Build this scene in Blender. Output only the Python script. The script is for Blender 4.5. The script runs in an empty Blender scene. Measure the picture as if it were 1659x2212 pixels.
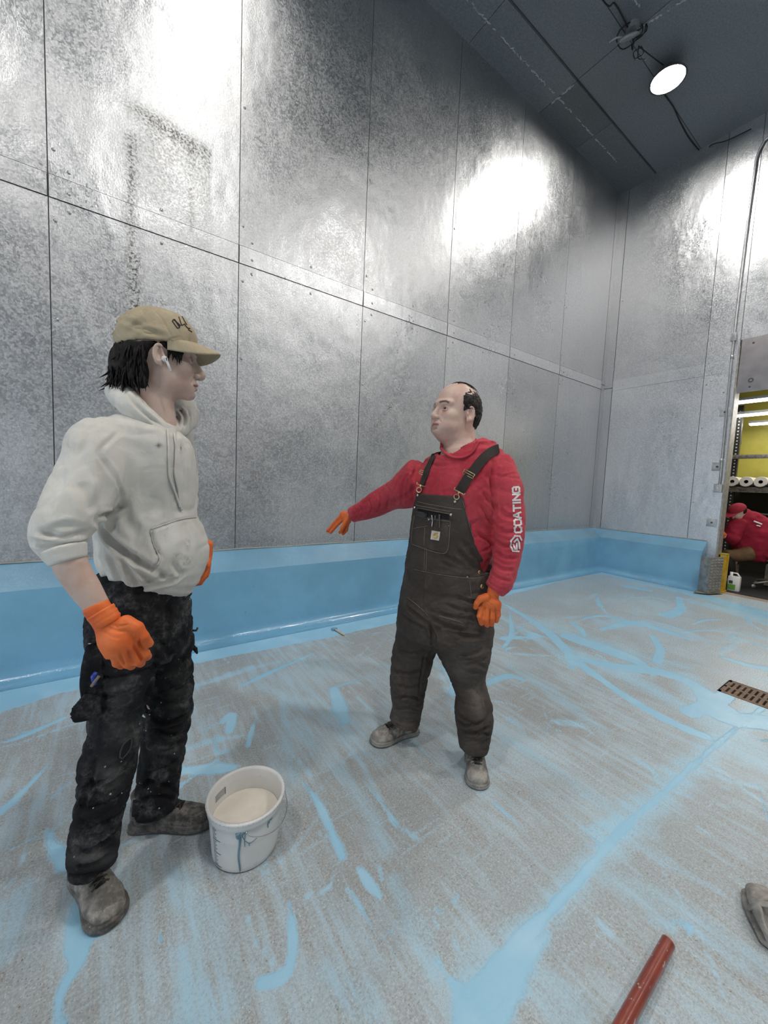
import bpy, bmesh, math, random
import numpy as np
from mathutils import Vector, Matrix
from mathutils.bvhtree import BVHTree
random.seed(7); RNG = np.random.RandomState(11)
sc = bpy.context.scene
COL = sc.collection
PI = math.pi

# ------------------------------------------------------------------ camera
FPX, YAW, PIT, ROL, EYE = 828.08, math.radians(55.075), math.radians(-4.4405), math.radians(2.4713), 1.27
W_, H_ = 1659.0, 2212.0
_F = np.array([math.cos(PIT)*math.cos(YAW), math.cos(PIT)*math.sin(YAW), math.sin(PIT)])
_R0 = np.array([math.sin(YAW), -math.cos(YAW), 0.0])
_U0 = np.cross(_R0, _F)
_R = _R0*math.cos(ROL)+_U0*math.sin(ROL)
_U = -_R0*math.sin(ROL)+_U0*math.cos(ROL)
CAM = np.array([0.0, 0.0, EYE])
cam = bpy.data.cameras.new('camera'); camo = bpy.data.objects.new('camera', cam); COL.objects.link(camo)
camo.matrix_world = Matrix(((_R[0], _U[0], -_F[0], 0), (_R[1], _U[1], -_F[1], 0), (_R[2], _U[2], -_F[2], EYE), (0, 0, 0, 1)))
cam.sensor_fit = 'HORIZONTAL'; cam.sensor_width = 36; cam.lens = FPX/W_*36; cam.clip_start = 0.02
sc.camera = camo

def P(px, py, d):
    """point at image position (px,py), d metres in front of the camera"""
    return CAM+(_F+_R*((px-W_/2)/FPX)+_U*((H_/2-py)/FPX))*d
def hit(px, py, ax, v):
    d = P(px, py, 1.0)-CAM
    return CAM+d*((v-CAM[ax])/d[ax])
def proj(p):
    v = np.asarray(p)-CAM; z = v@_F
    return np.stack([W_/2+FPX*(v@_R)/z, H_/2-FPX*(v@_U)/z, z], -1)
def V(*a): return np.array(a, float)
def nrm(v): v = np.asarray(v, float); return v/np.linalg.norm(v)

# ------------------------------------------------------------------ objects
def tag(o, label=None, cat=None, group=None, kind=None):
    if label: o['label'] = label
    if cat: o['category'] = cat
    if group: o['group'] = group
    if kind: o['kind'] = kind
    return o
def empty(name, loc, label, cat, group=None):
    o = bpy.data.objects.new(name, None); COL.objects.link(o); o.location = Vector(loc); o.empty_display_size = .1
    return tag(o, label, cat, group)
def link(name, me, mat=None, parent=None, smooth=False):
    o = bpy.data.objects.new(name, me); COL.objects.link(o)
    if mat is not None:
        for m in (mat if isinstance(mat, (list, tuple)) else [mat]): me.materials.append(m)
    if smooth: me.shade_smooth()
    if parent is not None:
        o.parent = parent
        o.matrix_parent_inverse = Matrix.Translation(-parent.location) if parent.parent is None and parent.type == 'EMPTY' else Matrix()
    return o
def mesh(name, v, f, mat=None, parent=None, smooth=False):
    me = bpy.data.meshes.new(name)
    v = np.asarray(v, float)
    if isinstance(f, np.ndarray):
        n = f.shape[1]; me.vertices.add(len(v)); me.vertices.foreach_set('co', v.astype(np.float32).ravel())
        me.loops.add(f.size); me.loops.foreach_set('vertex_index', f.astype(np.int32).ravel())
        me.polygons.add(len(f)); me.polygons.foreach_set('loop_start', (np.arange(len(f))*n).astype(np.int32))
        me.update(calc_edges=True); me.validate()
    else:
        me.from_pydata([tuple(x) for x in v], [], f); me.update()
    return link(name, me, mat, parent, smooth)
def attr(o, name, vals):
    a = o.data.attributes.new(name, 'FLOAT', 'POINT'); a.data.foreach_set('value', np.asarray(vals, np.float32))

class MB:
    """collects shapes into one mesh"""
    def __init__(s): s.v = []; s.f = []; s.m = []; s.cur = 0
    def add(s, v, f):
        o = len(s.v); s.v += [tuple(map(float, x)) for x in v]; s.f += [[i+o for i in q] for q in f]; s.m += [s.cur]*len(f); return s
    def box(s, c, h, M=None):
        c = np.array(c, float); h = np.array(h, float)
        vs = [np.array([x, y, z])*h for x in (-1, 1) for y in (-1, 1) for z in (-1, 1)]
        if M is not None: vs = [M@q for q in vs]
        return s.add([q+c for q in vs], [(0, 1, 3, 2), (4, 6, 7, 5), (0, 4, 5, 1), (2, 3, 7, 6), (0, 2, 6, 4), (1, 5, 7, 3)])
    def bb(s, x0, x1, y0, y1, z0, z1): return s.box(((x0+x1)/2, (y0+y1)/2, (z0+z1)/2), ((x1-x0)/2, (y1-y0)/2, (z1-z0)/2))
    def tube(s, pts, r, n=10, cap=True, sc=1.0, ref=None):
        pts = [np.array(p, float) for p in pts]; rs = list(r) if hasattr(r, '__len__') else [r]*len(pts)
        T = [nrm(pts[min(i+1, len(pts)-1)]-pts[max(i-1, 0)]) for i in range(len(pts))]
        u = np.array(ref, float) if ref is not None else (V(0, 0, 1) if abs(T[0][2]) < .9 else V(1, 0, 0))
        o = []; fs = []
        for i, p in enumerate(pts):
            u = nrm(u-T[i]*(u@T[i])); w = np.cross(T[i], u)
            o += [p+(u*math.cos(a)*sc+w*math.sin(a))*rs[i] for a in (2*PI*k/n for k in range(n))]
        for i in range(len(pts)-1):
            for k in range(n): fs.append((i*n+k, i*n+(k+1) % n, (i+1)*n+(k+1) % n, (i+1)*n+k))
        if cap: fs += [tuple(range(n))[::-1], tuple((len(pts)-1)*n+k for k in range(n))]
        return s.add(o, fs)
    def lathe(s, prof, c=(0, 0, 0), n=40, M=None):
        o = []; fs = []; m = len(prof)
        for k in range(n):
            a = 2*PI*k/n
            for r, z in prof:
                q = np.array([r*math.cos(a), r*math.sin(a), z])
                if M is not None: q = M@q
                o.append(q+np.array(c))
        for k in range(n):
            for i in range(m-1): fs.append((k*m+i, ((k+1) % n)*m+i, ((k+1) % n)*m+i+1, k*m+i+1))
        return s.add(o, fs)
    def build(s, name, mat, parent=None, smooth=False, bevel=0, seg=2, weld=True):
        me = bpy.data.meshes.new(name); me.from_pydata(s.v, [], s.f); me.update()
        bm = bmesh.new(); bm.from_mesh(me)
        if weld: bmesh.ops.remove_doubles(bm, verts=bm.verts, dist=1e-6)
        bmesh.ops.recalc_face_normals(bm, faces=bm.faces)
        if bevel:
            bmesh.ops.bevel(bm, geom=[e for e in bm.edges if e.is_manifold and e.calc_face_angle(0) > .5], offset=bevel, segments=seg, affect='EDGES', profile=.6)
        bm.to_mesh(me); bm.free()
        if not bevel and len(me.polygons) == len(s.m) and any(s.m): me.polygons.foreach_set('material_index', s.m)
        o = link(name, me, mat, parent)
        if smooth: me.shade_smooth()
        elif bevel: me.shade_smooth(); me.set_sharp_from_angle(angle=.7)
        return o
def frame(z, x=(1, 0, 0)):
    z = nrm(z); x = np.array(x, float)
    if abs(x@z) > .98*np.linalg.norm(x): x = V(0, 1, 0) if abs(z[1]) < .9 else V(0, 0, 1)
    x = nrm(x-z*(x@z)); return np.stack([x, np.cross(z, x), z], 1)
def split(o):
    """give every loose piece of a part an object of its own"""
    me = o.data; n = len(me.vertices); par = list(range(n))
    def find(a):
        while par[a] != a: par[a] = par[par[a]]; a = par[a]
        return a
    for e in me.edges:
        a, b = find(e.vertices[0]), find(e.vertices[1])
        if a != b: par[a] = b
    gr = {}
    for p in me.polygons: gr.setdefault(find(p.vertices[0]), []).append(tuple(p.vertices))
    if len(gr) < 2: return [o]
    out = []; co = [tuple(v.co) for v in me.vertices]; sm = me.polygons[0].use_smooth
    for fs in gr.values():
        used = sorted({i for f in fs for i in f}); mp = {u: k for k, u in enumerate(used)}; m2 = bpy.data.meshes.new(o.name); m2.from_pydata([co[u] for u in used], [], [[mp[i] for i in f] for f in fs]); m2.update()
        for m in me.materials: m2.materials.append(m)
        if sm: m2.shade_smooth()
        c = bpy.data.objects.new(o.name.split('.')[0], m2); COL.objects.link(c); c.parent = o.parent; c.matrix_parent_inverse = o.matrix_parent_inverse; out.append(c)
    bpy.data.objects.remove(o); return out
def bez(p, n=16):
    """Catmull-Rom through points"""
    p = [np.array(q, float) for q in p]; q = [2*p[0]-p[1]]+p+[2*p[-1]-p[-2]]; out = []
    for i in range(1, len(q)-2):
        for k in range(n):
            t = k/n; a, b, c, d = q[i-1:i+3]
            out.append(.5*(2*b+(c-a)*t+(2*a-5*b+4*c-d)*t*t+(3*b-3*c+d-a)*t**3))
    out.append(p[-1]); return out

# ------------------------------------------------------------------ node helper
class NT:
    def __init__(s, name, world=False):
        if world: s.m = bpy.data.worlds.new(name)
        else: s.m = bpy.data.materials.new(name)
        s.m.use_nodes = True; s.t = s.m.node_tree; s.t.nodes.clear()
    def n(s, typ, **kw):
        nd = s.t.nodes.new(typ); ins = kw.pop('i', {})
        for k, v in kw.items(): setattr(nd, k, v)
        for k, v in ins.items(): s.set(nd.inputs[k], v)
        return nd
    def set(s, sock, v):
        if isinstance(v, bpy.types.NodeSocket): s.t.links.new(v, sock)
        elif isinstance(v, bpy.types.Node): s.t.links.new(v.outputs[0], sock)
        else: sock.default_value = v
    def math(s, op, a, b=0.0, c=None, clamp=False):
        nd = s.t.nodes.new('ShaderNodeMath'); nd.operation = op; nd.use_clamp = clamp
        s.set(nd.inputs[0], a); s.set(nd.inputs[1], b)
        if c is not None: s.set(nd.inputs[2], c)
        return nd.outputs[0]
    def mix(s, f, a, b, mode='MIX'):
        nd = s.t.nodes.new('ShaderNodeMix'); nd.data_type = 'RGBA'; nd.blend_type = mode; nd.clamp_factor = True
        s.set(nd.inputs[0], f)
        for i, v in ((6, a), (7, b)): s.set(nd.inputs[i], tuple(v)+(1,) if isinstance(v, tuple) and len(v) == 3 else v)
        return nd.outputs[2]
    def ss(s, x, lo, hi, a=0.0, b=1.0):
        nd = s.t.nodes.new('ShaderNodeMapRange'); nd.interpolation_type = 'SMOOTHSTEP'
        for i, v in enumerate((x, lo, hi, a, b)): s.set(nd.inputs[i], v)
        return nd.outputs[0]
    def pos(s, scale=(1, 1, 1), rot=(0, 0, 0), obj=True, loc=(0, 0, 0)):
        tc = s.n('ShaderNodeTexCoord'); mp = s.n('ShaderNodeMapping', i={0: tc.outputs['Object']})
        mp.inputs['Scale'].default_value = scale; mp.inputs['Rotation'].default_value = rot; mp.inputs['Location'].default_value = loc
        return mp.outputs[0]
    def noise(s, v, scale, detail=3, rough=.55, dist=0.0):
        return s.n('ShaderNodeTexNoise', i={'Vector': v, 'Scale': scale, 'Detail': detail, 'Roughness': rough, 'Distortion': dist}).outputs['Fac']
    def vor(s, v, scale, feature='F1', out='Distance', rnd=1.0):
        nd = s.n('ShaderNodeTexVoronoi', i={'Vector': v, 'Scale': scale, 'Randomness': rnd}); nd.feature = feature
        return nd.outputs[out]
    def bump(s, h, strength=.3, dist=.01, normal=None):
        nd = s.n('ShaderNodeBump', i={'Height': h, 'Strength': strength, 'Distance': dist})
        if normal is not None: s.set(nd.inputs['Normal'], normal)
        return nd.outputs[0]
    def at(s, name):
        nd = s.n('ShaderNodeAttribute'); nd.attribute_name = name; return nd
    def out(s, **kw):
        b = s.n('ShaderNodeBsdfPrincipled')
        for k, v in kw.items():
            k = {'color': 'Base Color', 'rough': 'Roughness', 'metal': 'Metallic', 'normal': 'Normal', 'ior': 'IOR', 'coat': 'Coat Weight', 'coat_rough': 'Coat Roughness', 'spec': 'Specular IOR Level', 'sheen': 'Sheen Weight', 'sss': 'Subsurface Weight', 'trans': 'Transmission Weight', 'emit': 'Emission Color', 'es': 'Emission Strength', 'aniso': 'Anisotropic', 'alpha': 'Alpha'}[k]
            if isinstance(v, tuple) and len(v) == 3 and 'Color' in k: v = v+(1,)
            s.set(b.inputs[k], v)
        o = s.n('ShaderNodeOutputMaterial'); s.t.links.new(b.outputs[0], o.inputs[0]); s.b = b
        return s.m
def srgb(r, g, b): return tuple(((c/255+.055)/1.055)**2.4 if c > 10 else c/255/12.92 for c in (r, g, b))
def simple(name, col, rough=.5, metal=0.0, var=.12, scale=20, bump=.0, bs=200, **kw):
    t = NT(name); p = t.pos(); n = t.noise(p, scale, 4)
    c = t.mix(t.ss(n, .3, .7), tuple(x*(1-var) for x in col), tuple(min(1, x*(1+var)) for x in col))
    if bump: kw['normal'] = t.bump(t.noise(p, bs, 3), bump, .003)
    return t.out(color=c, rough=rough, metal=metal, **kw)
def emis(name, col, st):
    t = NT(name); e = t.n('ShaderNodeEmission', i={0: tuple(col)+(1,), 1: st}); o = t.n('ShaderNodeOutputMaterial'); t.t.links.new(e.outputs[0], o.inputs[0]); return t.m
# ------------------------------------------------------------------ implicit surfaces
def _hash(ix, iy, iz, seed):
    h = (ix.astype(np.int64)*374761393+iy.astype(np.int64)*668265263+iz.astype(np.int64)*2147483647+seed*974634777) & 0xffffffff
    h = ((h ^ (h >> 13))*1274126177) & 0xffffffff
    return ((h ^ (h >> 16)) & 0xffff)/65535.0
def vnoise(p, scale, seed=0):
    """value noise in -1..1"""
    q = np.asarray(p)*scale; i = np.floor(q).astype(np.int64); f = q-i; f = f*f*f*(f*(f*6-15)+10)
    r = 0
    for dx in (0, 1):
        for dy in (0, 1):
            for dz in (0, 1):
                w = (f[..., 0] if dx else 1-f[..., 0])*(f[..., 1] if dy else 1-f[..., 1])*(f[..., 2] if dz else 1-f[..., 2])
                r = r+w*_hash(i[..., 0]+dx, i[..., 1]+dy, i[..., 2]+dz, seed)
    return r*2-1
def smin(a, b, k):
    if k <= 0: return np.minimum(a, b)
    h = np.clip(.5+.5*(b-a)/k, 0, 1); return b+(a-b)*h-k*h*(1-h)
def smax(a, b, k): return -smin(-a, -b, k)
def d_ell(p, c, r, M=None):
    q = p-np.asarray(c, np.float32)
    if M is not None: q = q@np.asarray(M, np.float32)
    r = np.asarray(r, np.float32)
    k0 = np.sqrt(((q/r)**2).sum(-1)); k1 = np.sqrt(((q/(r*r))**2).sum(-1))+1e-9
    return np.where(k0 < .3, (k0-1)*r.min(), k0*(k0-1)/k1)
def d_cap(p, a, b, ra, rb):
    a = np.asarray(a, np.float32); b = np.asarray(b, np.float32); ab = b-a
    t = np.clip(((p-a)@ab)/max(ab@ab, 1e-9), 0, 1)
    return np.sqrt(((p-a-t[..., None]*ab)**2).sum(-1))-(ra+(rb-ra)*t)
def d_ecap(p, A, B, ua, ub, ra, rb, capf=.6):
    """elliptic cone segment; ua: lateral axis; ra,rb=(a,b) half sizes at both ends"""
    A = np.asarray(A, np.float32); B = np.asarray(B, np.float32); ab = B-A; L = max(math.sqrt(ab@ab), 1e-6); T = ab/L
    u = np.asarray(ua, float)+np.asarray(ub, float); u = u-T*(u@T); u = (u/np.linalg.norm(u)).astype(np.float32); w = np.cross(T, u)
    q = p-A; z = q@T; t = np.clip(z/L, 0, 1); z = z-t*L; x = q@u; y = q@w
    a = ra[0]+(rb[0]-ra[0])*t; b = ra[1]+(rb[1]-ra[1])*t; c = np.minimum(a, b)*capf
    k0 = np.sqrt((x/a)**2+(y/b)**2+(z/c)**2); k1 = np.sqrt((x/a**2)**2+(y/b**2)**2+(z/c**2)**2)+1e-9
    return np.where(k0 < .3, (k0-1)*np.minimum(a, b), k0*(k0-1)/k1)
class Field:
    def __init__(s, lo, hi, vox):
        s.lo = np.array(lo, float)-3*vox; s.vox = vox; s.n = np.ceil((np.array(hi)-s.lo)/vox).astype(int)+4
        s.g = np.full(s.n, 1.0, np.float32)
    def sub(s, lo, hi):
        a = np.clip(np.floor((np.array(lo)-s.lo)/s.vox).astype(int), 0, s.n); b = np.clip(np.ceil((np.array(hi)-s.lo)/s.vox).astype(int)+1, 0, s.n)
        if (b <= a).any(): return None, None
        ax = [s.lo[i]+np.arange(a[i], b[i])*s.vox for i in range(3)]
        return tuple(slice(a[i], b[i]) for i in range(3)), np.stack(np.meshgrid(*ax, indexing='ij'), -1).astype(np.float32)
    def apply(s, fn, lo, hi, k=0.0, op='u'):
        m = k+s.vox*3; sl, p = s.sub(np.array(lo)-m, np.array(hi)+m)
        if sl is None: return s
        d = fn(p).astype(np.float32); g = s.g[sl]
        s.g[sl] = smin(g, d, k) if op == 'u' else smax(g, -d, k) if op == 's' else smax(g, d, k)
        return s
    def ell(s, c, r, k=0.0, M=None, op='u'):
        R = max(r) if M is not None else np.array(r); return s.apply(lambda p: d_ell(p, c, r, M), np.array(c)-R, np.array(c)+R, k, op)
    def cap(s, a, b, ra, rb=None, k=0.0, op='u'):
        rb = ra if rb is None else rb; R = max(ra, rb)
        return s.apply(lambda p: d_cap(p, a, b, ra, rb), np.minimum(a, b)-R, np.maximum(a, b)+R, k, op)
    def path(s, pts, rs, k=0.0, op='u', ks=.004):
        """round chain, merged into the field as one shape"""
        pts = np.array(pts, float); rs = np.array(rs if hasattr(rs, '__len__') else [rs]*len(pts), float); R = rs.max()
        def fn(p):
            d = None
            for i in range(len(pts)-1):
                e = d_cap(p, pts[i], pts[i+1], rs[i], rs[i+1]); d = e if d is None else smin(d, e, ks)
            return d
        return s.apply(fn, pts.min(0)-R, pts.max(0)+R, k, op)
    def chain(s, secs, k=0.0, op='u', sub=3, grow=0.0, capf=.5):
        """secs: (centre, lateral axis, a, b); smooth elliptic tube"""
        A = np.array([np.concatenate([c, u, [a+grow, b+grow]]) for c, u, a, b in secs]); B = np.array(bez(list(A), sub)) if len(A) > 2 else A
        R = B[:, 6:].max()
        F = Field.__new__(Field); lo = B[:, :3].min(0)-R; hi = B[:, :3].max(0)+R
        m = k+s.vox*3; sl, p = s.sub(lo-m, hi+m)
        if sl is None: return s
        d = np.full(p.shape[:3], 1.0, np.float32)
        org = np.array([sl[i].start for i in range(3)])
        for i in range(len(B)-1):
            r = max(B[i, 6:].max(), B[i+1, 6:].max())+m
            l = np.minimum(B[i, :3], B[i+1, :3])-r; h = np.maximum(B[i, :3], B[i+1, :3])+r
            a = np.clip(np.floor((l-s.lo)/s.vox).astype(int)-org, 0, d.shape); b = np.clip(np.ceil((h-s.lo)/s.vox).astype(int)-org+1, 0, d.shape)
            q = tuple(slice(a[j], b[j]) for j in range(3))
            e = d_ecap(p[q], B[i, :3], B[i+1, :3], B[i, 3:6], B[i+1, 3:6], B[i, 6:], B[i+1, 6:], capf)
            d[q] = np.minimum(d[q], e)
        g = s.g[sl]; s.g[sl] = smin(g, d, k) if op == 'u' else smax(g, -d, k)
        return s
    def mod(s, fn):
        """fn(points, g)->g on the whole grid in slabs"""
        for i in range(0, s.n[0], 24):
            ax = [s.lo[0]+np.arange(i, min(i+24, s.n[0]))*s.vox, s.lo[1]+np.arange(s.n[1])*s.vox, s.lo[2]+np.arange(s.n[2])*s.vox]
            p = np.stack(np.meshgrid(*ax, indexing='ij'), -1).astype(np.float32); s.g[i:i+24] = fn(p, s.g[i:i+24])
        return s
    def cut(s, p, n, k=.002):
        p = np.array(p, np.float32); n = nrm(n).astype(np.float32); return s.mod(lambda q, g: smax(g, (q-p)@n, k))
    def blur(s, n=1):
        for _ in range(n):
            for ax in range(3):
                g = s.g; a = np.roll(g, 1, ax); b = np.roll(g, -1, ax); s.g = (.5*g+.25*a+.25*b).astype(np.float32)
        return s
    def nets(s):
        g = s.g.copy()
        for ax in range(3):
            for e in (0, -1):
                sl = [slice(None)]*3; sl[ax] = e; g[tuple(sl)] = np.maximum(g[tuple(sl)], .01)
        n = np.array(g.shape)-1; neg = g < 0
        cs = np.zeros(n, np.int8)
        for dx in (0, 1):
            for dy in (0, 1):
                for dz in (0, 1): cs += neg[dx:dx+n[0], dy:dy+n[1], dz:dz+n[2]]
        act = (cs > 0) & (cs < 8); idx = np.full(n, -1, np.int64); C = np.argwhere(act); idx[act] = np.arange(len(C))
        vs = np.zeros((len(C), 3)); ct = np.zeros(len(C))
        for ax in range(3):
            o = [(a, b) for a in (0, 1) for b in (0, 1)]
            for a, b in o:
                d0 = np.zeros(3, int); oth = [i for i in range(3) if i != ax]; d0[oth[0]] = a; d0[oth[1]] = b; d1 = d0.copy(); d1[ax] = 1
                g0 = g[tuple((C+d0).T)]; g1 = g[tuple((C+d1).T)]; m = (g0 < 0) != (g1 < 0)
                t = g0[m]/(g0[m]-g1[m]); q = np.repeat(d0[None].astype(float), m.sum(), 0); q[:, ax] = t; vs[m] += q; ct[m] += 1
        vs = (vs/ct[:, None]+C)*s.vox+s.lo
        F = []
        for ax in range(3):
            o = [i for i in range(3) if i != ax]
            sa = [slice(1, -1)]*3; sb = [slice(1, -1)]*3; sa[ax] = slice(0, -1); sb[ax] = slice(1, None)
            A = neg[tuple(sa)]; B = neg[tuple(sb)]; E = np.argwhere(A != B)
            if not len(E): continue
            flip = A[tuple(E.T)]; base = E+1; base[:, ax] -= 1
            def c(a, b):
                q = base.copy(); q[:, o[0]] -= a; q[:, o[1]] -= b; return idx[tuple(q.T)]
            f = np.stack([c(0, 0), c(1, 0), c(1, 1), c(0, 1)], 1)
            if ax == 1: flip = ~flip
            f[~flip] = f[~flip][:, ::-1]; F.append(f)
        F = np.concatenate(F); F = F[(F >= 0).all(1)]
        return Surf(vs, F)
class Surf:
    def __init__(s, v, f): s.v = v; s.f = f; s._b = None
    def normals(s):
        a = s.v[s.f[:, 2]]-s.v[s.f[:, 0]]; b = s.v[s.f[:, 3]]-s.v[s.f[:, 1]]; c = np.cross(a, b); n = np.zeros_like(s.v)
        for i in range(4): np.add.at(n, s.f[:, i], c)
        return n/(np.linalg.norm(n, axis=1, keepdims=True)+1e-12)
    def smooth(s, n=2, lam=.5):
        e = np.concatenate([s.f[:, [0, 1]], s.f[:, [1, 2]], s.f[:, [2, 3]], s.f[:, [3, 0]]]); deg = np.zeros(len(s.v))
        np.add.at(deg, e[:, 0], 1); np.add.at(deg, e[:, 1], 1); deg = np.maximum(deg, 1)
        for _ in range(n):
            a = np.zeros_like(s.v)
            for j in range(3):
                a[:, j] = np.bincount(e[:, 0], s.v[e[:, 1], j], len(s.v))+np.bincount(e[:, 1], s.v[e[:, 0], j], len(s.v))
            s.v = s.v+(a/deg[:, None]-s.v)*lam
        s._b = None; return s
    def bvh(s):
        if s._b is None: s._b = BVHTree.FromPolygons([tuple(x) for x in s.v.tolist()], s.f.tolist())
        return s._b
    def ray(s, px, py, off=0.0):
        o = Vector(CAM); d = Vector(P(px, py, 1.0)-CAM).normalized(); h = s.bvh().ray_cast(o, d)
        if h[0] is None: return None
        n = h[1] if h[1].dot(d) < 0 else -h[1]
        return np.array(h[0]+n*off)
    def curve(s, pts, off=0.0, step=6):
        """image-space polyline laid on the surface"""
        q = np.array(bez([V(*p) for p in pts], max(2, step))) if len(pts) > 2 else np.array([V(*pts[0])+(V(*pts[1])-V(*pts[0]))*t for t in np.linspace(0, 1, step*2)])
        r = [s.ray(x, y, off) for x, y in q]; return np.array([x for x in r if x is not None])
    def folds(s, curves):
        """curves: (pts3d, width, depth) pushed in with soft lips"""
        n = s.normals(); disp = np.zeros(len(s.v))
        for c, w, dep in curves:
            if len(c) < 2: continue
            R = w*3.2; m = np.where(((s.v > c.min(0)-R) & (s.v < c.max(0)+R)).all(1))[0]
            if not len(m): continue
            p = s.v[m]; d = np.full(len(m), 9.0); tt = np.zeros(len(m))
            L = len(c)-1
            for i in range(L):
                ab = c[i+1]-c[i]; t = np.clip(((p-c[i])@ab)/max(ab@ab, 1e-12), 0, 1); e = np.linalg.norm(p-c[i]-t[:, None]*ab, axis=1)
                k = e < d; d[k] = e[k]; tt[k] = (i+t[k])/L
            taper = np.clip(np.minimum(tt, 1-tt)*5+.15, 0, 1); x = d/w
            disp[m] += dep*taper*(-np.exp(-x*x)+.42*np.exp(-((x-1.75)/.75)**2))
        s.v = s.v+n*disp[:, None]; s._b = None; return s
    def disp(s, fn):
        s.v = s.v+s.normals()*fn(s.v)[:, None]; s._b = None; return s
    def clip(s, keep):
        k = keep(s.v); f = s.f[k[s.f].all(1)]; u, inv = np.unique(f, return_inverse=True); s.v = s.v[u]; s.f = inv.reshape(f.shape); s._b = None; return s
    def build(s, name, mat, parent=None): return mesh(name, s.v, s.f, mat, parent, smooth=True)

def crumple(v, s, a, seed=0, st=(1, 1, 1.7)):
    """sharp valleys between soft pillows of cloth"""
    q = v*np.array(st)+vnoise(v, s*.6, seed+9)[:, None]*.03; n = np.abs(vnoise(q, s, seed)); m = np.abs(vnoise(q, s*2.1, seed+3))
    return -a*(np.clip(.28-n, 0, 1)/.28)**1.5-a*.4*(np.clip(.25-m, 0, 1)/.25)**1.5
class Body:
    """pixel sections on upright planes through a standing place"""
    def __init__(s, cx, cy, face):
        s.c = V(cx, cy, 0); s.n = nrm(V(cx, cy, 0)); s.side = np.cross(s.n, V(0, 0, 1)); a = math.radians(face)
        s.f = V(math.cos(a), math.sin(a), 0); s.l = V(-s.f[1], s.f[0], 0)      # facing, body-left
    def Q(s, px, py, d=0.0):
        r = P(px, py, 1.0)-CAM; return CAM+r*(((s.c-CAM)@s.n+d)/(r@s.n))
    def sec(s, xl, yl, xr, yr, d=0.0, rho=1.0, lat=None):
        A = s.Q(xl, yl, d); B = s.Q(xr, yr, d); hw = np.linalg.norm(A-B)/2; u = s.l if lat is None else nrm(lat)
        c = abs(u@s.side); a = hw/math.sqrt(c*c+rho*rho*(1-c*c)) if rho != 1 else hw
        return ((A+B)/2, u, a, a*rho)
    def secs(s, L, rho=1.0, lat=None): return [s.sec(*q[:5], q[5] if len(q) > 5 else rho, lat) for q in L]
# ------------------------------------------------------------------ room
WY, WX, CZ = 3.25, 6.55, 5.97            # left wall plane, far wall plane, ceiling height
CY, CX, CH, CB = 3.02, 6.385, .545, .665   # kerb face planes, kerb front and back heights
DOOR, DTOP = 1.60, 2.60

def galvanized(name, warm=0.0, rot=False):
    t = NT(name); p = t.pos()
    tone = t.at('tone').outputs['Fac']; st = t.at('stain').outputs['Fac']
    sp = t.vor(t.pos((1, 1, .8)), 95, out='Color'); spv = t.n('ShaderNodeSeparateColor', i={0: sp}).outputs[0]
    sp2 = t.noise(p, 85, 3, .6); big = t.noise(p, 1.1, 5, .6)
    vert = t.noise(t.pos((5, 5, .35)), 3, 5, .7)
    c = t.mix(t.ss(spv, .0, 1.0), (.56, .575, .60), (.72, .73, .745))
    c = t.mix(t.ss(sp2, .3, .7, 0, .55), c, (.40, .42, .45))
    c = t.mix(t.ss(big, .35, .7, 0, .45), c, (.70, .70, .71))
    c = t.mix(t.ss(vert, .5, .8, 0, .35), c, (.72, .72, .72))
    c = t.mix(1.0, c, t.n('ShaderNodeCombineColor', i={0: tone, 1: tone, 2: tone}), 'MULTIPLY')
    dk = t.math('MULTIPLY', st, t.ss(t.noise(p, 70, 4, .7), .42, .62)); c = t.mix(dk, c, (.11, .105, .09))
    fine = t.noise(t.pos((1, 1, .25)), 160, 2)
    r = t.math('ADD', t.ss(spv, 0, 1, .31, .44), t.ss(big, .3, .7, -.05, .1)); r = t.math('ADD', r, t.math('MULTIPLY', st, .15))
    h = t.math('ADD', t.math('MULTIPLY', sp2, 1.0), t.math('MULTIPLY', spv, .5)); h = t.math('ADD', h, t.math('MULTIPLY', fine, .4))
    n = t.bump(h, .30, .0035); n = t.bump(t.noise(t.pos((1, 1, .6)), 2.6, 3), .4, .045, n)
    return t.out(color=c, rough=r, metal=.94, normal=n)
M_GALV = galvanized('galvanized_sheet')
M_SEAM = simple('seam_shadow_gap', (.10, .10, .10), .6, .3)
M_SCREW = simple('zinc_screw', (.45, .45, .46), .28, 1.0)
M_CEIL = None
def ceiling_mat():
    t = NT('painted_steel_ceiling'); p = t.pos(); n = t.noise(p, 60, 4, .7); b = t.noise(p, .9, 4)
    c = t.mix(t.ss(n, .35, .65), (.25, .285, .315), (.34, .375, .40)); c = t.mix(t.ss(b, .4, .7, 0, .4), c, (.27, .27, .27))
    tone = t.at('tone').outputs['Fac']; c = t.mix(1.0, c, t.n('ShaderNodeCombineColor', i={0: tone, 1: tone, 2: tone}), 'MULTIPLY')
    return t.out(color=c, rough=.42, metal=.35, normal=t.bump(n, .3, .004))
M_CEIL = ceiling_mat()

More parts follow.
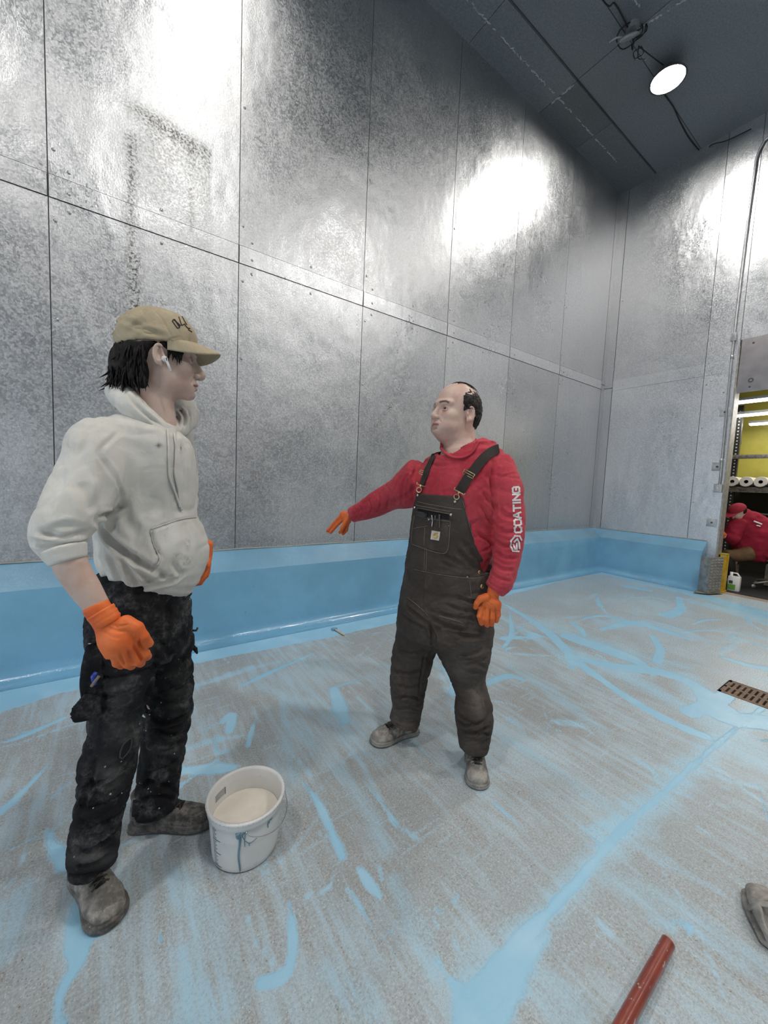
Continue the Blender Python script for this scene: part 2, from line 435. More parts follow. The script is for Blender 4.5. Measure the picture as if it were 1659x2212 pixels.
def sheets(name, rects, to3, mat, normal_off=.004, res=.05, stain=None, tones=None, parent=None, kind='structure'):
    """wall cladding: every sheet a slightly raised, gridded panel with returned edges, in ONE wall mesh"""
    vs, fs, tn, st = [], [], [], []
    for k, (u0, u1, v0, v1, off) in enumerate(rects):
        nu = max(2, int((u1-u0)/res)+1); nv = max(2, int((v1-v0)/res)+1); uu = np.linspace(u0, u1, nu); vv = np.linspace(v0, v1, nv)
        U, Vv = np.meshgrid(uu, vv, indexing='ij'); D = np.full(U.shape, float(off))
        # shallow oil-canning of the sheet
        q = np.stack([U*1.0, Vv*1.0, np.full(U.shape, k*3.7)], -1); e = np.minimum(np.minimum(U-u0, u1-U), np.minimum(Vv-v0, v1-Vv)); D = D+vnoise(q, 1.6, 5)*.0035*np.clip(e*6, 0, 1)
        base = sum(len(x) for x in vs); I = np.arange(U.size).reshape(U.shape)+base
        ed = [(U[0], Vv[0], D[0]), (U[-1], Vv[-1], D[-1]), (U[:, 0], Vv[:, 0], D[:, 0]), (U[:, -1], Vv[:, -1], D[:, -1])]; parts = [to3(U, Vv, D).reshape(-1, 3)]; ff = [np.stack([I[:-1, :-1], I[1:, :-1], I[1:, 1:], I[:-1, 1:]], -1).reshape(-1, 4)]; UU = [U.ravel()]; VV = [Vv.ravel()]; base += U.size
        for a, b_, c_ in ed:      # returned edges
            parts += [to3(a, b_, c_), to3(a, b_, c_*0)]; J = np.arange(len(a))+base; ff.append(np.stack([J[:-1], J[1:], J[1:]+len(a), J[:-1]+len(a)], -1)); base += 2*len(a); UU += [a, a]; VV += [b_, b_]
        vs.append(np.concatenate(parts)); fs.append(np.concatenate(ff)); U = np.concatenate(UU); Vv = np.concatenate(VV)
        tn.append(np.full(U.size, tones[k] if tones is not None else 1.0)); st.append((stain(U, Vv) if stain else np.zeros(U.shape)).ravel())
    o = mesh(name, np.concatenate(vs), np.concatenate(fs), mat, parent, smooth=False)
    attr(o, 'tone', np.concatenate(tn)); attr(o, 'stain', np.concatenate(st))
    if kind: o['kind'] = kind
    return o

def seg_d(U, Vv, a, b):
    a = np.array(a, float); b = np.array(b, float); q = np.stack([U, Vv], -1); ab = b-a; t = np.clip(((q-a)@ab)/(ab@ab), 0, 1)
    return np.linalg.norm(q-a-t[..., None]*ab, axis=-1)
# left wall: seams measured on the wall
SE = [-4.8, -3.68, -2.56, -1.44, -.33, .79, 1.92, 3.01, 4.1, 5.23, 6.44]
def W(px, py):
    h = hit(px, py, 1, WY); return (h[0], h[2])
def stainL(U, Vv):
    s = np.zeros(U.shape)
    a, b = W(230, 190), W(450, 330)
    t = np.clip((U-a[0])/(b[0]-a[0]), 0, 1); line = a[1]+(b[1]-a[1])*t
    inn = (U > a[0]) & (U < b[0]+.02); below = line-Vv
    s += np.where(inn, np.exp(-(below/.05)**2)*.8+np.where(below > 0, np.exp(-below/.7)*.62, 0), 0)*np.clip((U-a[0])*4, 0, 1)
    for px, y0, y1, w in ((283, 300, 700, .035), (410, 320, 500, .008), (292, 560, 760, .03)):
        q0, q1 = W(px, y0), W(px, y1); s += .75*np.exp(-(seg_d(U, Vv, q0, q1)/w)**2)
    for pts in (((90, 450), (90, 468), .014), ((168, 371), (190, 377), .007), ((108, 330), (120, 330), .004), ((822, 905), (850, 870), .03), ((845, 880), (868, 948), .03), ((800, 925), (828, 912), .025), ((1010, 440), (1060, 485), .02), ((570, 690), (640, 690), .12), ((560, 960), (640, 990), .1)):
        m = .45 if pts[2] > .012 else 1.2
        if pts[2] >= .1: m = .16
        s += m*np.exp(-(seg_d(U, Vv, W(*pts[0]), W(*pts[1]))/pts[2])**2)
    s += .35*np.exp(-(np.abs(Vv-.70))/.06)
    return np.clip(s, 0, 1)
rects = []; tones = []; g = .003
for i in range(len(SE)-1):
    x0, x1 = SE[i]+g, SE[i+1]-g
    rects += [(x0, x1, .4, 2.915, .004), (x0, x1, 3.055, CZ, .004), (x0+.002, x1-.002, 2.92, 3.05, .009)]
    tones += [RNG.uniform(.86, 1.03), RNG.uniform(.86, 1.03), RNG.uniform(.98, 1.08)]
rects += [(6.44+g, 6.549, .4, 2.99, .008), (6.44+g, 6.549, 3.0, CZ, .008)]; tones += [.9, .85]
wall_left = sheets('wall_left', rects, lambda u, v, d: np.stack([u, WY-d, v], -1), M_GALV, stain=stainL, tones=tones, res=.03)
rects = []; tones = []
YE = [3.249, 3.12, 1.94, DOOR+.003]
for a, b in ((3.12, 1.94), (1.94, DOOR)):
    rects += [(b+g, a-g, .4, 2.90, .004), (b+g, a-g, 3.04, CZ, .004), (b+g, a-g, 2.89, 3.045, .008)]; tones += [1.0, .9, 1.0] if a > 2 else [1.06, 1.0, 1.05]
rects += [(3.12+g, 3.246, .4, 2.93, .009), (3.12+g, 3.246, 2.94, CZ, .009)]; tones += [.85, .85]
y = DOOR
while y > -4.8:
    rects.append((y-1.15, y-g, 3.27, CZ, .004)); tones.append(1.0); y -= 1.15
rects += [(-4.9, -.9, .4, 3.26, .004)]; tones.append(.95)
wall_right = sheets('wall_right', rects, lambda u, v, d: np.stack([WX-d, u, v], -1), M_GALV, tones=tones, res=.04)
# backing so that gaps read dark and the walls have thickness
b = MB(); b.bb(-4.9, WX+.15, WY, WY+.15, 0, CZ+.2); o = b.build('wall_left_backing', M_SEAM, wall_left)
b = MB(); b.bb(WX, WX+.15, DOOR, WY, 0, CZ+.2); b.bb(WX, WX+.15, -.9, DOOR, 3.2, CZ+.2); b.bb(WX, WX+.15, -4.9, -.9, 0, CZ+.2)
b.build('wall_right_backing', M_SEAM, wall_right)
# far side wall of the hall, behind the camera
b = MB(); b.bb(-4.9, WX+.15, -5.0, -4.9, 0, CZ)
wb = b.build('wall_back', simple('wall_back_paint', (.42, .44, .46), .5, .2)); wb['kind'] = 'structure'
b = MB(); b.bb(-5.0, -4.9, -5.0, WY+.15, 2.9, CZ+.1)  # unseen panel added to block ambient light from the upper walls
b.build('wall_near_light_block', wb.data.materials[0])['kind'] = 'structure'
# screws
sm = MB().lathe([(0, .0045), (.006, .0038), (.0098, .0012), (.0105, 0)], n=14)
sm.add([], [])
me_s = None
def screw(wall, p, nv):
    global me_s
    if me_s is None:
        o = sm.build('screw', M_SCREW, wall, smooth=True); me_s = o.data
    else:
        o = bpy.data.objects.new('screw', me_s); COL.objects.link(o); o.parent = wall
    q = frame(nv); m = Matrix(((q[0, 0], q[0, 1], q[0, 2], p[0]), (q[1, 0], q[1, 1], q[1, 2], p[1]), (q[2, 0], q[2, 1], q[2, 2], p[2]), (0, 0, 0, 1)))
    o.matrix_local = m
for i, x in enumerate(SE[3:-1]):
    for dx, z in ((.03, 3.2), (.10, 3.10), (.10, 2.865), (.03, 2.79), (.10, 2.97), (.6, 3.09), (.6, 2.87), (.03, 2.2), (.03, 4.05)):
        if x+dx > 6.3 or (x < 0 and z > 4): continue
        screw(wall_left, (x+dx, WY-(.009 if z == 2.97 else .0045), z), (0, -1, 0))
for px, py in ((1531, 786), (1538, 806), (1536, 823), (1526, 831), (1516, 925), (1498, 1085), (1563, 848), (1345, 650), (1345, 832)):
    h = hit(px, py, 0, WX-.005); screw(wall_right, h, (-1, 0, 0))
# small square plates with a bolt, beside the doorway
M_PLATE = simple('grey_plate', (.50, .51, .52), .5, .6, var=.2)
for px, py in ((1566, 890), (1549, 1008), (1537, 1129)):
    h = hit(px, py, 0, WX-.01); b = MB(); b.bb(h[0], WX-.003, h[1]-.055, h[1]+.055, h[2]-.055, h[2]+.055)
    o = b.build('cover_plate', M_PLATE, wall_right, bevel=.002); b = MB(); b.lathe([(0, .008), (.012, .006), (.014, 0)], h+V(-.001, 0, 0), 10, frame((-1, 0, 0))); b.build('bolt', M_SEAM, wall_right)

# ------------------------------------------------------------------ ceiling
rects = [(-4.9, 3.1, 2.77, WY, .03), (3.105, 4.36, 2.77, WY, .03), (4.365, 5.2, 2.77, WY, .03), (5.205, WX, 2.77, WY, .03)]; tones = [1.0, .93, .72, .82]
xs = [-4.9, -1.6, .4, 2.4, 4.38, WX]; ys = [-4.9, -2.6, -.2, 2.24, 2.765]
for i in range(5):
    for j in range(4): rects.append((xs[i]+.004, xs[i+1]-.004, ys[j]+.004, ys[j+1]-.004, .004)); tones.append(RNG.uniform(.9, 1.1))
ceiling = sheets('ceiling', rects, lambda u, v, d: np.stack([u, v, CZ-d], -1), M_CEIL, tones=tones, res=.2)
b = MB(); b.bb(-4.9, WX+.15, -5, WY+.15, CZ, CZ+.15); b.build('ceiling_slab', M_SEAM, ceiling)
M_CAULK = simple('old_caulk', (.55, .57, .58), .6)
def caulk(a, c, n, w, gap=.3):
    b = MB(); a = np.array(a, float); c = np.array(c, float)
    for i in range(n):
        if RNG.rand() < gap: continue
        p = [a+(c-a)*(i+t)/n+V(RNG.normal(0, .006), RNG.normal(0, .006), 0) for t in (0, .35, .7, 1.02)]; b.tube(p, [w*RNG.uniform(.3, 1.2) for _ in p], 6)
    return b
split(caulk((2.6, 3.0, CZ-.031), (5.85, 3.0, CZ-.031), 60, .009, .2).build('caulk_bead', M_CAULK, ceiling))
split(caulk((4.37, 3.1, CZ-.031), (4.37, 2.8, CZ-.031), 10, .014, .3).build('caulk_bead', M_CAULK, ceiling))
split(caulk((4.37, 2.2, CZ-.005), (4.5, 1.7, CZ-.005), 14, .014, .35).build('caulk_bead', M_CAULK, ceiling))
split(caulk((4.2, 2.05, CZ-.005), (3.9, 2.1, CZ-.005), 8, .012, .4).build('caulk_bead', M_CAULK, ceiling))

# ------------------------------------------------------------------ kerb
def paint_blue(name, col, var=.1, rough=.16):
    t = NT(name); p = t.pos(); n = t.noise(p, 2.2, 4); f = t.noise(p, 28, 4, .6)
    c = t.mix(t.ss(n, .3, .7), tuple(x*(1-var) for x in col), tuple(min(1, x*(1+var)) for x in col))
    c = t.mix(t.ss(t.vor(p, 9), .02, .045, .75, 0), c, (.06, .12, .18))
    h = t.math('ADD', f, t.math('MULTIPLY', t.noise(p, 90, 3), .5))
    return t.out(color=c, rough=rough, spec=.6, coat=.35, coat_rough=.08, normal=t.bump(h, .35, .006))
BLUE = (.185, .42, .62)
M_KERB = paint_blue('wet_blue_coating', BLUE)
R_ = .09
prof = [(-.001, 0)]   # (offset towards the room, z) filleted foot
arc = [(R_*(1-math.sin(a)), R_*(1-math.cos(a))) for a in np.linspace(0, PI/2, 8)]
prof = [(R_+.02, .0015)]+[(x, z+.001) for x, z in arc]+[(0, CH-.012), (-.004, CH-.003), (-.012, CH), (-.235, CB)]
b = MB(); o_ = []
def ringL(off, z): return V(-4.9, CY-off, z), V(CX-off, CY-off, z), V(CX-off, 1.712, z)
pr = [ringL(o, z) for o, z in prof]
wb_ = CB
for i in range(len(pr)-1):
    a, c = pr[i], pr[i+1]
    if i == len(pr)-2: c = (V(-4.9, WY-.004, CB), V(WX-.004, WY-.004, CB), V(WX-.004, 1.712, CB))
    for j in range(2):
        n = 60 if j == 0 else 14
        for k in range(n):
            t0, t1 = k/n, (k+1)/n
            b.add([a[j]+(a[j+1]-a[j])*t0, a[j]+(a[j+1]-a[j])*t1, c[j]+(c[j+1]-c[j])*t1, c[j]+(c[j+1]-c[j])*t0], [(0, 1, 2, 3)])
cap = [V(p[2][0], 1.712, p[2][2]) for p in pr[1:-1]]+[V(WX-.004, 1.712, CB), V(WX-.004, 1.712, 0)]
b.add(cap, [tuple(range(len(cap)))])
kerb = b.build('trim_1', M_KERB, smooth=False); kerb['kind'] = 'structure'; kerb.data.shade_smooth(); kerb.data.set_sharp_from_angle(angle=.5)
# sealant line where kerb meets the cladding
bead = MB().tube([V(x, WY-.006, CB+.004+.002*math.sin(x*9)) for x in np.linspace(-3, WX, 80)], .006, 6).tube([V(WX-.006, y, CB+.004) for y in np.linspace(WY, 1.72, 20)], .006, 6).build('sealant_bead', simple('cream_sealant', (.42, .40, .35), .5), kerb)

# ------------------------------------------------------------------ floor with coating swept over concrete
def Fp(px, py): h = hit(px, py, 2, 0.0); return h[:2]
x0, x1, y0, y1, rs = -2.2, 6.7, -.7, 3.06, .0125
gx = np.arange(x0, x1, rs); gy = np.arange(y0, y1, rs); GX, GY = np.meshgrid(gx, gy, indexing='ij'); G2 = np.stack([GX, GY], -1)
wash = np.zeros(GX.shape)
film = np.full(GX.shape, -1.0)     # signed coverage, 0 = edge of a stroke, in metres*gain
wob = vnoise(np.stack([GX, GY, GX*0], -1), 14, 1)*.5+vnoise(np.stack([GX, GY, GX*0], -1), 40, 2)*.3
def stroke(pts, ws, soft=1.0, st=1.0, jag=.35):
    """brush sweep through picture points, half widths in metres"""
    global film, wash
    q = [Fp(*p) for p in pts]; q = [V(a[0], a[1], w) for a, w in zip(q, ws if hasattr(ws, '__len__') else [ws]*len(q))]; q = np.array(bez(q, 5)) if len(q) > 2 else np.array(q)
    R = q[:, 2].max()+.1; lo = q[:, :2].min(0)-R; hi = q[:, :2].max(0)+R
    i0, j0 = np.clip(((lo-[x0, y0])/rs).astype(int), 0, GX.shape); i1, j1 = np.clip(((hi-[x0, y0])/rs).astype(int)+1, 0, GX.shape)
    if i1 <= i0 or j1 <= j0: return
    g = G2[i0:i1, j0:j1]; best = np.full(g.shape[:2], -9.0)
    for a, c in zip(q[:-1], q[1:]):
        ab = (c-a)[:2]; t = np.clip(((g-a[:2])@ab)/max(ab@ab, 1e-9), 0, 1); d = np.linalg.norm(g-a[:2]-t[..., None]*ab, axis=-1); w = a[2]+(c[2]-a[2])*t
        best = np.maximum(best, w-d)
    if st < .75:
        wm = q[:, 2].max(); a = np.clip((best+wob[i0:i1, j0:j1]*.5*min(wm, .06))/(wm*.8)+.25, 0, 1); wash[i0:i1, j0:j1] = np.maximum(wash[i0:i1, j0:j1], a*a*(3-2*a)*st*1.5); return
    wmax = q[:, 2].max(); v = (best+wob[i0:i1, j0:j1]*jag*min(wmax, .05))/(.03*soft)
    film[i0:i1, j0:j1] = np.maximum(film[i0:i1, j0:j1], np.clip(v, -1, st))
# band along the kerb foot
S = [([(0, 1515), (171, 1470), (419, 1420), (800, 1345), (1100, 1275), (1279, 1237), (1400, 1262), (1510, 1288)], [.14, .11, .1, .12, .12, .09, .07, .1], 1, 1),
 # the long run along the slab joint, lower left to upper right
 ([(1030, 2160), (1110, 2050), (1200, 1955), (1290, 1855), (1345, 1790), (1430, 1715), (1500, 1650), (1570, 1590), (1659, 1520)], [.040, .030, .020, .018, .018, .018, .018, .018, .02], 1.2, 1, .25), ([(1030, 2160), (1110, 2050), (1200, 1955), (1290, 1855), (1345, 1790), (1430, 1715), (1500, 1650), (1570, 1590), (1659, 1520)], [.08, .06, .05, .05, .07, .07, .07, .08, .09], 1, .62),
 ([(940, 2065), (975, 2120), (1010, 2170), (1030, 2212)], [.006, .012, .03, .05], 1, 1), ([(1030, 2212), (1100, 2110), (1180, 2020)], [.07, .05, .02], 2, .8),
 # oblique sweep in the middle right
 ([(1090, 1305), (1170, 1355), (1250, 1430), (1330, 1490), (1430, 1550), (1520, 1590)], [.02, .05, .045, .035, .04, .04], 1, 1),
 ([(1230, 1375), (1330, 1410), (1400, 1440)], [.09, .10, .03], 2, 1), ([(1240, 1420), (1330, 1440), (1420, 1450), (1500, 1480), (1560, 1530)], [.05, .07, .07, .06, .08], 1.5, 1),
 ([(1300, 1360), (1370, 1345), (1440, 1365), (1490, 1380)], [.03, .07, .06, .02], 1.5, .9), ([(1410, 1375), (1425, 1400), (1420, 1430)], [.03, .04, .03], 1, 1),
 ([(1380, 1350), (1300, 1330), (1235, 1345)], [.05, .03, .01], 1, 1), ([(1235, 1345), (1255, 1360), (1262, 1375)], [.03, .03, .02], 1, .8),
 ([(1345, 1265), (1385, 1272), (1400, 1275)], [.04, .10, .04], 1, 1), ([(1310, 1295), (1400, 1290), (1450, 1300)], [.01, .02, .02], 1, .8),
 ([(1440, 1330), (1470, 1315), (1465, 1290)], [.08, .05, .03], 1, 1), ([(1480, 1275), (1560, 1300), (1659, 1330)], [.10, .16, .2], 3, 1), ([(1500, 1300), (1580, 1320), (1659, 1345)], [.12, .16, .15], 3, .7),
 ([(1560, 1420), (1610, 1435), (1659, 1445)], [.03, .05, .06], 2, .8), ([(1520, 1500), (1560, 1550), (1659, 1560)], [.06, .07, .09], 2, .9), ([(1490, 1540), (1540, 1520), (1570, 1500)], [.05, .06, .05], 1, 1),
 ([(1470, 1365), (1540, 1362), (1600, 1380), (1659, 1400)], [.02, .015, .02, .02], 1, .8), ([(1100, 1320), (1105, 1370), (1085, 1400)], [.01, .03, .012], 1, 1), ([(1090, 1405), (1100, 1400), (1115, 1398)], [.012, .018, .006], 1, 1),
 ([(1110, 1372), (1150, 1335), (1180, 1325)], [.012, .006, .004], 1, .9), ([(1055, 1475), (1100, 1460), (1130, 1470)], [.03, .035, .02], 1, .8),
 # between the two men
 ([(505, 1415), (560, 1400), (640, 1382), (700, 1372)], [.02, .03, .03, .01], 1, 1), ([(525, 1480), (600, 1445), (680, 1410)], [.02, .025, .01], 1.5, .8),
 ([(640, 1385), (655, 1420), (690, 1455)], [.009, .005, .003], .5, 1), ([(640, 1385), (700, 1420), (680, 1460)], [.005, .004, .003], .5, 1), ([(525, 1405), (600, 1415), (685, 1458)], [.006, .004, .003], .5, 1), ([(560, 1400), (640, 1420), (670, 1450)], [.004, .004, .003], .5, 1),
 ([(722, 1490), (735, 1530), (745, 1560)], [.035, .05, .03], 1.5, .9), ([(720, 1485), (790, 1465)], [.012, .006], .8, 1), ([(480, 1560), (500, 1545), (495, 1580)], [.02, .03, .02], 1, 1), ([(440, 1580), (500, 1543)], [.008, .008], 1, 1),
 ([(535, 1610), (545, 1575), (555, 1545)], [.02, .012, .004], .8, 1), ([(465, 1590), (470, 1625), (500, 1622)], [.01, .014, .006], 1, .9), ([(395, 1665), (480, 1660), (520, 1655)], [.03, .035, .01], 1.5, .8), ([(385, 1700), (470, 1640)], [.012, .01], 1, .9),
 ([(655, 1690), (690, 1740), (715, 1795), (740, 1850)], [.01, .02, .018, .02], 1.2, 1), ([(610, 1500), (620, 1600), (640, 1680)], [.03, .03, .03], 4, .35), ([(560, 1450), (640, 1480), (700, 1520)], [.05, .06, .05], 5, .2),
 ([(760, 1660), (800, 1705), (860, 1785)], [.006, .008, .012], 1, 1), ([(725, 1575), (780, 1650), (830, 1740)], [.01, .02, .01], 3, .4), ([(775, 1875), (795, 1905), (820, 1935)], [.014, .02, .012], .8, 1), ([(750, 1920), (780, 1960), (815, 2025)], [.008, .009, .002], .8, 1),
 ([(820, 1870), (825, 1900)], [.006, .008], 1, 1), ([(625, 1945), (632, 2010), (628, 2080), (610, 2110), (565, 2122)], [.006, .014, .016, .018, .014], .8, 1), ([(975, 1955), (1000, 1920)], [.008, .004], 1, 1), ([(940, 1965), (955, 1970)], [.01, .01], 1, 1),
 ([(870, 1790), (900, 1810)], [.012, .012], 2, .6), ([(850, 2010), (815, 2035)], [.006, .003], 1, .9), ([(1060, 1730), (1080, 1745), (1120, 1785)], [.004, .01, .006], 1, .9), ([(1215, 1760), (1270, 1800), (1310, 1838)], [.002, .006, .012], .7, 1),
 ([(1205, 1560), (1250, 1565), (1290, 1590)], [.03, .03, .01], 1.5, .7), ([(1375, 1640), (1410, 1665), (1420, 1690)], [.012, .014, .008], 1.5, .7), ([(1100, 1555), (1130, 1580)], [.03, .02], 2, .6), ([(955, 1440), (990, 1480), (975, 1500)], [.02, .06, .03], 1.5, .9), ([(930, 1410), (960, 1470), (1000, 1560)], [.02, .03, .05], 3, .5),
 # lower left
 ([(0, 1605), (50, 1590), (140, 1550)], [.008, .02, .012], .9, 1), ([(0, 1595), (60, 1580)], [.006, .01], 1, .9), ([(0, 1755), (50, 1710), (100, 1655)], [.03, .02, .008], 1, .9), ([(105, 1730), (150, 1690)], [.006, .008], 1, .9),
 ([(100, 1780), (115, 1830), (150, 1860)], [.006, .02, .04], 1.5, .9), ([(60, 1900), (0, 2060)], [.03, .05], 4, .4), ([(165, 1945), (170, 2010), (165, 2080), (130, 2150), (130, 2212)], [.01, .028, .026, .018, .02], 1, 1), ([(175, 1975), (205, 2015)], [.02, .02], 1, .9),
 ([(345, 2020), (350, 2035)], [.008, .007], .7, 1), ([(400, 2060), (440, 2212)], [.04, .07], 5, .5), ([(560, 1880), (580, 1860)], [.005, .005], 1, .9), ([(600, 1755), (625, 1755)], [.004, .004], 1, 1), ([(755, 2005), (760, 2000)], [.006, .005], 1, 1), ([(720, 2165), (722, 2165)], [.006, .006], 1, 1),
 # lower right
 ([(1260, 1790), (1310, 1800), (1350, 1770)], [.03, .05, .04], 2, .7), ([(1450, 1990), (1490, 2000), (1485, 2020)], [.008, .012, .006], 1, .9), ([(1410, 1990), (1450, 2005)], [.02, .02], 3, .5), ([(1290, 1990), (1320, 2020)], [.01, .014], 2, .6),
 ([(1560, 2080), (1585, 2095)], [.004, .005], 1, .9), ([(1540, 1650), (1600, 1700), (1659, 1740)], [.012, .012, .012], 2, .6), ([(1520, 1630), (1560, 1680), (1640, 1700)], [.02, .02, .02], 2, .6), ([(1350, 1800), (1450, 1870), (1560, 1930)], [.03, .03, .02], 4, .35)]
for q in S: stroke(*q)
S2 = [([(1180, 1350), (1280, 1385), (1380, 1420), (1480, 1440)], [.10, .16, .14, .08], 6, .45), ([(1230, 1400), (1330, 1450), (1430, 1500), (1520, 1550)], [.08, .12, .10, .08], 5, .5), ([(1300, 1345), (1420, 1350), (1540, 1390)], [.10, .14, .08], 6, .4), ([(1480, 1460), (1560, 1560), (1640, 1640)], [.12, .16, .14], 5, .5),
 ([(1100, 1440), (1200, 1500), (1300, 1580)], [.05, .08, .05], 6, .3), ([(560, 1480), (700, 1540), (820, 1640)], [.05, .08, .06], 6, .25), ([(640, 1560), (760, 1700), (840, 1830)], [.04, .05, .04], 6, .3), ([(1100, 1600), (1250, 1700), (1400, 1800)], [.04, .05, .04], 6, .3), ([(1300, 1900), (1450, 1960), (1600, 2060)], [.05, .06, .05], 6, .3), ([(850, 1900), (900, 2000), (940, 2100)], [.03, .04, .03], 6, .35), ([(380, 1900), (440, 2000), (500, 2150)], [.04, .05, .05], 6, .3), ([(700, 2100), (800, 2180)], [.04, .05], 6, .3), ([(1150, 2100), (1250, 2200)], [.05, .06], 6, .35),
 ([(430, 1480), (520, 1450), (600, 1430)], [.03, .04, .02], 3, .5), ([(400, 1620), (460, 1600), (520, 1590)], [.02, .03, .01], 2, .7), ([(1060, 1320), (1160, 1380), (1240, 1440)], [.04, .07, .05], 4, .5), ([(1560, 1360), (1659, 1380)], [.05, .08], 4, .5)]
for q in S2: stroke(*q)
# fine scrapes
for i in range(260):
    a = RNG.uniform([-.5, -.2], [5.8, 2.8]); ang = RNG.choice([-1.45, -1.2, .1, .5, -.8], p=[.35, .2, .2, .15, .1])+RNG.normal(0, .15); L = RNG.uniform(.05, .4)
    c = a+V(math.cos(ang), math.sin(ang))*L; m = (a+c)/2+RNG.normal(0, .02, 2)
    pp = [proj(V(q[0], q[1], 0))[:2] for q in (a, m, c)]
    if min(q[1] for q in pp) < 1300: continue
    stroke(pp, RNG.uniform(.002, .0055), .6, RNG.uniform(.3, .9), .6)
for i in range(26):   # broad translucent wipes in the far half
    a = RNG.uniform([2.2, .2], [5.9, 2.6]); ang = RNG.uniform(-.9, .7); L = RNG.uniform(.2, .8); c = a+V(math.cos(ang), math.sin(ang))*L; m = (a+c)/2+RNG.normal(0, .07, 2)
    stroke([proj(V(q[0], q[1], 0))[:2] for q in (a, m, c)], [.006, RNG.uniform(.015, .05), .006], 1.3, RNG.uniform(.2, 1), .5)
def floor_mat():
    t = NT('concrete_with_blue_coating'); p = t.pos(); f = t.at('film').outputs['Fac']; hz = t.at('haze').outputs['Fac']
    big = t.noise(p, 1.4, 5, .6); mid = t.noise(p, 9, 4, .6); fine = t.noise(p, 130, 4, .75); grit = t.noise(p, 330, 2, .6)
    c = t.mix(t.ss(big, .35, .65), (.42, .47, .49), (.56, .61, .635)); c = t.mix(t.ss(mid, .4, .75, 0, .5), c, (.40, .395, .38))
    c = t.mix(t.ss(fine, .38, .62), tuple(x*.55 for x in (.60, .61, .61)), c)
    v1 = t.vor(p, 190, out='Color'); v1c = t.n('ShaderNodeSeparateColor', i={0: v1}); vd = t.vor(p, 190)
    lightc = t.math('MULTIPLY', t.ss(v1c.outputs[0], .72, .76), t.ss(vd, .45, .3)); c = t.mix(t.math('MULTIPLY', lightc, .42), c, (.78, .79, .79))
    darkc = t.math('MULTIPLY', t.ss(v1c.outputs[1], .86, .88), t.ss(vd, .38, .25)); c = t.mix(t.math('MULTIPLY', darkc, .65), c, (.09, .085, .08))
    v2 = t.vor(p, 80, out='Color'); v2c = t.n('ShaderNodeSeparateColor', i={0: v2}); vd2 = t.vor(p, 80)
    brown = t.math('MULTIPLY', t.ss(v2c.outputs[0], .93, .95), t.ss(vd2, .22, .12)); c = t.mix(brown, c, (.20, .13, .07))
    # thin blue haze left by the squeegee
    st = t.noise(t.pos((14, 1.3, 1), (0, 0, .12)), 2.2, 5, .65); st2 = t.noise(t.pos((1.6, 12, 1), (0, 0, .4)), 2.4, 5, .65)
    hz1 = t.ss(t.math('ADD', t.math('MULTIPLY', big, .5), t.math('MULTIPLY', st, .5)), .42, .62, 0, .75)
    hz2 = t.math('MULTIPLY', t.ss(st2, .56, .68), t.ss(fine, .4, .6, .3, .8))
    hh = t.math('MULTIPLY', t.math('MAXIMUM', hz1, hz2), t.ss(grit, .35, .55, .45, 1.0)); hh = t.math('MAXIMUM', hh, t.math('MULTIPLY', hz, t.ss(fine, .35, .6, .35, 1)))
    c = t.mix(hh, c, (.50, .70, .83))
    spl = t.math('MULTIPLY', t.ss(t.vor(p, 45), .15, .08), t.ss(t.noise(p, 3.1, 3), .48, .6)); c = t.mix(t.math('MULTIPLY', spl, .8), c, (.62, .76, .86))
    # strokes: signed coverage plus fine breakup
    e = t.math('ADD', f, t.math('MULTIPLY', t.math('SUBTRACT', fine, .5), .55)); e = t.math('ADD', e, t.math('MULTIPLY', t.math('SUBTRACT', st, .5), .5))
    m = t.ss(e, -.10, .34)
    ws = t.at('wash').outputs['Fac']; wn = t.math('ADD', t.math('MULTIPLY', st, .6), t.math('MULTIPLY', fine, .4)); c = t.mix(t.math('MULTIPLY', ws, t.ss(wn, .36, .58, .35, 1.0)), c, (.42, .68, .85)); m = t.math('MAXIMUM', m, t.math('MULTIPLY', ws, .55))
    c = t.mix(t.ss(e, -.10, .34), c, (.36, .66, .87)); c = t.mix(t.math('MULTIPLY', m, t.ss(t.noise(p, 5, 3), .45, .7, 0, .45)), c, (.50, .76, .92))
    gl = t.ss(t.n('ShaderNodeSeparateXYZ', i={0: t.n('ShaderNodeTexCoord').outputs['Object']}).outputs[0], 1.4, 3.4, 0, 1)
    r = t.ss(fine, .3, .7, .34, .55); r = t.math('SUBTRACT', r, t.math('MULTIPLY', gl, .14)); r = t.math('SUBTRACT', r, t.math('MULTIPLY', hh, .08)); r = t.math('ADD', t.math('MULTIPLY', r, t.math('SUBTRACT', 1.0, m)), t.math('MULTIPLY', m, .17))
    h = t.math('ADD', t.math('MULTIPLY', fine, .8), t.math('MULTIPLY', m, .9)); h = t.math('ADD', h, t.math('MULTIPLY', mid, .6))
    return t.out(color=c, rough=r, spec=.5, normal=t.bump(h, .30, .004))
M_FLOOR = floor_mat()
I = np.arange(GX.size).reshape(GX.shape); Fq = np.stack([I[:-1, :-1], I[1:, :-1], I[1:, 1:], I[:-1, 1:]], -1).reshape(-1, 4)
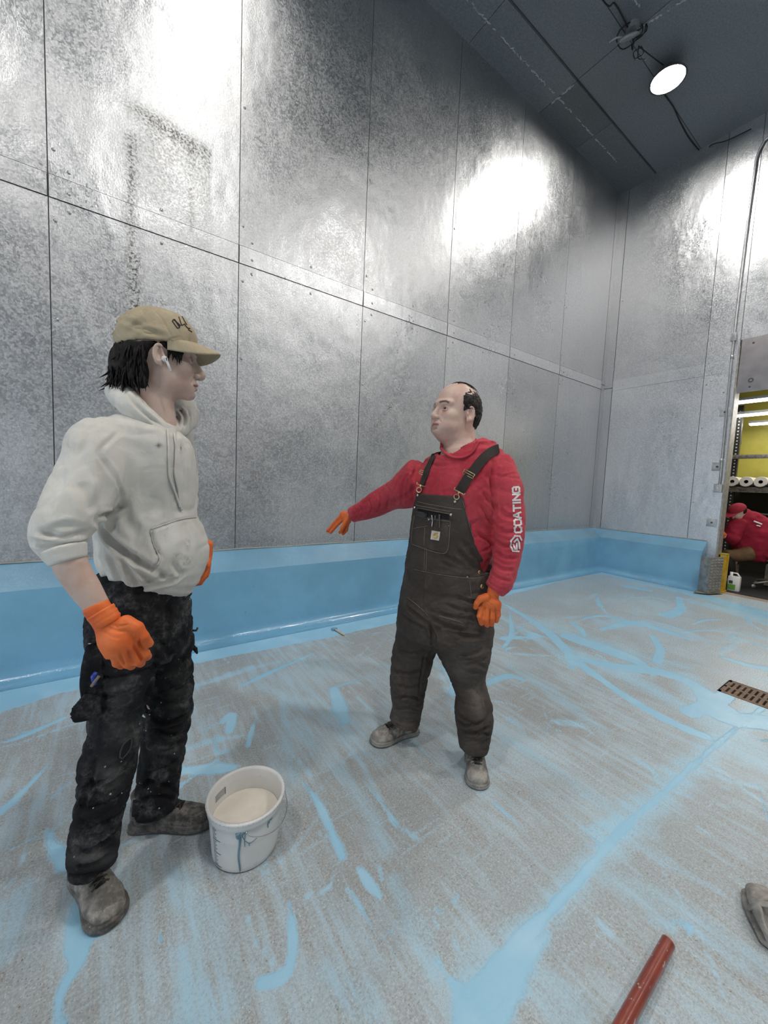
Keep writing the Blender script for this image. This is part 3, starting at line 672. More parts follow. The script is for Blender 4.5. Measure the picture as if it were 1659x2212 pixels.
# drain pocket left open
DR = (2.55, .43, 3.50, .70)   # provisional, replaced below
dx0, dx1, dy0, dy1 = 3.23, 3.50, -.10, .71
cx_ = (GX[:-1, :-1]+rs/2).ravel(); cy_ = (GY[:-1, :-1]+rs/2).ravel(); keep = ~((cx_ > dx0-.002) & (cx_ < dx1+.002) & (cy_ > dy0) & (cy_ < dy1+.002))
nb = GX.size; xo = [-5.0, x0, gx[-1], 6.9]; yo = [-5.0, y0, gy[-1], 3.3]
ex = [(-5, x0, -5, 3.3), (gx[-1], 6.56, -5, 3.3), (x0, gx[-1], -5, y0), (x0, gx[-1], gy[-1], 3.3)]
ev = []; ef = []
for q in ex: k = nb+len(ev); ev += [(q[0], q[2], 0), (q[1], q[2], 0), (q[1], q[3], 0), (q[0], q[3], 0)]; ef.append((k, k+1, k+2, k+3))
fv = np.concatenate([np.stack([GX, GY, 0*GX], -1).reshape(-1, 3), np.array(ev, float)])
floor = mesh('floor', fv, np.concatenate([Fq[keep], np.array(ef)]), M_FLOOR); floor['kind'] = 'structure'
attr(floor, 'film', np.concatenate([film.ravel(), np.full(len(ev), -1.0)]))
haze = np.exp(-((GY-.56)/.25)**2)*.25+np.clip((GX-3.0)/3, 0, .35)
attr(floor, 'wash', np.concatenate([wash.ravel(), np.zeros(len(ev))]))
attr(floor, 'haze', np.concatenate([haze.ravel(), np.zeros(len(ev))]))

# ------------------------------------------------------------------ lights
def lamp(x, y, z=CZ-.005, w=10.0, drop=.13):
    t = empty('high_bay_light', (x, y, z), 'round ceiling light', 'light', 'round lights on the ceiling')
    b = MB(); b.lathe([(0, z), (.05, z), (.05, z-.03), (.10, z-.05), (.165, z-drop+.02), (.175, z-drop), (.158, z-drop), (.158, z-drop+.012), (0, z-drop+.012)], (x, y, 0), 36).build('housing', simple('lamp_housing', (.12, .12, .13), .4, .6), t, smooth=False)
    me = MB().lathe([(0, z-drop+.002), (.1, z-drop+.002), (.156, z-drop+.008)], (x, y, 0), 36); me.build('diffuser', emis('lamp_diffuser', (1.0, .96, .90), w), t)
    return t
LW = 150.0
l0 = lamp(5.04, 2.10, w=LW); l0['label'] = 'glowing round ceiling light at the upper right, below the white junction box'; del l0['group']
for i, (x, y, n) in enumerate(((.74, 1.95, 'unseen round light over the left wall, reflected as the bright glare on the cladding'), (.6, -.6, ''), (3.75, -.75, ''), (2.9, -2.9, ''), (-1.8, .6, ''), (5.6, -2.6, ''))):
    l = lamp(x, y, w=LW*(.36 if i == 0 else 1)); l['label'] = 'round ceiling light outside the picture, above and behind the viewer'
w = NT('hall_ambient', world=True); bg = w.n('ShaderNodeBackground', i={0: (.84, .92, 1.0, 1), 1: 1.15}); wo = w.n('ShaderNodeOutputWorld'); w.t.links.new(bg.outputs[0], wo.inputs[0]); sc.world = w.m
sc.view_settings.view_transform = 'Standard'; sc.view_settings.look = 'None'; sc.view_settings.gamma = 1; sc.view_settings.exposure = 0.70; sc.view_settings.use_curve_mapping = False
sc.cycles.use_denoising = True; sc.cycles.max_bounces = 4; sc.cycles.use_adaptive_sampling = True; sc.cycles.adaptive_threshold = .1; sc.cycles.use_light_tree = False; sc.cycles.diffuse_bounces = 2; sc.cycles.glossy_bounces = 2; sc.cycles.sample_clamp_indirect = 6; sc.cycles.caustics_reflective = False; sc.cycles.caustics_refractive = False
# ------------------------------------------------------------------ skin, hair, cloth materials
def skin_mat(name, base, red):
    t = NT(name); p = t.pos(); n = t.noise(p, 22, 4); f = t.noise(p, 160, 3)
    c = t.mix(t.ss(n, .35, .7), base, red); c = t.mix(t.ss(f, .62, .75, 0, .35), c, tuple(x*.7 for x in red))
    lip = t.at('lip').outputs['Fac']; brow = t.at('brow').outputs['Fac']
    c = t.mix(lip, c, (.44, .19, .19)); c = t.mix(brow, c, (.045, .03, .025))
    return t.out(color=c, rough=.42, sss=.0, spec=.4, normal=t.bump(f, .12, .002))
M_SKIN_L = skin_mat('fair_skin', (.66, .50, .43), (.60, .41, .345))
M_SKIN_R = skin_mat('fair_ruddy_skin', (.70, .50, .42), (.64, .41, .34))
def hair_mat(name, c0, c1):
    t = NT(name); p = t.pos((1, 1, .25)); n = t.noise(p, 160, 3)
    return t.out(color=t.mix(t.ss(n, .3, .7), c0, c1), rough=.6, spec=.25, normal=t.bump(n, .6, .003))
M_HAIR_L = hair_mat('near_black_hair', (.004, .003, .003), (.014, .010, .009)); M_HAIR_R = hair_mat('dark_brown_hair', (.008, .006, .006), (.035, .026, .024))
def cloth(name, c0, c1, dirt=None, dcol=(.3, .28, .26), rough=.85, weave=900, wr=.25, wscale=(1, 1, 1), ds=9, lo=.5, hi=.72, spots=0, sheen=.0, wn=26):
    t = NT(name); p = t.pos(); n = t.noise(p, 5, 4); w = t.noise(p, weave, 1); wrk = t.noise(t.pos(wscale), wn, 4, .6, .6)
    c = t.mix(t.ss(n, .3, .7), c0, c1)
    c = t.mix(t.ss(wrk, .35, .6, .16, 0), c, tuple(x*.45 for x in c0))  # wrinkle hollows darkened in the colour, standing in for crease shade
    if dirt: c = t.mix(t.math('MULTIPLY', t.ss(t.noise(p, ds, 5, .7), lo, hi), t.ss(t.noise(p, 120, 3), .3, .65, .25, dirt)), c, dcol)
    if spots: c = t.mix(t.math('MULTIPLY', t.ss(t.vor(p, spots), .10, .06), t.ss(t.noise(p, 6, 3), .48, .56)), c, (.5, .55, .58))
    d = t.at('dust').outputs['Fac']; c = t.mix(t.math('MULTIPLY', d, t.ss(t.noise(p, 40, 4), .2, .6, .5, 1)), c, dcol)
    g = t.at('grime').outputs['Fac']; c = t.mix(t.math('MULTIPLY', g, t.ss(t.noise(p, 60, 4, .7), .4, .6)), c, tuple(x*.25 for x in c0))
    rg = t.ss(t.math('ABSOLUTE', t.math('SUBTRACT', wrk, .5)), 0, .07)
    h = t.math('ADD', t.math('MULTIPLY', wrk, .7), t.math('MULTIPLY', w, .12)); h = t.math('ADD', h, t.math('MULTIPLY', rg, .09))
    return t.out(color=c, rough=rough, spec=.25, sheen=sheen, normal=t.bump(h, wr, .012))
M_HOOD = cloth('cream_fleece', (.66, .645, .60), (.74, .725, .68), .35, (.45, .43, .38), .9, wr=.18, wscale=(1, 1, 1), ds=7, lo=.6, hi=.8, sheen=.15, wn=14)
M_BLACK = cloth('dusty_black_canvas', (.0055, .0055, .007), (.013, .013, .016), .9, (.135, .135, .135), .85, wr=.8, ds=13, lo=.46, hi=.72, spots=34, wn=20)
M_BROWNCLOTH = cloth('washed_brown_duck', (.060, .048, .042), (.088, .073, .064), .55, (.17, .145, .125), .85, wr=.5, ds=8, lo=.48, hi=.8)
M_RED = cloth('red_jersey', (.50, .040, .065), (.62, .075, .10), None, rough=.85, wr=.55, sheen=.1, wn=20)
def glove_mat():
    t = NT('orange_nitrile'); p = t.pos((1, 1, .35)); n = t.noise(p, 110, 3, .6); c = t.mix(t.ss(t.noise(t.pos(), 12, 3), .3, .7), (.72, .13, .03), (.86, .20, .05))
    return t.out(color=c, rough=.5, spec=.35, normal=t.bump(n, .5, .003))
M_GLOVE = glove_mat()
M_WHITE = simple('white_plastic', (.78, .78, .78), .3, var=.02)
M_EYEW = simple('eye_white', (.50, .47, .45), .2, var=.02); M_IRIS = simple('dark_iris', (.03, .02, .015), .15)
M_BRASS = simple('brass_hardware', (.62, .48, .27), .3, .9); M_STEEL = simple('steel_hardware', (.5, .5, .5), .3, .9)
M_STITCH = simple('pale_stitching', (.26, .22, .19), .8)

class Head:
    def __init__(s, c, fwd, up, size=1.0, wide=1.0, jowl=0.0, sx=1.0, dome=0.0, ear=1.0):
        s.ear = ear
        s.sx = sx; s.dome = dome
        f = nrm(fwd); u = np.array(up, float); u = nrm(u-f*(u@f)); l = np.cross(u, f); s.M = np.stack([f, l, u], 1); s.c = np.array(c, float); s.s = size; s.w = wide; s.j = jowl
    def W(s, x, y, z): return s.c+s.M@V(x*s.sx, y, z)*s.s
    def L(s, p): return ((np.asarray(p)-s.c)@s.M)/s.s/np.array([s.sx, 1, 1])
def head_field(H, neck_to, neck_r, vox=.0023, nose=1.0, flare=1.1):
    """field in world space whose features are laid out in head space (x forward, y left, z up)"""
    s = H.s; j = H.j; w = H.w
    lo = np.minimum(H.c-.15*s, np.array(neck_to)-.08); hi = np.maximum(H.c+.15*s, np.array(neck_to)+.08); lo[2] = min(H.c[2]-.21*s, neck_to[2]-.03); F = Field(lo, hi, vox)
    R = H.M
    def E(c, r, k=0.0, op='u', tilt=None):
        M = R if tilt is None else R@tilt; F.ell(H.W(*c), V(r[0]*H.sx, r[1], r[2])*s, k*s, M, op)
    def ry(a): c_, s_ = math.cos(a), math.sin(a); return np.array([[c_, 0, s_], [0, 1, 0], [-s_, 0, c_]])
    def rx(a): c_, s_ = math.cos(a), math.sin(a); return np.array([[1, 0, 0], [0, c_, -s_], [0, s_, c_]])
    def rz(a): c_, s_ = math.cos(a), math.sin(a); return np.array([[c_, -s_, 0], [s_, c_, 0], [0, 0, 1]])
    E((-.012, 0, .030+H.dome), (.100, .077*w, .088+H.dome)); E((-.045, 0, .0), (.06, .066*w, .07), .03)
    E((.030, 0, -.025), (.062, .058*w, .082), .025)
    E((.022, 0, -.073), (.060+j*.3, .050*w+j, .034+j*.5), .025); E((.078, 0, -.095), (.020, .021*w, .017), .020)
    E((-.002, .045*w, -.055), (.030, .018, .045), .022); E((-.002, -.045*w, -.055), (.030, .018, .045), .022)
    if j: E((.008, 0, -.108), (.056, .050+j, .026), .03); E((.055, .032, -.07), (.03, .025+j, .03), .02); E((.055, -.032, -.07), (.03, .025+j, .03), .02)
    E((.076, 0, -.072), (.024, .027, .022), .016); E((.088, 0, -.056), (.011, .015, .014), .008)     # muzzle
    for q in (1, -1):
        E((.056, .043*w*q, -.030), (.026, .020, .022), .018)      # cheekbone
        F.cap(H.W(.090, .010*q, .022), H.W(.070, .046*w*q, .020), .011*s, .009*s, .014*s)   # brow
        E((.096, .031*w*q, -.004), (.020, .021, .0145), .010, 's')       # socket
        E((.0712, .031*w*q, -.004), (.0150, .0165, .0118), .004)      # lids mass
        pts = [H.W(.0715+.0165*math.cos(a)*.98, .031*w*q+.015*math.sin(a), -.004+.0052*math.cos(a)) for a in np.linspace(-1.0, 1.0, 6)]; F.path(pts, .0024*s, .002*s)
        pts = [H.W(.0710+.0160*math.cos(a)*.98, .031*w*q+.015*math.sin(a), -.0045-.0062*math.cos(a)) for a in np.linspace(-1.0, 1.0, 6)]; F.path(pts, .0019*s, .002*s)
        pts = [H.W(.0715+.0180*math.cos(a), .031*w*q+.0125*math.sin(a), -.0035) for a in np.linspace(-.95, .95, 7)]; F.path(pts, .0042*s, .001*s, 's')     # eye slit
    F.cap(H.W(.093, 0, -.028), H.W(.103*nose, 0, -.042), .0105*s, .0090*s, .006*s)
    F.cap(H.W(.090, 0, .006), H.W(.109*nose, 0, -.031), .0075*s, .0095*s, .010*s); E((.108*nose, 0, -.0365), (.0125, .0115, .0095), .006)
    for q in (1, -1):
        E((.099, .0125*q, -.0405), (.0125, .0068, .0078), .004); E((.1035, .0075*q, -.0475), (.0060, .0036, .0036), .002, 's')
        F.cap(H.W(.094, .014*q, -.045), H.W(.084, .030*q, -.066), .0016*s, .0016*s, .006*s, 's')
    up = [H.W(.0985-.012*(a*a), .0235*a, -.0655-.0035*a*a) for a in np.linspace(-1, 1, 9)]; F.path(up, [s*(.0024+.0040*(1-a*a)) for a in np.linspace(-1, 1, 9)], .003*s)
    lw = [H.W(.0960-.012*(a*a), .0215*a, -.0765+.0055*a*a) for a in np.linspace(-1, 1, 9)]; F.path(lw, [s*(.0022+.0044*(1-a*a)) for a in np.linspace(-1, 1, 9)], .003*s)
    mo = [H.W(.103-.014*(a*a), .0225*a, -.0712) for a in np.linspace(-1, 1, 7)]; F.path(mo, .0027*s, .0015*s, 's')
    E((.096, 0, -.0865), (.007, .014, .0035), .007, 's')
    for q in (1, -1):       # ears
        T = rz(-.35*q)@ry(.12)@rx(.12*q)
        e = H.ear; E((-.010, .078*w*q, -.014), (.0185*e, .0085, .0315*e), .004, tilt=T); E((-.006, .0870*w*q, -.012), (.0125*e, .0095, .0215*e), .003, 's', tilt=T)
        c0 = [H.W(-.008-.0165*e*math.cos(a), (.0845*w)*q, -.012+.027*e*math.sin(a)) for a in np.linspace(-1.35, 2.1, 10)]; F.path(c0, .0032*s, .002*s)
        c0 = [H.W(-.008-.0100*e*math.cos(a), (.0835*w)*q, -.012+.017*e*math.sin(a)) for a in np.linspace(-1.0, 1.3, 8)]; F.path(c0, .0020*s, .002*s)
        E((.004, .0795*w*q, -.016), (.0045, .005, .007), .003); E((-.002, .079*w*q, -.014-.026*e), (.0080*e, .006, .0090*e), .004)
    # neck
    n0 = H.W(-.030, 0, -.045); F.chain([(n0, H.M[:, 1], neck_r*.98, neck_r*.98), ((n0+neck_to)/2, H.M[:, 1], neck_r, neck_r), (np.array(neck_to), H.M[:, 1], neck_r*flare, neck_r*flare)], k=.022*s)
    return F
def head_attrs(o, H, S):
    v = S.v; q = H.L(v); x, y, z = q[:, 0], q[:, 1], q[:, 2]
    lip = np.exp(-((z+.0712)/.0095)**4)*np.exp(-(y/.0225)**6)*(x > .078); attr(o, 'lip', lip*.75)
    w = H.w; yy = np.abs(y)/w; bz = .0205+.004*np.sin(np.clip((yy-.012)/.036, 0, 1)*PI)-.002*(yy > .04)
    brow = np.exp(-((z-bz)/(.0052))**4)*(1/(1+np.exp(-(yy-.013)*1200)))*(1/(1+np.exp((yy-.049)*900)))*(x > .04); attr(o, 'brow', brow*.9)
def eyes(H, par):
    for q in (1, -1):
        b = MB(); c = H.W(.0708, .031*H.w*q, -.004); R = frame(H.M[:, 0])
        b.lathe([(.0141*H.s*math.sin(a), .0141*H.s*math.cos(a)) for a in np.linspace(0.02, PI-.02, 14)], c, 20, np.diag([H.sx, 1, 1])@R if 0 else R); o = b.build('eye', M_EYEW, par, smooth=True)
        b = MB(); b.lathe([(.0063*H.s*math.sin(a)/math.sin(.46)*1.0 if 0 else .0144*H.s*math.sin(a), .0144*H.s*math.cos(a)) for a in np.linspace(0.0, .52, 6)], c, 18, frame(H.M[:, 0])); b.build('iris', M_IRIS, o, smooth=True)

# ------------------------------------------------------------------ hands
def hand_field(F, wrist, knuck, side, back, size, fingers, thumb, fr=.0088, palm_t=.014, wr=.027, k=.008):
    """wrist, knuckle-row centre, unit side axis (towards index), unit back-of-hand axis. fingers: 4 lists of joints from knuckle on"""
    w = np.array(wrist); kc = np.array(knuck); sd = nrm(side); ax = nrm(kc-w); s = size
    F.chain([(w-ax*.03*s, sd, wr*s, wr*.8*s), (w+ax*.015*s, sd, wr*1.02*s, wr*.72*s), (w+(kc-w)*.55, sd, .039*s, palm_t*1.15*s), (kc-ax*.005*s, sd, .041*s, palm_t*s)], k=k, capf=.7)
    for pts, r in fingers: F.path(pts, [r*s*(1.12-.09*i) for i in range(len(pts))], .004, ks=.003)
    pts, r = thumb; F.path(pts, [r*s*q for q in (1.55, 1.25, 1.05, .9)][:len(pts)], .007, ks=.004)
    return F

# ------------------------------------------------------------------ boots
def boot(par, name, toe, heel, mat, msole, L=None, high=.11, wide=1.0, lace=None, toecap=None, vox=.0035, thick=.028, label=None, dark=False, lx=.098):
    """toe and heel: floor points (x,y)"""
    t = V(toe[0], toe[1], 0); h = V(heel[0], heel[1], 0); L = np.linalg.norm(t-h); f = (t-h)/L; l = V(-f[1], f[0], 0); s = L/.30
    def w(x, y, z): return h+f*x*s+l*y*s*wide+V(0, 0, z*s)
    lo = np.minimum(h, t)-.09*s*wide; hi = np.maximum(h, t)+.09*s*wide; lo[2] = -.01; hi[2] = (high+.08)*s
    F = Field(lo, hi, vox); M = np.stack([f, l, V(0, 0, 1)], 1)
    F.chain([(w(.045, 0, .052), l, .037*s*wide, .050*s), (w(.10, 0, .062), l, .039*s*wide, .050*s), (w(.16, .0, .050), l, .042*s*wide, .040*s), (w(.215, 0, .038), l, .047*s*wide, .036*s), (w(.258, 0, .034), l, .040*s*wide, .030*s)], capf=1.0)
    F.chain([(w(.055, 0, .06), l, .038*s*wide, .045*s), (w(.052, 0, .10), l, .038*s*wide, .046*s), (w(.050, 0, high+.03), l, .040*s*wide, .048*s)], k=.03)
    F.mod(lambda p, g: np.maximum(g, .012*s-p[..., 2]))
    S = F.nets().smooth(2)
    S.disp(lambda v: vnoise(v, 28, 3)*.0022*s+vnoise(v, 70, 4)*.001*s)
    o = S.build(name, mat, par); xx_ = (S.v-h)@f/s; attr(o, 'dark', (1/(1+np.exp((xx_-.222)*110)))*(.85 if dark else .0))
    # outsole: stepped outline plate
    b = MB(); out = [(0, .022), (.004, .034), (.03, .040), (.08, .036), (.13, .036), (.18, .044), (.225, .052), (.265, .046), (.292, .028), (.302, .0)]
    pts = out+[(x, -y) for x, y in out[::-1][1:]]; pts = [(a, c) for a, c in pts]
    n = len(pts); ring = lambda z, g: [w(.15+(x-.15)*(1+g), y*(1+g*2.2), z) for x, y in pts]
    rs_ = [ring(.0015/s, -.03), ring(.006, .015), ring(thick*.55, .03), ring(thick*.62, .0), ring(thick, .015), ring(thick+.004, -.04)]
    vs = [q for r in rs_ for q in r]; fs = [(i*n+k, i*n+(k+1) % n, (i+1)*n+(k+1) % n, (i+1)*n+k) for i in range(len(rs_)-1) for k in range(n)]+[tuple(range(n))[::-1], tuple((len(rs_)-1)*n+k for k in range(n))]
    b.add(vs, fs); so = b.build('outsole', msole, o, smooth=True)
    md = so.modifiers.new('s', 'SUBSURF'); md.levels = md.render_levels = 2
    if lace is not None:
        b = MB()
        for i in range(5):
            x = lx+.019*i
            a, c = [], []
            for q in np.linspace(-1, 1, 7):
                for arr, dx in ((a, .010), (c, -.010)):
                    pnt = w(x+dx*q, .021*q, .14); hh = S.bvh().ray_cast(Vector(pnt), Vector((0, 0, -1)))
                    if hh[0] is not None: arr.append(np.array(hh[0])+V(0, 0, .0022))
            for arr in (a, c):
                if len(arr) > 2: b.tube(arr, .0026*s, 6)
        if b.v: b.build('lace', lace, o, smooth=True)
        tp = [w(lx-.01+.10*i/6, 0, .15) for i in range(7)]; row = []
        for q in tp:
            hh = S.bvh().ray_cast(Vector(q), Vector((0, 0, -1)))
            if hh[0] is not None: row.append(np.array(hh[0])+V(0, 0, .0006))
        if len(row) > 2: b = MB().tube(row, .017*s, 10, sc=.12, ref=(0, 0, 1)); b.build('tongue', M_BLACK, o, smooth=True)
    return o
def leather(name, c0, c1, dirt, dc):
    t = NT(name); p = t.pos(); n = t.noise(p, 14, 4); d = t.noise(p, 30, 5, .7); c = t.mix(t.ss(n, .3, .7), c0, c1); c = t.mix(t.ss(d, .38, .66, 0, dirt), c, dc); k = t.vor(p, 60); c = t.mix(t.ss(k, .12, .05, 0, .5), c, (.55, .55, .52))
    c = t.mix(t.math('MULTIPLY', t.at('dark').outputs['Fac'], t.ss(d, .35, .65, 1, .25)), c, (.055, .05, .045))
    return t.out(color=c, rough=.75, normal=t.bump(d, .5, .005))
M_BOOT_D = leather('dusty_black_leather', (.035, .032, .03), (.07, .062, .058), .85, (.24, .22, .20)); M_BOOT_D2 = leather('plaster_coated_black_leather', (.09, .085, .08), (.16, .15, .14), .9, (.34, .32, .29))
M_BOOT_G = leather('plaster_caked_grey_leather', (.22, .205, .19), (.34, .32, .295), .75, (.50, .475, .43)); M_SOLE_D = leather('dark_rubber', (.05, .045, .042), (.10, .095, .09), .7, (.26, .24, .22)); M_SOLE_G = leather('grey_dusty_rubber', (.16, .15, .14), (.26, .25, .235), .7, (.40, .38, .35))
M_LACE = simple('dark_lace', (.05, .045, .04), .8)
# ------------------------------------------------------------------ the man in the cream hoodie
BL = Body(.07, 1.42, -20)
A = BL.Q
manL = empty('person', (.05, 1.42, 0), 'person in a cream hoodie and tan cap, facing right, orange gloved fist at the thigh', 'person')
# head
HL = Head(A(350, 772, -.02), (1, -.08, .0), (.0, 0, 1), 1.07, sx=.89, ear=.86)
FL = head_field(HL, A(335, 925, -.02), .056, nose=1.07)
SL = FL.nets().smooth(1)
# bare body below the clothes, arms and legs included, joined into the same mesh

def body_lower(B, lo, hi, vox, chains, k=.03):
    F = Field(lo, hi, vox)
    for c in chains: F.chain(c, k=k)
    return F
def join(name, surfs, mat, par):
    n = 0; v = []; f = []
    for s in surfs: v.append(s.v); f.append(s.f+n); n += len(s.v)
    return mesh(name, np.concatenate(v), np.concatenate(f), mat, par, smooth=True)
lat = BL.l
shR, elR, wrR = A(205, 1000, -.13), A(122, 1165, -.23), A(222, 1325, -.27)
shL, elL, wrL = A(385, 965, .17), A(370, 1150, .24), A(437, 1195, .10)
torso = [(A(330, 935, -.01), lat, .09, .06), (A(322, 985, 0), lat, .13, .085), (A(312, 1080, 0), lat, .13, .09), (A(310, 1180, 0), lat, .12, .09), (A(300, 1290, 0), lat, .13, .09), (A(298, 1370, 0), lat, .13, .09)]
fR, fL_ = V(*Fp(235, 1945), 0), V(*Fp(350, 1775), 0)
F = body_lower(BL, np.array([-.45, .85, 0]), np.array([.6, 1.95, 1.6]), .008, [torso,
    [(shR, BL.f, .045, .045), ((shR+elR)/2, BL.f, .040, .040), (elR, BL.f, .038, .038)], [(shL, BL.f, .055, .055), (elL, BL.f, .042, .042)], [(elL, BL.f, .042, .042), (wrL, BL.f, .028, .028)],
    [(A(262, 1370, -.08), lat, .085, .085), (A(245, 1600, -.11), lat, .045, .045), (A(208, 1800, -.14), lat, .036, .036), (A(208, 1850, -.13), lat, .032, .032)],
    [(A(340, 1370, .08), lat, .085, .085), (A(350, 1560, .1), lat, .045, .045), (A(335, 1740, .08), lat, .04, .04)]])
SB = F.nets().smooth(1)
# near forearm, finer
F = Field(np.minimum(elR, wrR)-.08, np.maximum(elR, wrR)+.08, .004)
d_ = nrm(wrR-elR)
F.chain([BL.sec(128, 1200, 176, 1186, -.24, .92, BL.f), BL.sec(112, 1226, 188, 1203, -.245, .92, BL.f), BL.sec(130, 1258, 200, 1228, -.25, .92, BL.f), BL.sec(152, 1288, 215, 1255, -.255, .9, BL.f), BL.sec(180, 1320, 232, 1290, -.262, .88, BL.f), BL.sec(203, 1345, 246, 1316, -.27, .85, BL.f)], sub=4, capf=.5)
SF = F.nets().smooth(2)
oL = join('body', [SL, SB, SF], M_SKIN_L, manL)
class _T: pass
tmp = _T(); tmp.v = np.concatenate([SL.v, SB.v, SF.v]); head_attrs(oL, HL, tmp)
eyes(HL, manL)
# ---- hoodie
lo = np.array([-.55, .80, .55]); hi = np.array([.75, 1.98, 1.62])
F = Field(lo, hi, .0055)
tor = BL.secs([(268, 905, 375, 925, .0), (205, 955, 412, 945, -.01), (188, 1010, 423, 1000, -.01), (190, 1080, 425, 1075, -.0), (196, 1140, 432, 1135, .0), (203, 1190, 452, 1180, .0), (207, 1235, 440, 1225, 0), (213, 1265, 408, 1252, 0), (214, 1287, 384, 1280, 0)], .88)
F.chain(tor, k=.0, capf=.35)
sec = BL.sec
F.chain([sec(205, 935, 262, 915, -.09, 1, BL.f), sec(150, 962, 262, 940, -.13, 1, BL.f), sec(119, 1015, 262, 1012, -.165, .95, BL.f), sec(92, 1080, 245, 1068, -.19, .95, BL.f), sec(64, 1135, 212, 1118, -.215, .95, BL.f), sec(56, 1165, 194, 1148, -.225, .9, BL.f), sec(72, 1192, 188, 1172, -.232, .9, BL.f), sec(96, 1216, 186, 1192, -.24, .9, BL.f)], k=.035, sub=4, capf=.35)
F.chain([sec(330, 925, 420, 930, .12, 1, BL.f), sec(345, 1000, 426, 1000, .2, 1, BL.f), sec(330, 1090, 427, 1090, .24, 1, BL.f), (A(378, 1140, .25), BL.f, .06, .06)], k=.03)
F.chain([(A(378, 1140, .25), BL.f, .06, .055), (A(420, 1178, .16), BL.f, .045, .04)], k=.03)
# opening at the neck and soft hem
F.mod(lambda p, g: smax(g, (-(g*0+d_ell(p, A(340, 888, -.01), (.075, .085, .075)))), .008))
S = F.nets().smooth(2)
C_ = lambda pts, w, d: (S.curve(pts), w, d)
fold = [C_([(262, 930), (232, 955), (215, 980), (235, 1010), (258, 1060), (262, 1090)], .006, .004),       # armhole seam
 C_([(262, 1090), (235, 1110), (215, 1118)], .008, .012), C_([(205, 1118), (240, 1170), (300, 1215), (338, 1235)], .009, .014), C_([(215, 1145), (260, 1185), (330, 1228)], .012, .008),
 C_([(85, 1150), (130, 1160), (190, 1152)], .008, .012), C_([(60, 1172), (110, 1178), (185, 1176)], .008, .013), C_([(72, 1190), (120, 1192), (180, 1183)], .006, .007), C_([(100, 1150), (140, 1138), (185, 1145)], .010, .007),
 C_([(172, 1040), (190, 1075), (200, 1110)], .014, .008), C_([(140, 1010), (110, 1065), (90, 1110)], .016, .006), C_([(222, 990), (228, 1050), (215, 1100)], .014, .008), C_([(262, 1090), (250, 1120), (240, 1150)], .01, .008),
 C_([(230, 1190), (250, 1235), (262, 1262)], .010, .010), C_([(255, 1195), (280, 1240), (300, 1268)], .010, .010), C_([(205, 1200), (222, 1235), (235, 1262)], .01, .008), C_([(280, 1200), (300, 1235), (330, 1262)], .009, .008), C_([(300, 1262), (340, 1255), (355, 1240)], .008, .007),
 C_([(212, 1262), (250, 1270), (300, 1272), (340, 1264), (375, 1255), (402, 1238)], .007, .008),      # rib seam
 C_([(325, 1145), (360, 1133), (395, 1122), (422, 1119)], .004, .0035), C_([(325, 1146), (332, 1175), (345, 1205)], .006, .012), C_([(345, 1205), (338, 1222), (325, 1235)], .005, .006),
 C_([(398, 1122), (405, 1160), (400, 1200)], .02, .004), C_([(375, 1215), (385, 1235), (398, 1238)], .008, .008), C_([(345, 1235), (360, 1250), (375, 1245)], .007, .007), C_([(285, 930), (295, 1000), (300, 1080)], .022, .006), C_([(335, 960), (345, 1040), (342, 1120)], .02, .005),
 C_([(300, 960), (320, 1010), (318, 1080), (310, 1130)], .018, .006), C_([(397, 960), (402, 1020), (405, 1080)], .014, .005), C_([(265, 1075), (275, 1120), (300, 1160)], .014, .007), C_([(235, 890), (215, 915), (196, 930)], .004, .002)]
S.folds([f for f in fold if len(f[0]) > 1])
S.disp(lambda v: vnoise(v, 11, 21)*.004+crumple(v, 8, .0045, 23, (1.3, 1.3, .8))*np.clip((v[:, 2]-.98)*8, 0, 1)+vnoise(v, 30, 22)*.0008)
SH = S; hood_o = S.build('hoodie', M_HOOD, manL)
def px_attr(S, spots):
    q = proj(S.v); r = np.zeros(len(q))
    for x, y, rx, ry, a in spots: r = np.maximum(r, a*np.exp(-((q[:, 0]-x)/rx)**2-((q[:, 1]-y)/ry)**2))
    return r
attr(hood_o, 'grime', px_attr(S, [(342, 962, 7, 5, 1), (392, 968, 4, 9, 1), (398, 1212, 16, 8, .8), (405, 1175, 6, 14, .5), (385, 1200, 10, 5, .6), (300, 1180, 20, 30, .1), (355, 1140, 6, 40, .2)]))
# sleeve cuff edge and hem band as parts
F = Field(A(140, 1210, -.24)-.12, A(140, 1210, -.24)+.12, .004)
F.chain([sec(84, 1196, 189, 1172, -.241, .95, BL.f), sec(103, 1224, 189, 1199, -.249, .95, BL.f)], capf=.12)
Sc = F.nets().smooth(1); Sc.build('cuff', M_HOOD, hood_o)
F = Field(A(300, 1290, 0)-.3, A(300, 1290, 0)+.3, .006); F.chain(BL.secs([(209, 1268, 405, 1256, 0), (209, 1296, 384, 1290, 0)], .9), capf=.12)
Sr = F.nets().smooth(2); Sr.disp(lambda v: vnoise(v, 30, 9)*.002); Sr.build('hem_band', M_HOOD, hood_o)
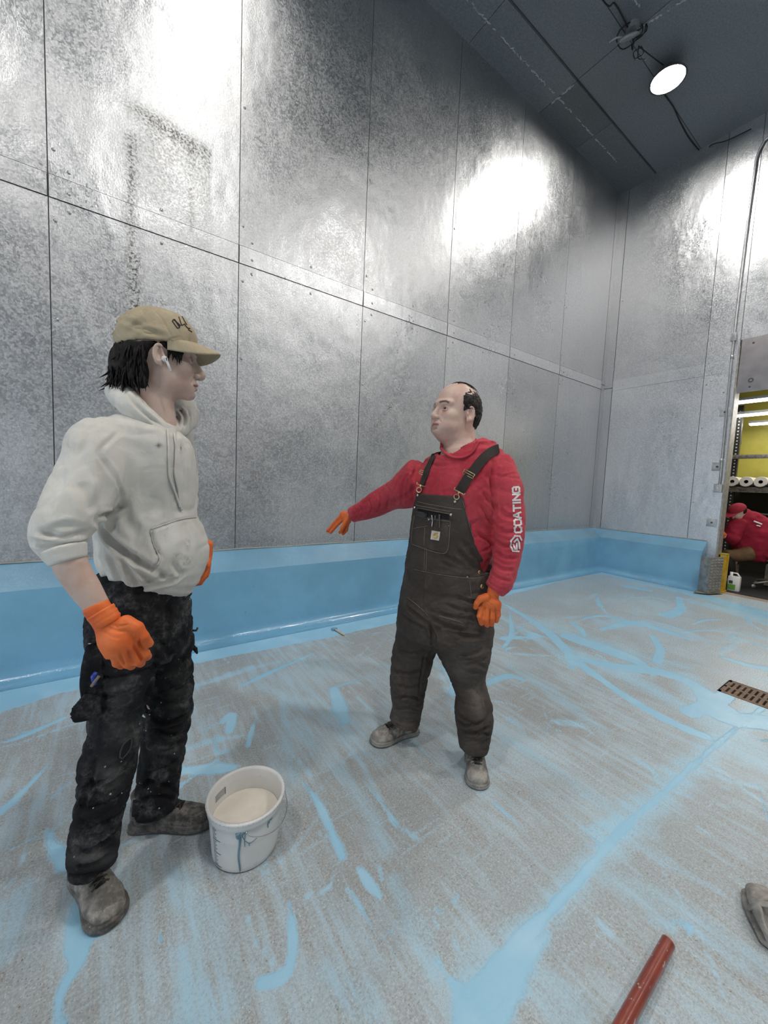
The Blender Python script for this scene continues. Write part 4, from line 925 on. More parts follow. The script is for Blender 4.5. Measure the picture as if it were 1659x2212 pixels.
# hood lying round the neck
def loop(pts, rs, k=.01, vox=.004, ks=.012):
    p = [A(*q) for q in pts]; p = bez([*p, p[0]], 5); r = np.interp(np.linspace(0, 1, len(p)), np.linspace(0, 1, len(rs)+1), list(rs)+[rs[0]])
    lo = np.min(p, 0)-.07; hi = np.max(p, 0)+.07; F = Field(lo, hi, vox); F.path(p, r, ks=ks); return F
F = loop([(252, 848, .0), (275, 872, -.085), (312, 905, -.105), (352, 928, -.085), (378, 932, -.02), (402, 908, .05), (398, 885, .10), (340, 850, .12), (280, 838, .09)], [.027, .027, .024, .019, .018, .030, .034, .032, .03])
p2 = bez([A(*q) for q in [(250, 828, .0), (283, 855, -.07), (318, 888, -.085), (352, 915, -.07)]], 5); F.path(p2, np.linspace(.017, .010, len(p2)), .006)
Shd = F.nets().smooth(2)
Shd.folds([(Shd.curve(p), w, d) for p, w, d in [([(262, 835), (300, 880), (348, 922)], .006, .008), ([(385, 880), (398, 900), (396, 922)], .005, .008), ([(405, 885), (411, 905), (408, 925)], .004, .005), ([(372, 885), (385, 905), (388, 925)], .005, .007)]])
Shd.disp(lambda v: vnoise(v, 26, 31)*.003+vnoise(v, 60, 31)*.001); Shd.build('hood', M_HOOD, hood_o)
# drawstrings
b = MB()
for pts in ([(360, 930), (363, 975), (364, 1020), (372, 1050), (384, 1085), (391, 1101)], [(374, 938), (378, 980), (376, 1020), (383, 1060), (386, 1094), (384, 1082)]):
    c = S.curve(pts, .004)
    if len(c) > 2: b.tube(c, .0032, 7)
split(b.build('drawstring', M_HOOD, hood_o, smooth=True))
b = MB(); c = S.curve([(325, 1143), (360, 1131), (395, 1120), (424, 1117)], .0008)
if len(c) > 2: b.tube(c, .0016, 5)
c = S.curve([(326, 1146), (333, 1176), (346, 1206), (340, 1222)], .0012); b.tube(c, .0026, 5); split(b.build('pocket_edge', M_HOOD, hood_o, smooth=True))

# ---- near hand: loose fist seen from the back
kn = A(270, 1402, -.295); sdv = nrm(A(300, 1385, -.295)-A(238, 1425, -.295)); bk = -BL.n
F = Field(A(260, 1380, -.3)-.14, A(260, 1380, -.3)+.14, .0028)
inn = BL.n      # away from the camera
def q(px, py, d): return A(px, py, -.295+d)
fingers = [([q(248, 1412, 0), q(253, 1432, .012), q(262, 1437, .035), q(268, 1420, .045)], .0098),
           ([q(264, 1406, -.006), q(276, 1434, .006), q(284, 1438, .032), q(285, 1418, .042)], .0104),
           ([q(280, 1396, -.008), q(297, 1428, .0), q(304, 1432, .026), q(300, 1410, .038)], .0106),
           ([q(292, 1384, -.006), q(314, 1412, .0), q(318, 1418, .022), q(308, 1402, .032)], .0102)]
thumb = ([q(272, 1345, -.004), q(296, 1356, -.016), q(310, 1375, -.018), q(322, 1390, -.006)], .0112)
hand_field(F, A(224, 1335, -.275), kn, sdv, bk, 1.08, fingers, thumb, palm_t=.017, wr=.027)
F.ell(q(262, 1385, .0), (.036, .03, .04), .012)
S2 = F.nets().smooth(1)
S2.folds([(S2.curve(p), w, d) for p, w, d in [([(228, 1350), (250, 1362), (275, 1365)], .003, .002), ([(232, 1345), (255, 1352), (280, 1350)], .0028, .002), ([(222, 1360), (240, 1375), (262, 1380)], .003, .0018), ([(258, 1408), (266, 1428), (270, 1438)], .0035, .004), ([(273, 1400), (284, 1425), (290, 1437)], .0035, .004), ([(287, 1392), (300, 1415), (308, 1430)], .0035, .004), ([(300, 1378), (303, 1395), (315, 1408)], .003, .004)]])
S2.build('glove', M_GLOVE, manL)
# rolled glove cuff
b = MB(); c0 = A(219, 1323, -.272); c1 = A(232, 1340, -.278); ax = nrm(c1-c0); R = frame(ax, BL.f)
pr = [(.0318+.0010*math.sin(i*2.4)-.0003*i, -.004+.0050*i) for i in range(7)]
b.lathe([(.029, -.004)]+pr+[(.026, .034)], c0, 28, R@np.diag([1, .92, 1])); b.build('glove_cuff', M_GLOVE, manL, smooth=True)
# far hand on the belly
F = Field(A(430, 1225, .06)-.13, A(430, 1225, .06)+.13, .003)
def q(px, py, d): return A(px, py, .075+d)
fingers = [([q(440, 1222, -.02), q(432, 1240, -.03), q(418, 1254, -.03), q(404, 1258, -.02)], .0095), ([q(446, 1222, -.005), q(440, 1243, -.01), q(425, 1258, -.01), q(408, 1262, -.0)], .0095), ([q(449, 1220, .012), q(445, 1243, .01), q(432, 1259, .01), q(415, 1264, .01)], .0095), ([q(450, 1216, .028), q(448, 1236, .03), q(438, 1250, .03), q(425, 1258, .03)], .009)]
hand_field(F, q(446, 1192, 0), q(446, 1222, 0), BL.n*-1, V(1, 0, 0), 1.0, fingers, ([q(436, 1200, -.02), q(425, 1215, -.04), q(414, 1232, -.045), q(405, 1245, -.04)], .010))
S3 = F.nets().smooth(1); S3.disp(lambda v: vnoise(v, 60, 8)*.0012); S3.build('glove', M_GLOVE, manL)

# ---- trousers
F = Field(np.array([-.5, .8, .02]), np.array([.75, 1.9, 1.0]), .0055)
F.chain(BL.secs([(196, 1262, 412, 1240, 0), (186, 1310, 415, 1285, 0), (186, 1360, 417, 1345, 0), (200, 1400, 410, 1385, 0)], .82), capf=.4)
nearleg = BL.secs([(186, 1350, 345, 1345, -.06), (186, 1410, 342, 1405, -.085), (190, 1480, 333, 1475, -.1), (188, 1540, 308, 1545, -.105), (178, 1590, 312, 1585, -.11), (166, 1640, 300, 1640, -.118), (160, 1700, 284, 1695, -.128), (154, 1760, 268, 1755, -.138), (149, 1810, 262, 1805, -.148), (147, 1855, 256, 1850, -.155), (152, 1895, 256, 1885, -.16), (152, 1930, 254, 1925, -.165)], .95)
farleg = BL.secs([(280, 1345, 418, 1335, .05), (285, 1410, 418, 1400, .085), (300, 1475, 420, 1465, .1), (306, 1530, 419, 1522, .1), (304, 1575, 410, 1570, .1), (302, 1620, 402, 1612, .095), (296, 1670, 394, 1660, .09), (290, 1715, 388, 1700, .085), (284, 1755, 388, 1735, .08), (284, 1785, 390, 1768, .08)], .95)
F.chain(nearleg, k=.02, capf=.15, sub=4); F.chain(farleg, k=.02, capf=.15, sub=4)
for hp_, r_ in ((A(205, 1868, -.16), .03), (A(335, 1740, .08), .03)):
    F.mod(lambda p, g: np.where(((p[..., 2] < .35) & (((p-hp_.astype(np.float32))[..., :2]**2).sum(-1) < r_)), smax(g, hp_[2].astype(np.float32)-p[..., 2], .003), g))
F.mod(lambda p, g: np.maximum(g, .03-p[..., 2]))
S = F.nets().smooth(2)
L_ = [([(345, 1340), (340, 1420), (320, 1500), (306, 1560)], .010, .014), ([(190, 1500), (240, 1510), (300, 1500)], .010, .005), ([(180, 1545), (230, 1535), (300, 1548)], .010, .007), ([(215, 1575), (260, 1560), (308, 1570)], .008, .006), ([(200, 1640), (240, 1660), (290, 1640)], .009, .006), ([(208, 1690), (235, 1700), (282, 1668)], .007, .009),
 ([(165, 1680), (200, 1700), (215, 1740)], .010, .010), ([(205, 1640), (190, 1700), (170, 1760)], .008, .010), ([(160, 1770), (200, 1785), (262, 1765)], .009, .008), ([(155, 1830), (195, 1840), (256, 1805)], .008, .012), ([(165, 1850), (205, 1845), (250, 1825)], .006, .009), ([(160, 1870), (200, 1868), (245, 1850)], .006, .007),
 ([(345, 1400), (380, 1420), (416, 1425)], .009, .008), ([(350, 1470), (385, 1490), (418, 1470)], .009, .008), ([(330, 1500), (370, 1520), (415, 1512)], .009, .008), ([(320, 1545), (360, 1560), (410, 1548)], .009, .010), ([(325, 1575), (370, 1590), (405, 1578)], .007, .010), ([(320, 1605), (360, 1612), (398, 1600)], .007, .009), ([(310, 1650), (350, 1640), (392, 1655)], .009, .006), ([(300, 1700), (340, 1695), (385, 1712)], .009, .008), ([(295, 1735), (340, 1722), (382, 1728)], .007, .008),
 ([(250, 1375), (255, 1460), (235, 1530)], .02, .005), ([(365, 1300), (360, 1360), (350, 1400)], .01, .008), ([(395, 1290), (400, 1380), (405, 1460)], .016, .004), ([(225, 1330), (222, 1420), (222, 1520), (218, 1600)], .005, .004), ([(325, 1640), (322, 1690), (315, 1740)], .014, .005)]
S.folds([(c, w, d) for c, w, d in [(S.curve(p), w, d) for p, w, d in L_] if len(c) > 1])
S.disp(lambda v: vnoise(v, 9, 41)*.005+crumple(v, 9, .010, 41, (.8, .8, 2.0))+vnoise(v, 55, 43)*.001)
ST = S; tro = S.build('trousers', M_BLACK, manL)
attr(tro, 'dust', px_attr(S, [(235, 1670, 28, 32, .55), (260, 1580, 40, 40, .3), (200, 1850, 45, 18, .6), (300, 1390, 40, 30, .25), (250, 1500, 30, 40, .25), (360, 1620, 40, 30, .25), (380, 1500, 20, 60, .2)]))
# tool holster pockets hanging at the near hip
def blob(par, name, mat, secs, k=.01, vox=.004, capf=.6, ns=(20, .002), cut=None):
    c = np.array([q[0] for q in secs]); r = max(max(q[2], q[3]) for q in secs); F = Field(c.min(0)-r*1.1, c.max(0)+r*1.1, vox); F.chain(secs, capf=capf)
    if cut: cut(F)
    S = F.nets().smooth(1); S.disp(lambda v: vnoise(v, ns[0], 5)*ns[1]); return S.build(name, mat, par), S
hp = lambda xl, yl, xr, yr, d, rho: BL.sec(xl, yl, xr, yr, d, rho, BL.n)
pk, Sp = blob(tro, 'holster_pocket', M_BLACK, [BL.sec(184, 1395, 224, 1392, -.15, .5, BL.side), BL.sec(174, 1450, 226, 1448, -.16, .5, BL.side), BL.sec(173, 1500, 226, 1500, -.165, .5, BL.side), BL.sec(180, 1530, 222, 1530, -.165, .5, BL.side)], capf=.5)
blob(tro, 'pocket_flap', M_BLACK, [BL.sec(180, 1505, 222, 1500, -.185, .22, BL.side), BL.sec(152, 1535, 220, 1532, -.19, .16, BL.side), BL.sec(158, 1552, 216, 1556, -.19, .15, BL.side)], capf=.9, ns=(30, .001))
for y0, y1 in ((1374, 1386), (1488, 1500)):
    blob(tro, 'belt_loop', M_BLACK, [BL.sec(180, y0, 228, y0-2, -.165, .55, BL.side), BL.sec(180, y1, 228, y1-2, -.165, .55, BL.side)], capf=.12, ns=(40, .0005))
b = MB().tube([A(205, 1478, -.19), A(201, 1462, -.195), A(208, 1452, -.19)], .006, 8); b.build('utility_knife', simple('blue_plastic', (.03, .06, .45), .3), tro, smooth=True)
b = MB().tube([A(198, 1482, -.193), A(208, 1468, -.2), A(214, 1460, -.195)], .004, 8); b.build('knife_grip', M_STITCH, tro, smooth=True)
b = MB().tube([A(414, 1362, .06), A(424, 1362, .06), A(427, 1356, .06)], .004, 6).tube([A(416, 1395, .06), A(422, 1402, .06), A(426, 1412, .06)], [.006, .008, .003], 8); split(b.build('hammer_loop', M_BLACK, tro, smooth=True))
# hole at the knee
c = [ST.ray(x, y, .0012) for x, y in ((258, 1636), (260, 1622), (266, 1608), (276, 1598), (283, 1594), (284, 1604), (280, 1618), (272, 1630), (264, 1638))]
b = MB(); cc = np.mean(c, 0)
for k in range(len(c)): b.add([cc, c[k], c[(k+1) % len(c)]], [(0, 1, 2)])
b.build('torn_patch', simple('black_tear', (.006, .006, .007), .9), tro)
b = MB().tube(c+[c[0]], .0022, 6); b.build('torn_edge', simple('frayed_edge', (.05, .05, .05), .9), tro)
# boots
boot(manL, 'boot', Fp(248, 2006), Fp(176, 1890), M_BOOT_D2, M_SOLE_D, lace=M_LACE, wide=1.3, thick=.032)
boot(manL, 'boot', Fp(462, 1778), Fp(283, 1788), M_BOOT_D, M_SOLE_D, lace=M_LACE, thick=.034)

# ---- cap
def capmesh():
    F = Field(HL.c-.17, HL.c+.19, .003)
    F.ell(HL.W(-.014, 0, .036), V(.112*.92, .089, .094)*HL.s, M=HL.M)
    F.ell(HL.W(.018, 0, .066), V(.078*.92, .074, .060)*HL.s, .02, HL.M)
    pl = nrm(HL.M@V(-.15, 0, 1)); o = HL.W(0, 0, .024)
    F.mod(lambda p, g: np.maximum(g, -((p-o.astype(np.float32))@pl.astype(np.float32))))
    return F
F = capmesh(); F.ell(HL.W(-.014, 0, .030), V(.105*.92, .084, .088)*HL.s, .0, HL.M, 's')
# adjuster opening at the back
F.ell(HL.W(-.125, 0, .052), V(.03, .034, .020)*HL.s, .003, HL.M, 's')
S = F.nets().smooth(2)
M_CAP = cloth('stained_khaki_twill', (.46, .385, .265), (.54, .455, .32), .45, (.26, .21, .14), .85, wr=.3, ds=16, lo=.5, hi=.75)
S.folds([(c, w, d) for c, w, d in [(S.curve(p), w, d) for p, w, d in [([(258, 740), (300, 742), (345, 738), (370, 732), (392, 727)], .003, .0018), ([(262, 690), (300, 705), (345, 725)], .008, .003), ([(330, 668), (350, 690), (372, 730)], .003, .0015), ([(300, 715), (330, 718), (360, 728)], .008, .003), ([(275, 720), (300, 700), (320, 695)], .01, .003)]] if len(c) > 1])
S.disp(lambda v: vnoise(v, 30, 77)*.0022); SCAP = S; cap = S.build('cap', M_CAP, manL)
# brim
nb, mb = 25, 12; vs = []
for i in range(nb):
    t = -1+2*i/(nb-1); ang = t*1.5
    for k in range(mb):
        r = k/(mb-1); x0b = .098*math.cos(ang*.92)-.005; y0b = .083*math.sin(ang*.95); ext = .082*max(0, 1-abs(t)**3.2)**.5
        x = x0b+ext*r; y = y0b*(1+.02*r); z = .052-.008*r-.010*r*r-(y*y)*(2.6+2.0*r)
        vs.append(HL.W(x, y, z))
vs = np.array(vs); I = np.arange(nb*mb).reshape(nb, mb); fs = np.stack([I[:-1, :-1], I[1:, :-1], I[1:, 1:], I[:-1, 1:]], -1).reshape(-1, 4)
br = mesh('brim', vs, fs, M_CAP, cap, smooth=True); md = br.modifiers.new('s', 'SOLIDIFY'); md.thickness = .004; md.offset = 0
# raised lettering on the front panel
b = MB()
for st_ in ([(372, 694), (383, 709)], [(372, 694), (376, 691), (387, 706)], [(377, 690), (388, 706), (383, 709)], [(383, 697), (390, 704)], [(386, 685), (392, 703)], [(392, 703), (399, 700)], [(393, 684), (397, 692)], [(397, 692), (403, 702)], [(398, 700), (404, 708), (410, 710)], [(406, 712), (414, 717)]):
    c = SCAP.curve(st_, .0012, 3)
    if len(c) > 1: b.tube(c, .0013, 6)
if b.v: split(b.build('letter_stroke', simple('dark_thread', (.03, .022, .02), .8), cap))
b = MB().tube([HL.W(-.118, -.03, .040), HL.W(-.126, 0, .038), HL.W(-.118, .03, .040)], .007, 8, sc=.35, ref=(0, 0, 1)); b.build('adjuster_strap', M_CAP, cap, smooth=True)

# ---- hair: shaggy back and sides
F = Field(HL.c-.19, HL.c+.16, .003)
F.ell(HL.W(-.044, 0, .008), V(.074, .082, .070)*HL.s, M=HL.M); F.ell(HL.W(-.085, 0, -.040), V(.050, .070, .050)*HL.s, .03, HL.M); F.ell(HL.W(-.052, 0, -.075), V(.036, .060, .040)*HL.s, .03, HL.M); F.ell(HL.W(-.020, 0, .02), V(.085, .081, .04)*HL.s, .02, HL.M)
F.cap(HL.W(.030, -.066, .020), HL.W(.030, -.067, -.008), .009, .004, .010); F.cap(HL.W(.030, .066, .020), HL.W(.030, .067, -.008), .009, .004, .010)
for q_ in (1, -1): F.ell(HL.W(-.006, .088*q_, -.016), V(.026, .034, .036)*HL.s, .004, HL.M, 's')
plh = nrm(HL.M@V(-.15, 0, 1)).astype(np.float32); oh = HL.W(0, 0, .020).astype(np.float32); F.mod(lambda p, g: smax(g, (p-oh)@plh, .004))
S = F.nets().smooth(1); S.disp(lambda v: vnoise(v*np.array([1, 1, .3]), 75, 5)*.005+vnoise(v, 30, 6)*.004); hr = S.build('hair', M_HAIR_L, manL)
b = MB()
for i in range(150):
    a = RNG.uniform(-1.9, 1.9); r0 = RNG.uniform(.75, 1.0); root = V(-.070-.062*math.cos(a)*r0, .070*math.sin(a)*r0, RNG.uniform(-.095, -.02)); 
    if root[0] > -.035: continue
    ln = RNG.uniform(.02, .045); out_ = V(-math.cos(a)*RNG.uniform(.0, .55), math.sin(a)*.2, -1)+RNG.normal(0, .18, 3); pts = [root, root+out_*ln*.5+V(-.003, 0, 0), root+out_*ln+V(RNG.uniform(-.012, .006), 0, .004)]
    b.tube([HL.W(*q) for q in pts], [.0040*HL.s, .0030*HL.s, .0005], 5)
for i in range(420):
    a = RNG.uniform(-1.75, 1.75); z0 = RNG.uniform(-.075, .012); rx, ry_ = (.108, .081) if z0 > -.03 else (.118, .078)
    root = V(-.035-(rx-.018)*math.cos(a), ry_*math.sin(a)*(1.0 if abs(a) > .9 else .98), z0)
    if abs(math.sin(a)) > .93 and root[0] > -.045: root[0] = -.05
    ln = RNG.uniform(.025, .05); d0 = V(-.12*math.cos(a), .05*math.sin(a), -1)+RNG.normal(0, .12, 3); pts = [root, root+d0*ln*.5+V(-.003*math.cos(a), .003*math.sin(a), 0), root+d0*ln]
    b.tube([HL.W(*q) for q in pts], [.0030*HL.s, .0028*HL.s, .0005], 5)
for q_ in (1, -1):
    for i in range(26):
        x = RNG.uniform(.012, .056); z = .022; L0 = RNG.uniform(.02, .058)*(1.2-x*8)+.008; b.tube([HL.W(x, (.074-x*.12)*q_, z), HL.W(x+.002, (.0765-x*.12)*q_, z-L0*.5), HL.W(x+RNG.uniform(-.004, .006), (.0745-x*.12)*q_, z-L0)], [.003, .0022, .0004], 5)
b.build('strand', M_HAIR_L, hr, smooth=True)['kind'] = 'stuff'
# ---- earbud
b = MB(); e = HL.W(.006, -.0835, -.024); b.lathe([(.0001, .010), (.006, .0085), (.0085, .003), (.0080, -.003), (.0001, -.006)], e, 16, frame(HL.M@V(.25, -1, 0)))
e2 = HL.W(.010, -.090, -.026); b.tube([e2, e2+HL.M@V(.012, -.003, -.030)*HL.s], [.0038, .0030], 10); eb = b.build('earbud', M_WHITE, manL, smooth=True)
b = MB().box(HL.W(.0115, -.0945, -.026), (.0012, .0008, .004), HL.M); b.build('vent', M_SEAM, eb)
# ------------------------------------------------------------------ the man in the red shirt and brown bib overalls
BR = Body(1.25, 1.28, 197)
A = BR.Q; lat = BR.l; sec = BR.sec
manR = empty('person', (1.25, 1.28, 0), 'person in a red shirt and brown bib overalls, pointing left with an orange glove', 'person')
HR = Head(A(983, 893, .0), (-.93, .08, .10), (.08, 0, 1), 1.06, wide=1.09, jowl=.006, dome=.005)
FR = head_field(HR, A(995, 990, .0), .071, nose=1.01, flare=1.32)
SR = FR.nets().smooth(1)
shF, elF, wrF = A(925, 1030, .06), A(835, 1072, .16), A(757, 1113, .22)
shN, elN, wrN = A(1080, 1035, -.07), A(1102, 1150, -.12), A(1066, 1272, -.15)
def body_cols(): pass
F = body_lower(BR, np.array([.55, .6, 0]), np.array([2.0, 2.1, 1.55]), .009, [
    [(A(991, 982, .0), lat, .088, .080), (A(990, 1030, 0), lat, .12, .085), (A(985, 1100, 0), lat, .14, .11), (A(975, 1200, 0), lat, .14, .11), (A(968, 1320, 0), lat, .14, .11)],
    [(shF, BR.f, .045, .045), (elF, BR.f, .035, .035)], [(elF, BR.f, .035, .035), (wrF, BR.f, .024, .022)], [(shN, BR.f, .04, .04), (elN, BR.f, .028, .028)], [(elN, BR.f, .028, .028), (wrN, BR.f, .023, .021)],
    [(A(905, 1360, .02), lat, .075, .075), (A(885, 1470, .0), lat, .05, .05), (A(872, 1560, 0), lat, .038, .038)],
    [(A(1010, 1360, -.03), lat, .075, .075), (A(1015, 1480, -.07), lat, .05, .05), (A(1022, 1620, -.09), lat, .038, .038)]])
SB = F.nets().smooth(1)
oR = join('body', [SR, SB], M_SKIN_R, manR)
tmp = _T(); tmp.v = np.concatenate([SR.v, SB.v]); head_attrs(oR, HR, tmp); eyes(HR, manR)
# hair: horseshoe with thin top
F = Field(HR.c-.16, HR.c+.16, .0028); s_ = HR.s
F.ell(HR.W(-.016, 0, .028), V(.104, .077*HR.w+.006, .093)*s_, M=HR.M); F.ell(HR.W(-.055, 0, -.01), V(.056, .069*HR.w+.005, .075)*s_, .02, HR.M)
hm = HR
def cutR(p, g):
    q = hm.L(p); x, y, z = q[..., 0], q[..., 1], q[..., 2]
    side = np.abs(y); lim = np.where(z > .075, .024-(z-.075)*1.3, .026-np.clip(.012-z, 0, .05)*.5)+.006*vnoise(p, 90, 3)+.004*vnoise(p, 250, 4); lim = np.where((z > .095), -.02+.035*np.exp(-(y/.03)**2), lim)
    front = (x-lim)*.8
    low = np.where(x > -.045, (-.004-z)+(x+.045)*-.25, (-.088-z))*.8
    earc = -(d_ell(q.astype(np.float32), (-.004, 0, -.022), (.024, .2, .034)))
    return np.maximum(np.maximum(np.maximum(g, front), low), earc)
F.mod(cutR); S = F.nets().smooth(1)
hm_c = HR.c
S.disp(lambda v: vnoise(v, 130, 4)*.0022+vnoise(v, 60, 6)*.002-.0005); hR = S.build('hair', M_HAIR_R, manR)
H2 = HR.dome; b = MB()
for i in range(260):      # fine strands combed back over the thinning crown and at the hairline
    y = RNG.uniform(-.055, .055); x = RNG.uniform(-.035, .035) if abs(y) < .035 else RNG.uniform(-.03, .0)
    def top(x, y): 
        k = 1-((x+.012)/.100)**2-(y/(.077*HR.w))**2
        return .030+H2+(.088+H2)*math.sqrt(max(k, 0))
    if abs(y) < .03 and x > .0 and RNG.rand() < .5: continue
    pts = [HR.W(x-t*.035, y*(1+t*.1), top(x-t*.035, y)+.0015+.004*math.sin(t*3)) for t in (0, .35, .7, 1)]; b.tube(pts, [.0004, .0009, .0009, .0004], 4)
b.build('strand', M_HAIR_R, hR, smooth=True)['kind'] = 'stuff'

# ---- red shirt
F = Field(np.array([.35, .55, .78]), np.array([2.2, 2.3, 1.58]), .006)
tor = BR.secs([(948, 968, 1042, 962, .01, .8), (915, 990, 1085, 988, 0, .66), (902, 1030, 1100, 1028, 0, .70), (896, 1075, 1088, 1075, 0, .78), (893, 1120, 1072, 1120, 0, .84), (890, 1170, 1068, 1170, 0, .9), (892, 1215, 1056, 1215, 0, .88), (900, 1250, 1045, 1250, 0, .8)])
F.chain(tor, capf=.35)
F.chain([sec(905, 985, 925, 1085, .07, .9, BR.f), sec(868, 1016, 893, 1098, .11, .9, BR.f), sec(838, 1040, 858, 1100, .145, .95, BR.f), sec(805, 1063, 822, 1114, .18, 1, BR.f), sec(770, 1087, 783, 1124, .21, 1, BR.f), sec(754, 1097, 766, 1128, .225, 1, BR.f)], k=.03, sub=4, capf=.2)
F.chain([sec(1050, 985, 1105, 1000, -.06, 1, BR.f), sec(1055, 1050, 1128, 1045, -.09, .95, BR.f), sec(1062, 1100, 1134, 1098, -.105, .95, BR.f), sec(1066, 1150, 1135, 1155, -.115, .95, BR.f), sec(1064, 1200, 1125, 1212, -.125, .95, BR.f), sec(1056, 1240, 1114, 1255, -.14, .95, BR.f), sec(1047, 1262, 1089, 1283, -.15, .95, BR.f)], k=.02, sub=4, capf=.2)
S0 = F.nets().smooth(1); colc = S0.curve([(952, 965), (958, 975), (970, 984), (986, 989), (1004, 987), (1020, 977), (1031, 958)], .001, 6)
cpn = (BR.f*.57+V(0, 0, .82)).astype(np.float32); cp0 = (colc[len(colc)//2]-V(0, 0, .010)).astype(np.float32); nax = A(991, 965, 0)[:2].astype(np.float32)
F.mod(lambda p, g: smax(g, -np.maximum(-((p-cp0)@cpn), np.sqrt(((p[..., :2]-nax)**2).sum(-1))-.108), .003))
S = F.nets().smooth(2)
fl = [([(1065, 1000), (1062, 1050), (1070, 1110)], .008, .012), ([(1040, 1060), (1058, 1085), (1072, 1100)], .008, .009), ([(1035, 1090), (1055, 1120), (1070, 1135)], .008, .008), ([(1045, 1020), (1062, 1045), (1070, 1080)], .008, .006), ([(1030, 1150), (1050, 1165), (1066, 1180)], .008, .009), ([(1040, 1190), (1055, 1185), (1066, 1175)], .007, .007), ([(1048, 1215), (1058, 1205)], .007, .007),
 ([(1078, 1035), (1100, 1025), (1122, 1022)], .004, .003), ([(1075, 1100), (1095, 1115), (1120, 1118)], .010, .007), ([(1070, 1140), (1095, 1150), (1128, 1145)], .009, .007), ([(1068, 1165), (1090, 1180), (1122, 1175)], .008, .008), ([(1068, 1190), (1090, 1205), (1118, 1205)], .007, .008), ([(1062, 1215), (1085, 1230), (1112, 1232)], .007, .008), ([(1058, 1235), (1080, 1250), (1105, 1256)], .006, .007), ([(1052, 1255), (1070, 1268), (1092, 1275)], .005, .004),
 ([(900, 1010), (890, 1040), (893, 1085)], .008, .009), ([(885, 1015), (870, 1045), (868, 1090)], .008, .008), ([(862, 1030), (852, 1060), (856, 1095)], .007, .006), ([(838, 1050), (840, 1080), (835, 1100)], .006, .006), ([(815, 1065), (822, 1090), (815, 1108)], .006, .006), ([(795, 1080), (803, 1098), (797, 1112)], .005, .006), ([(775, 1092), (783, 1105), (778, 1118)], .005, .005), ([(765, 1097), (772, 1112), (768, 1122)], .004, .004), ([(905, 1040), (880, 1070), (850, 1085)], .01, .006), ([(930, 1000), (915, 1030), (905, 1055)], .008, .006), ([(925, 1020), (910, 1050), (902, 1072)], .007, .006),
 ([(960, 990), (945, 1030), (935, 1060)], .012, .004), ([(1060, 985), (1070, 1010), (1068, 1030)], .010, .005), ([(1040, 1000), (1030, 1030), (1020, 1060)], .014, .004)]
S.folds([(c, w, d) for c, w, d in [(S.curve(p), w, d) for p, w, d in fl] if len(c) > 1])
S.disp(lambda v: vnoise(v, 12, 61)*.004+crumple(v, 12, .0038, 61, (1, 1, 1.3))+vnoise(v, 60, 63)*.0008)
S.clip(lambda v: ~((((v-cp0)@cpn) > -.022) & (np.sqrt(((v[:, :2]-nax)**2).sum(1)) < .092)))
SS = S; shirt = S.build('shirt', M_RED, manR)
# ribbed collar
p = list(colc)+bez([colc[-1]+V(0, 0, .004), A(1022, 948, .05), A(990, 944, .085), A(958, 950, .05), colc[0]+V(0, 0, .002)], 5)
b = MB().tube(p, .0085, 8, sc=.6); b.build('collar', M_RED, shirt, smooth=True)

# ---- overalls: body shell with bib mask + trouser legs
def sh_d(grow): 
    return grow
F = Field(np.array([.6, .6, .03]), np.array([1.95, 2.0, 1.35]), .006)
tor2 = [(c, u, a+.010, b+.012) for c, u, a, b in BR.secs([(893, 1055, 1072, 1060, 0, .78), (890, 1090, 1074, 1092, 0, .80), (888, 1120, 1070, 1120, 0, .84), (886, 1170, 1066, 1170, 0, .9), (881, 1220, 1062, 1220, 0, .9), (872, 1270, 1058, 1270, 0, .88), (865, 1310, 1057, 1310, 0, .88), (862, 1350, 1060, 1350, 0, .85)])]
F.chain(tor2, capf=.4)
def side_co(p): q = p-BR.c.astype(np.float32); return q@BR.l.astype(np.float32), q@BR.f.astype(np.float32)
zb = [A(950, y, -.12)[2] for y in (1068, 1100, 1140, 1185, 1212, 1236, 1262)]
e_pts = [SS.ray(x, y) for x, y in ((1001, 1075), (1008, 1110), (1018, 1150), (1032, 1190), (1044, 1212), (1054, 1232))]
e_lat = np.array([(q-BR.c)@BR.l for q in e_pts]); e_z = np.array([q[2] for q in e_pts])
l_pt = SS.ray(902, 1066); cL = (l_pt-BR.c)@BR.l
mid = (e_lat[0]+cL)/2; ztop = (e_z[0]+l_pt[2])/2+.004; tilt = (e_z[0]-l_pt[2])/(e_lat[0]-cL)
def bib(p, g):
    l, f = side_co(p); z = p[..., 2]
    w = np.interp(z, e_z[::-1], (e_lat-mid)[::-1]); w = np.where(z < e_z[-1], 1.0, w)
    top = z-(ztop+tilt*(l-mid)); front = np.maximum(np.abs(l-mid)-w, top)
    wb = np.interp(z, [e_z[-1], e_z[-1]+.05, e_z[0]], [.35, .10, .06]); back = np.maximum(np.abs(l-mid)-wb, z-e_z[0]-.02)
    m = np.where(f > -.02, front, back); m = np.where(z < e_z[-1], -1.0, m)
    return np.maximum(g, m*.8)
F.mod(bib)
legF = BR.secs([(862, 1330, 975, 1345, .02), (852, 1380, 945, 1400, .02), (843, 1430, 932, 1440, .01), (842, 1480, 922, 1488, .0), (848, 1525, 914, 1530, .0), (840, 1558, 908, 1562, .0), (838, 1570, 902, 1580, .0)], .95)
legN = BR.secs([(945, 1345, 1062, 1345, -.03), (940, 1395, 1064, 1385, -.05), (955, 1435, 1058, 1425, -.06), (972, 1468, 1050, 1460, -.065), (983, 1500, 1055, 1490, -.07), (981, 1535, 1065, 1525, -.075), (984, 1565, 1065, 1560, -.08), (990, 1600, 1058, 1600, -.085), (996, 1627, 1053, 1630, -.09)], .95)
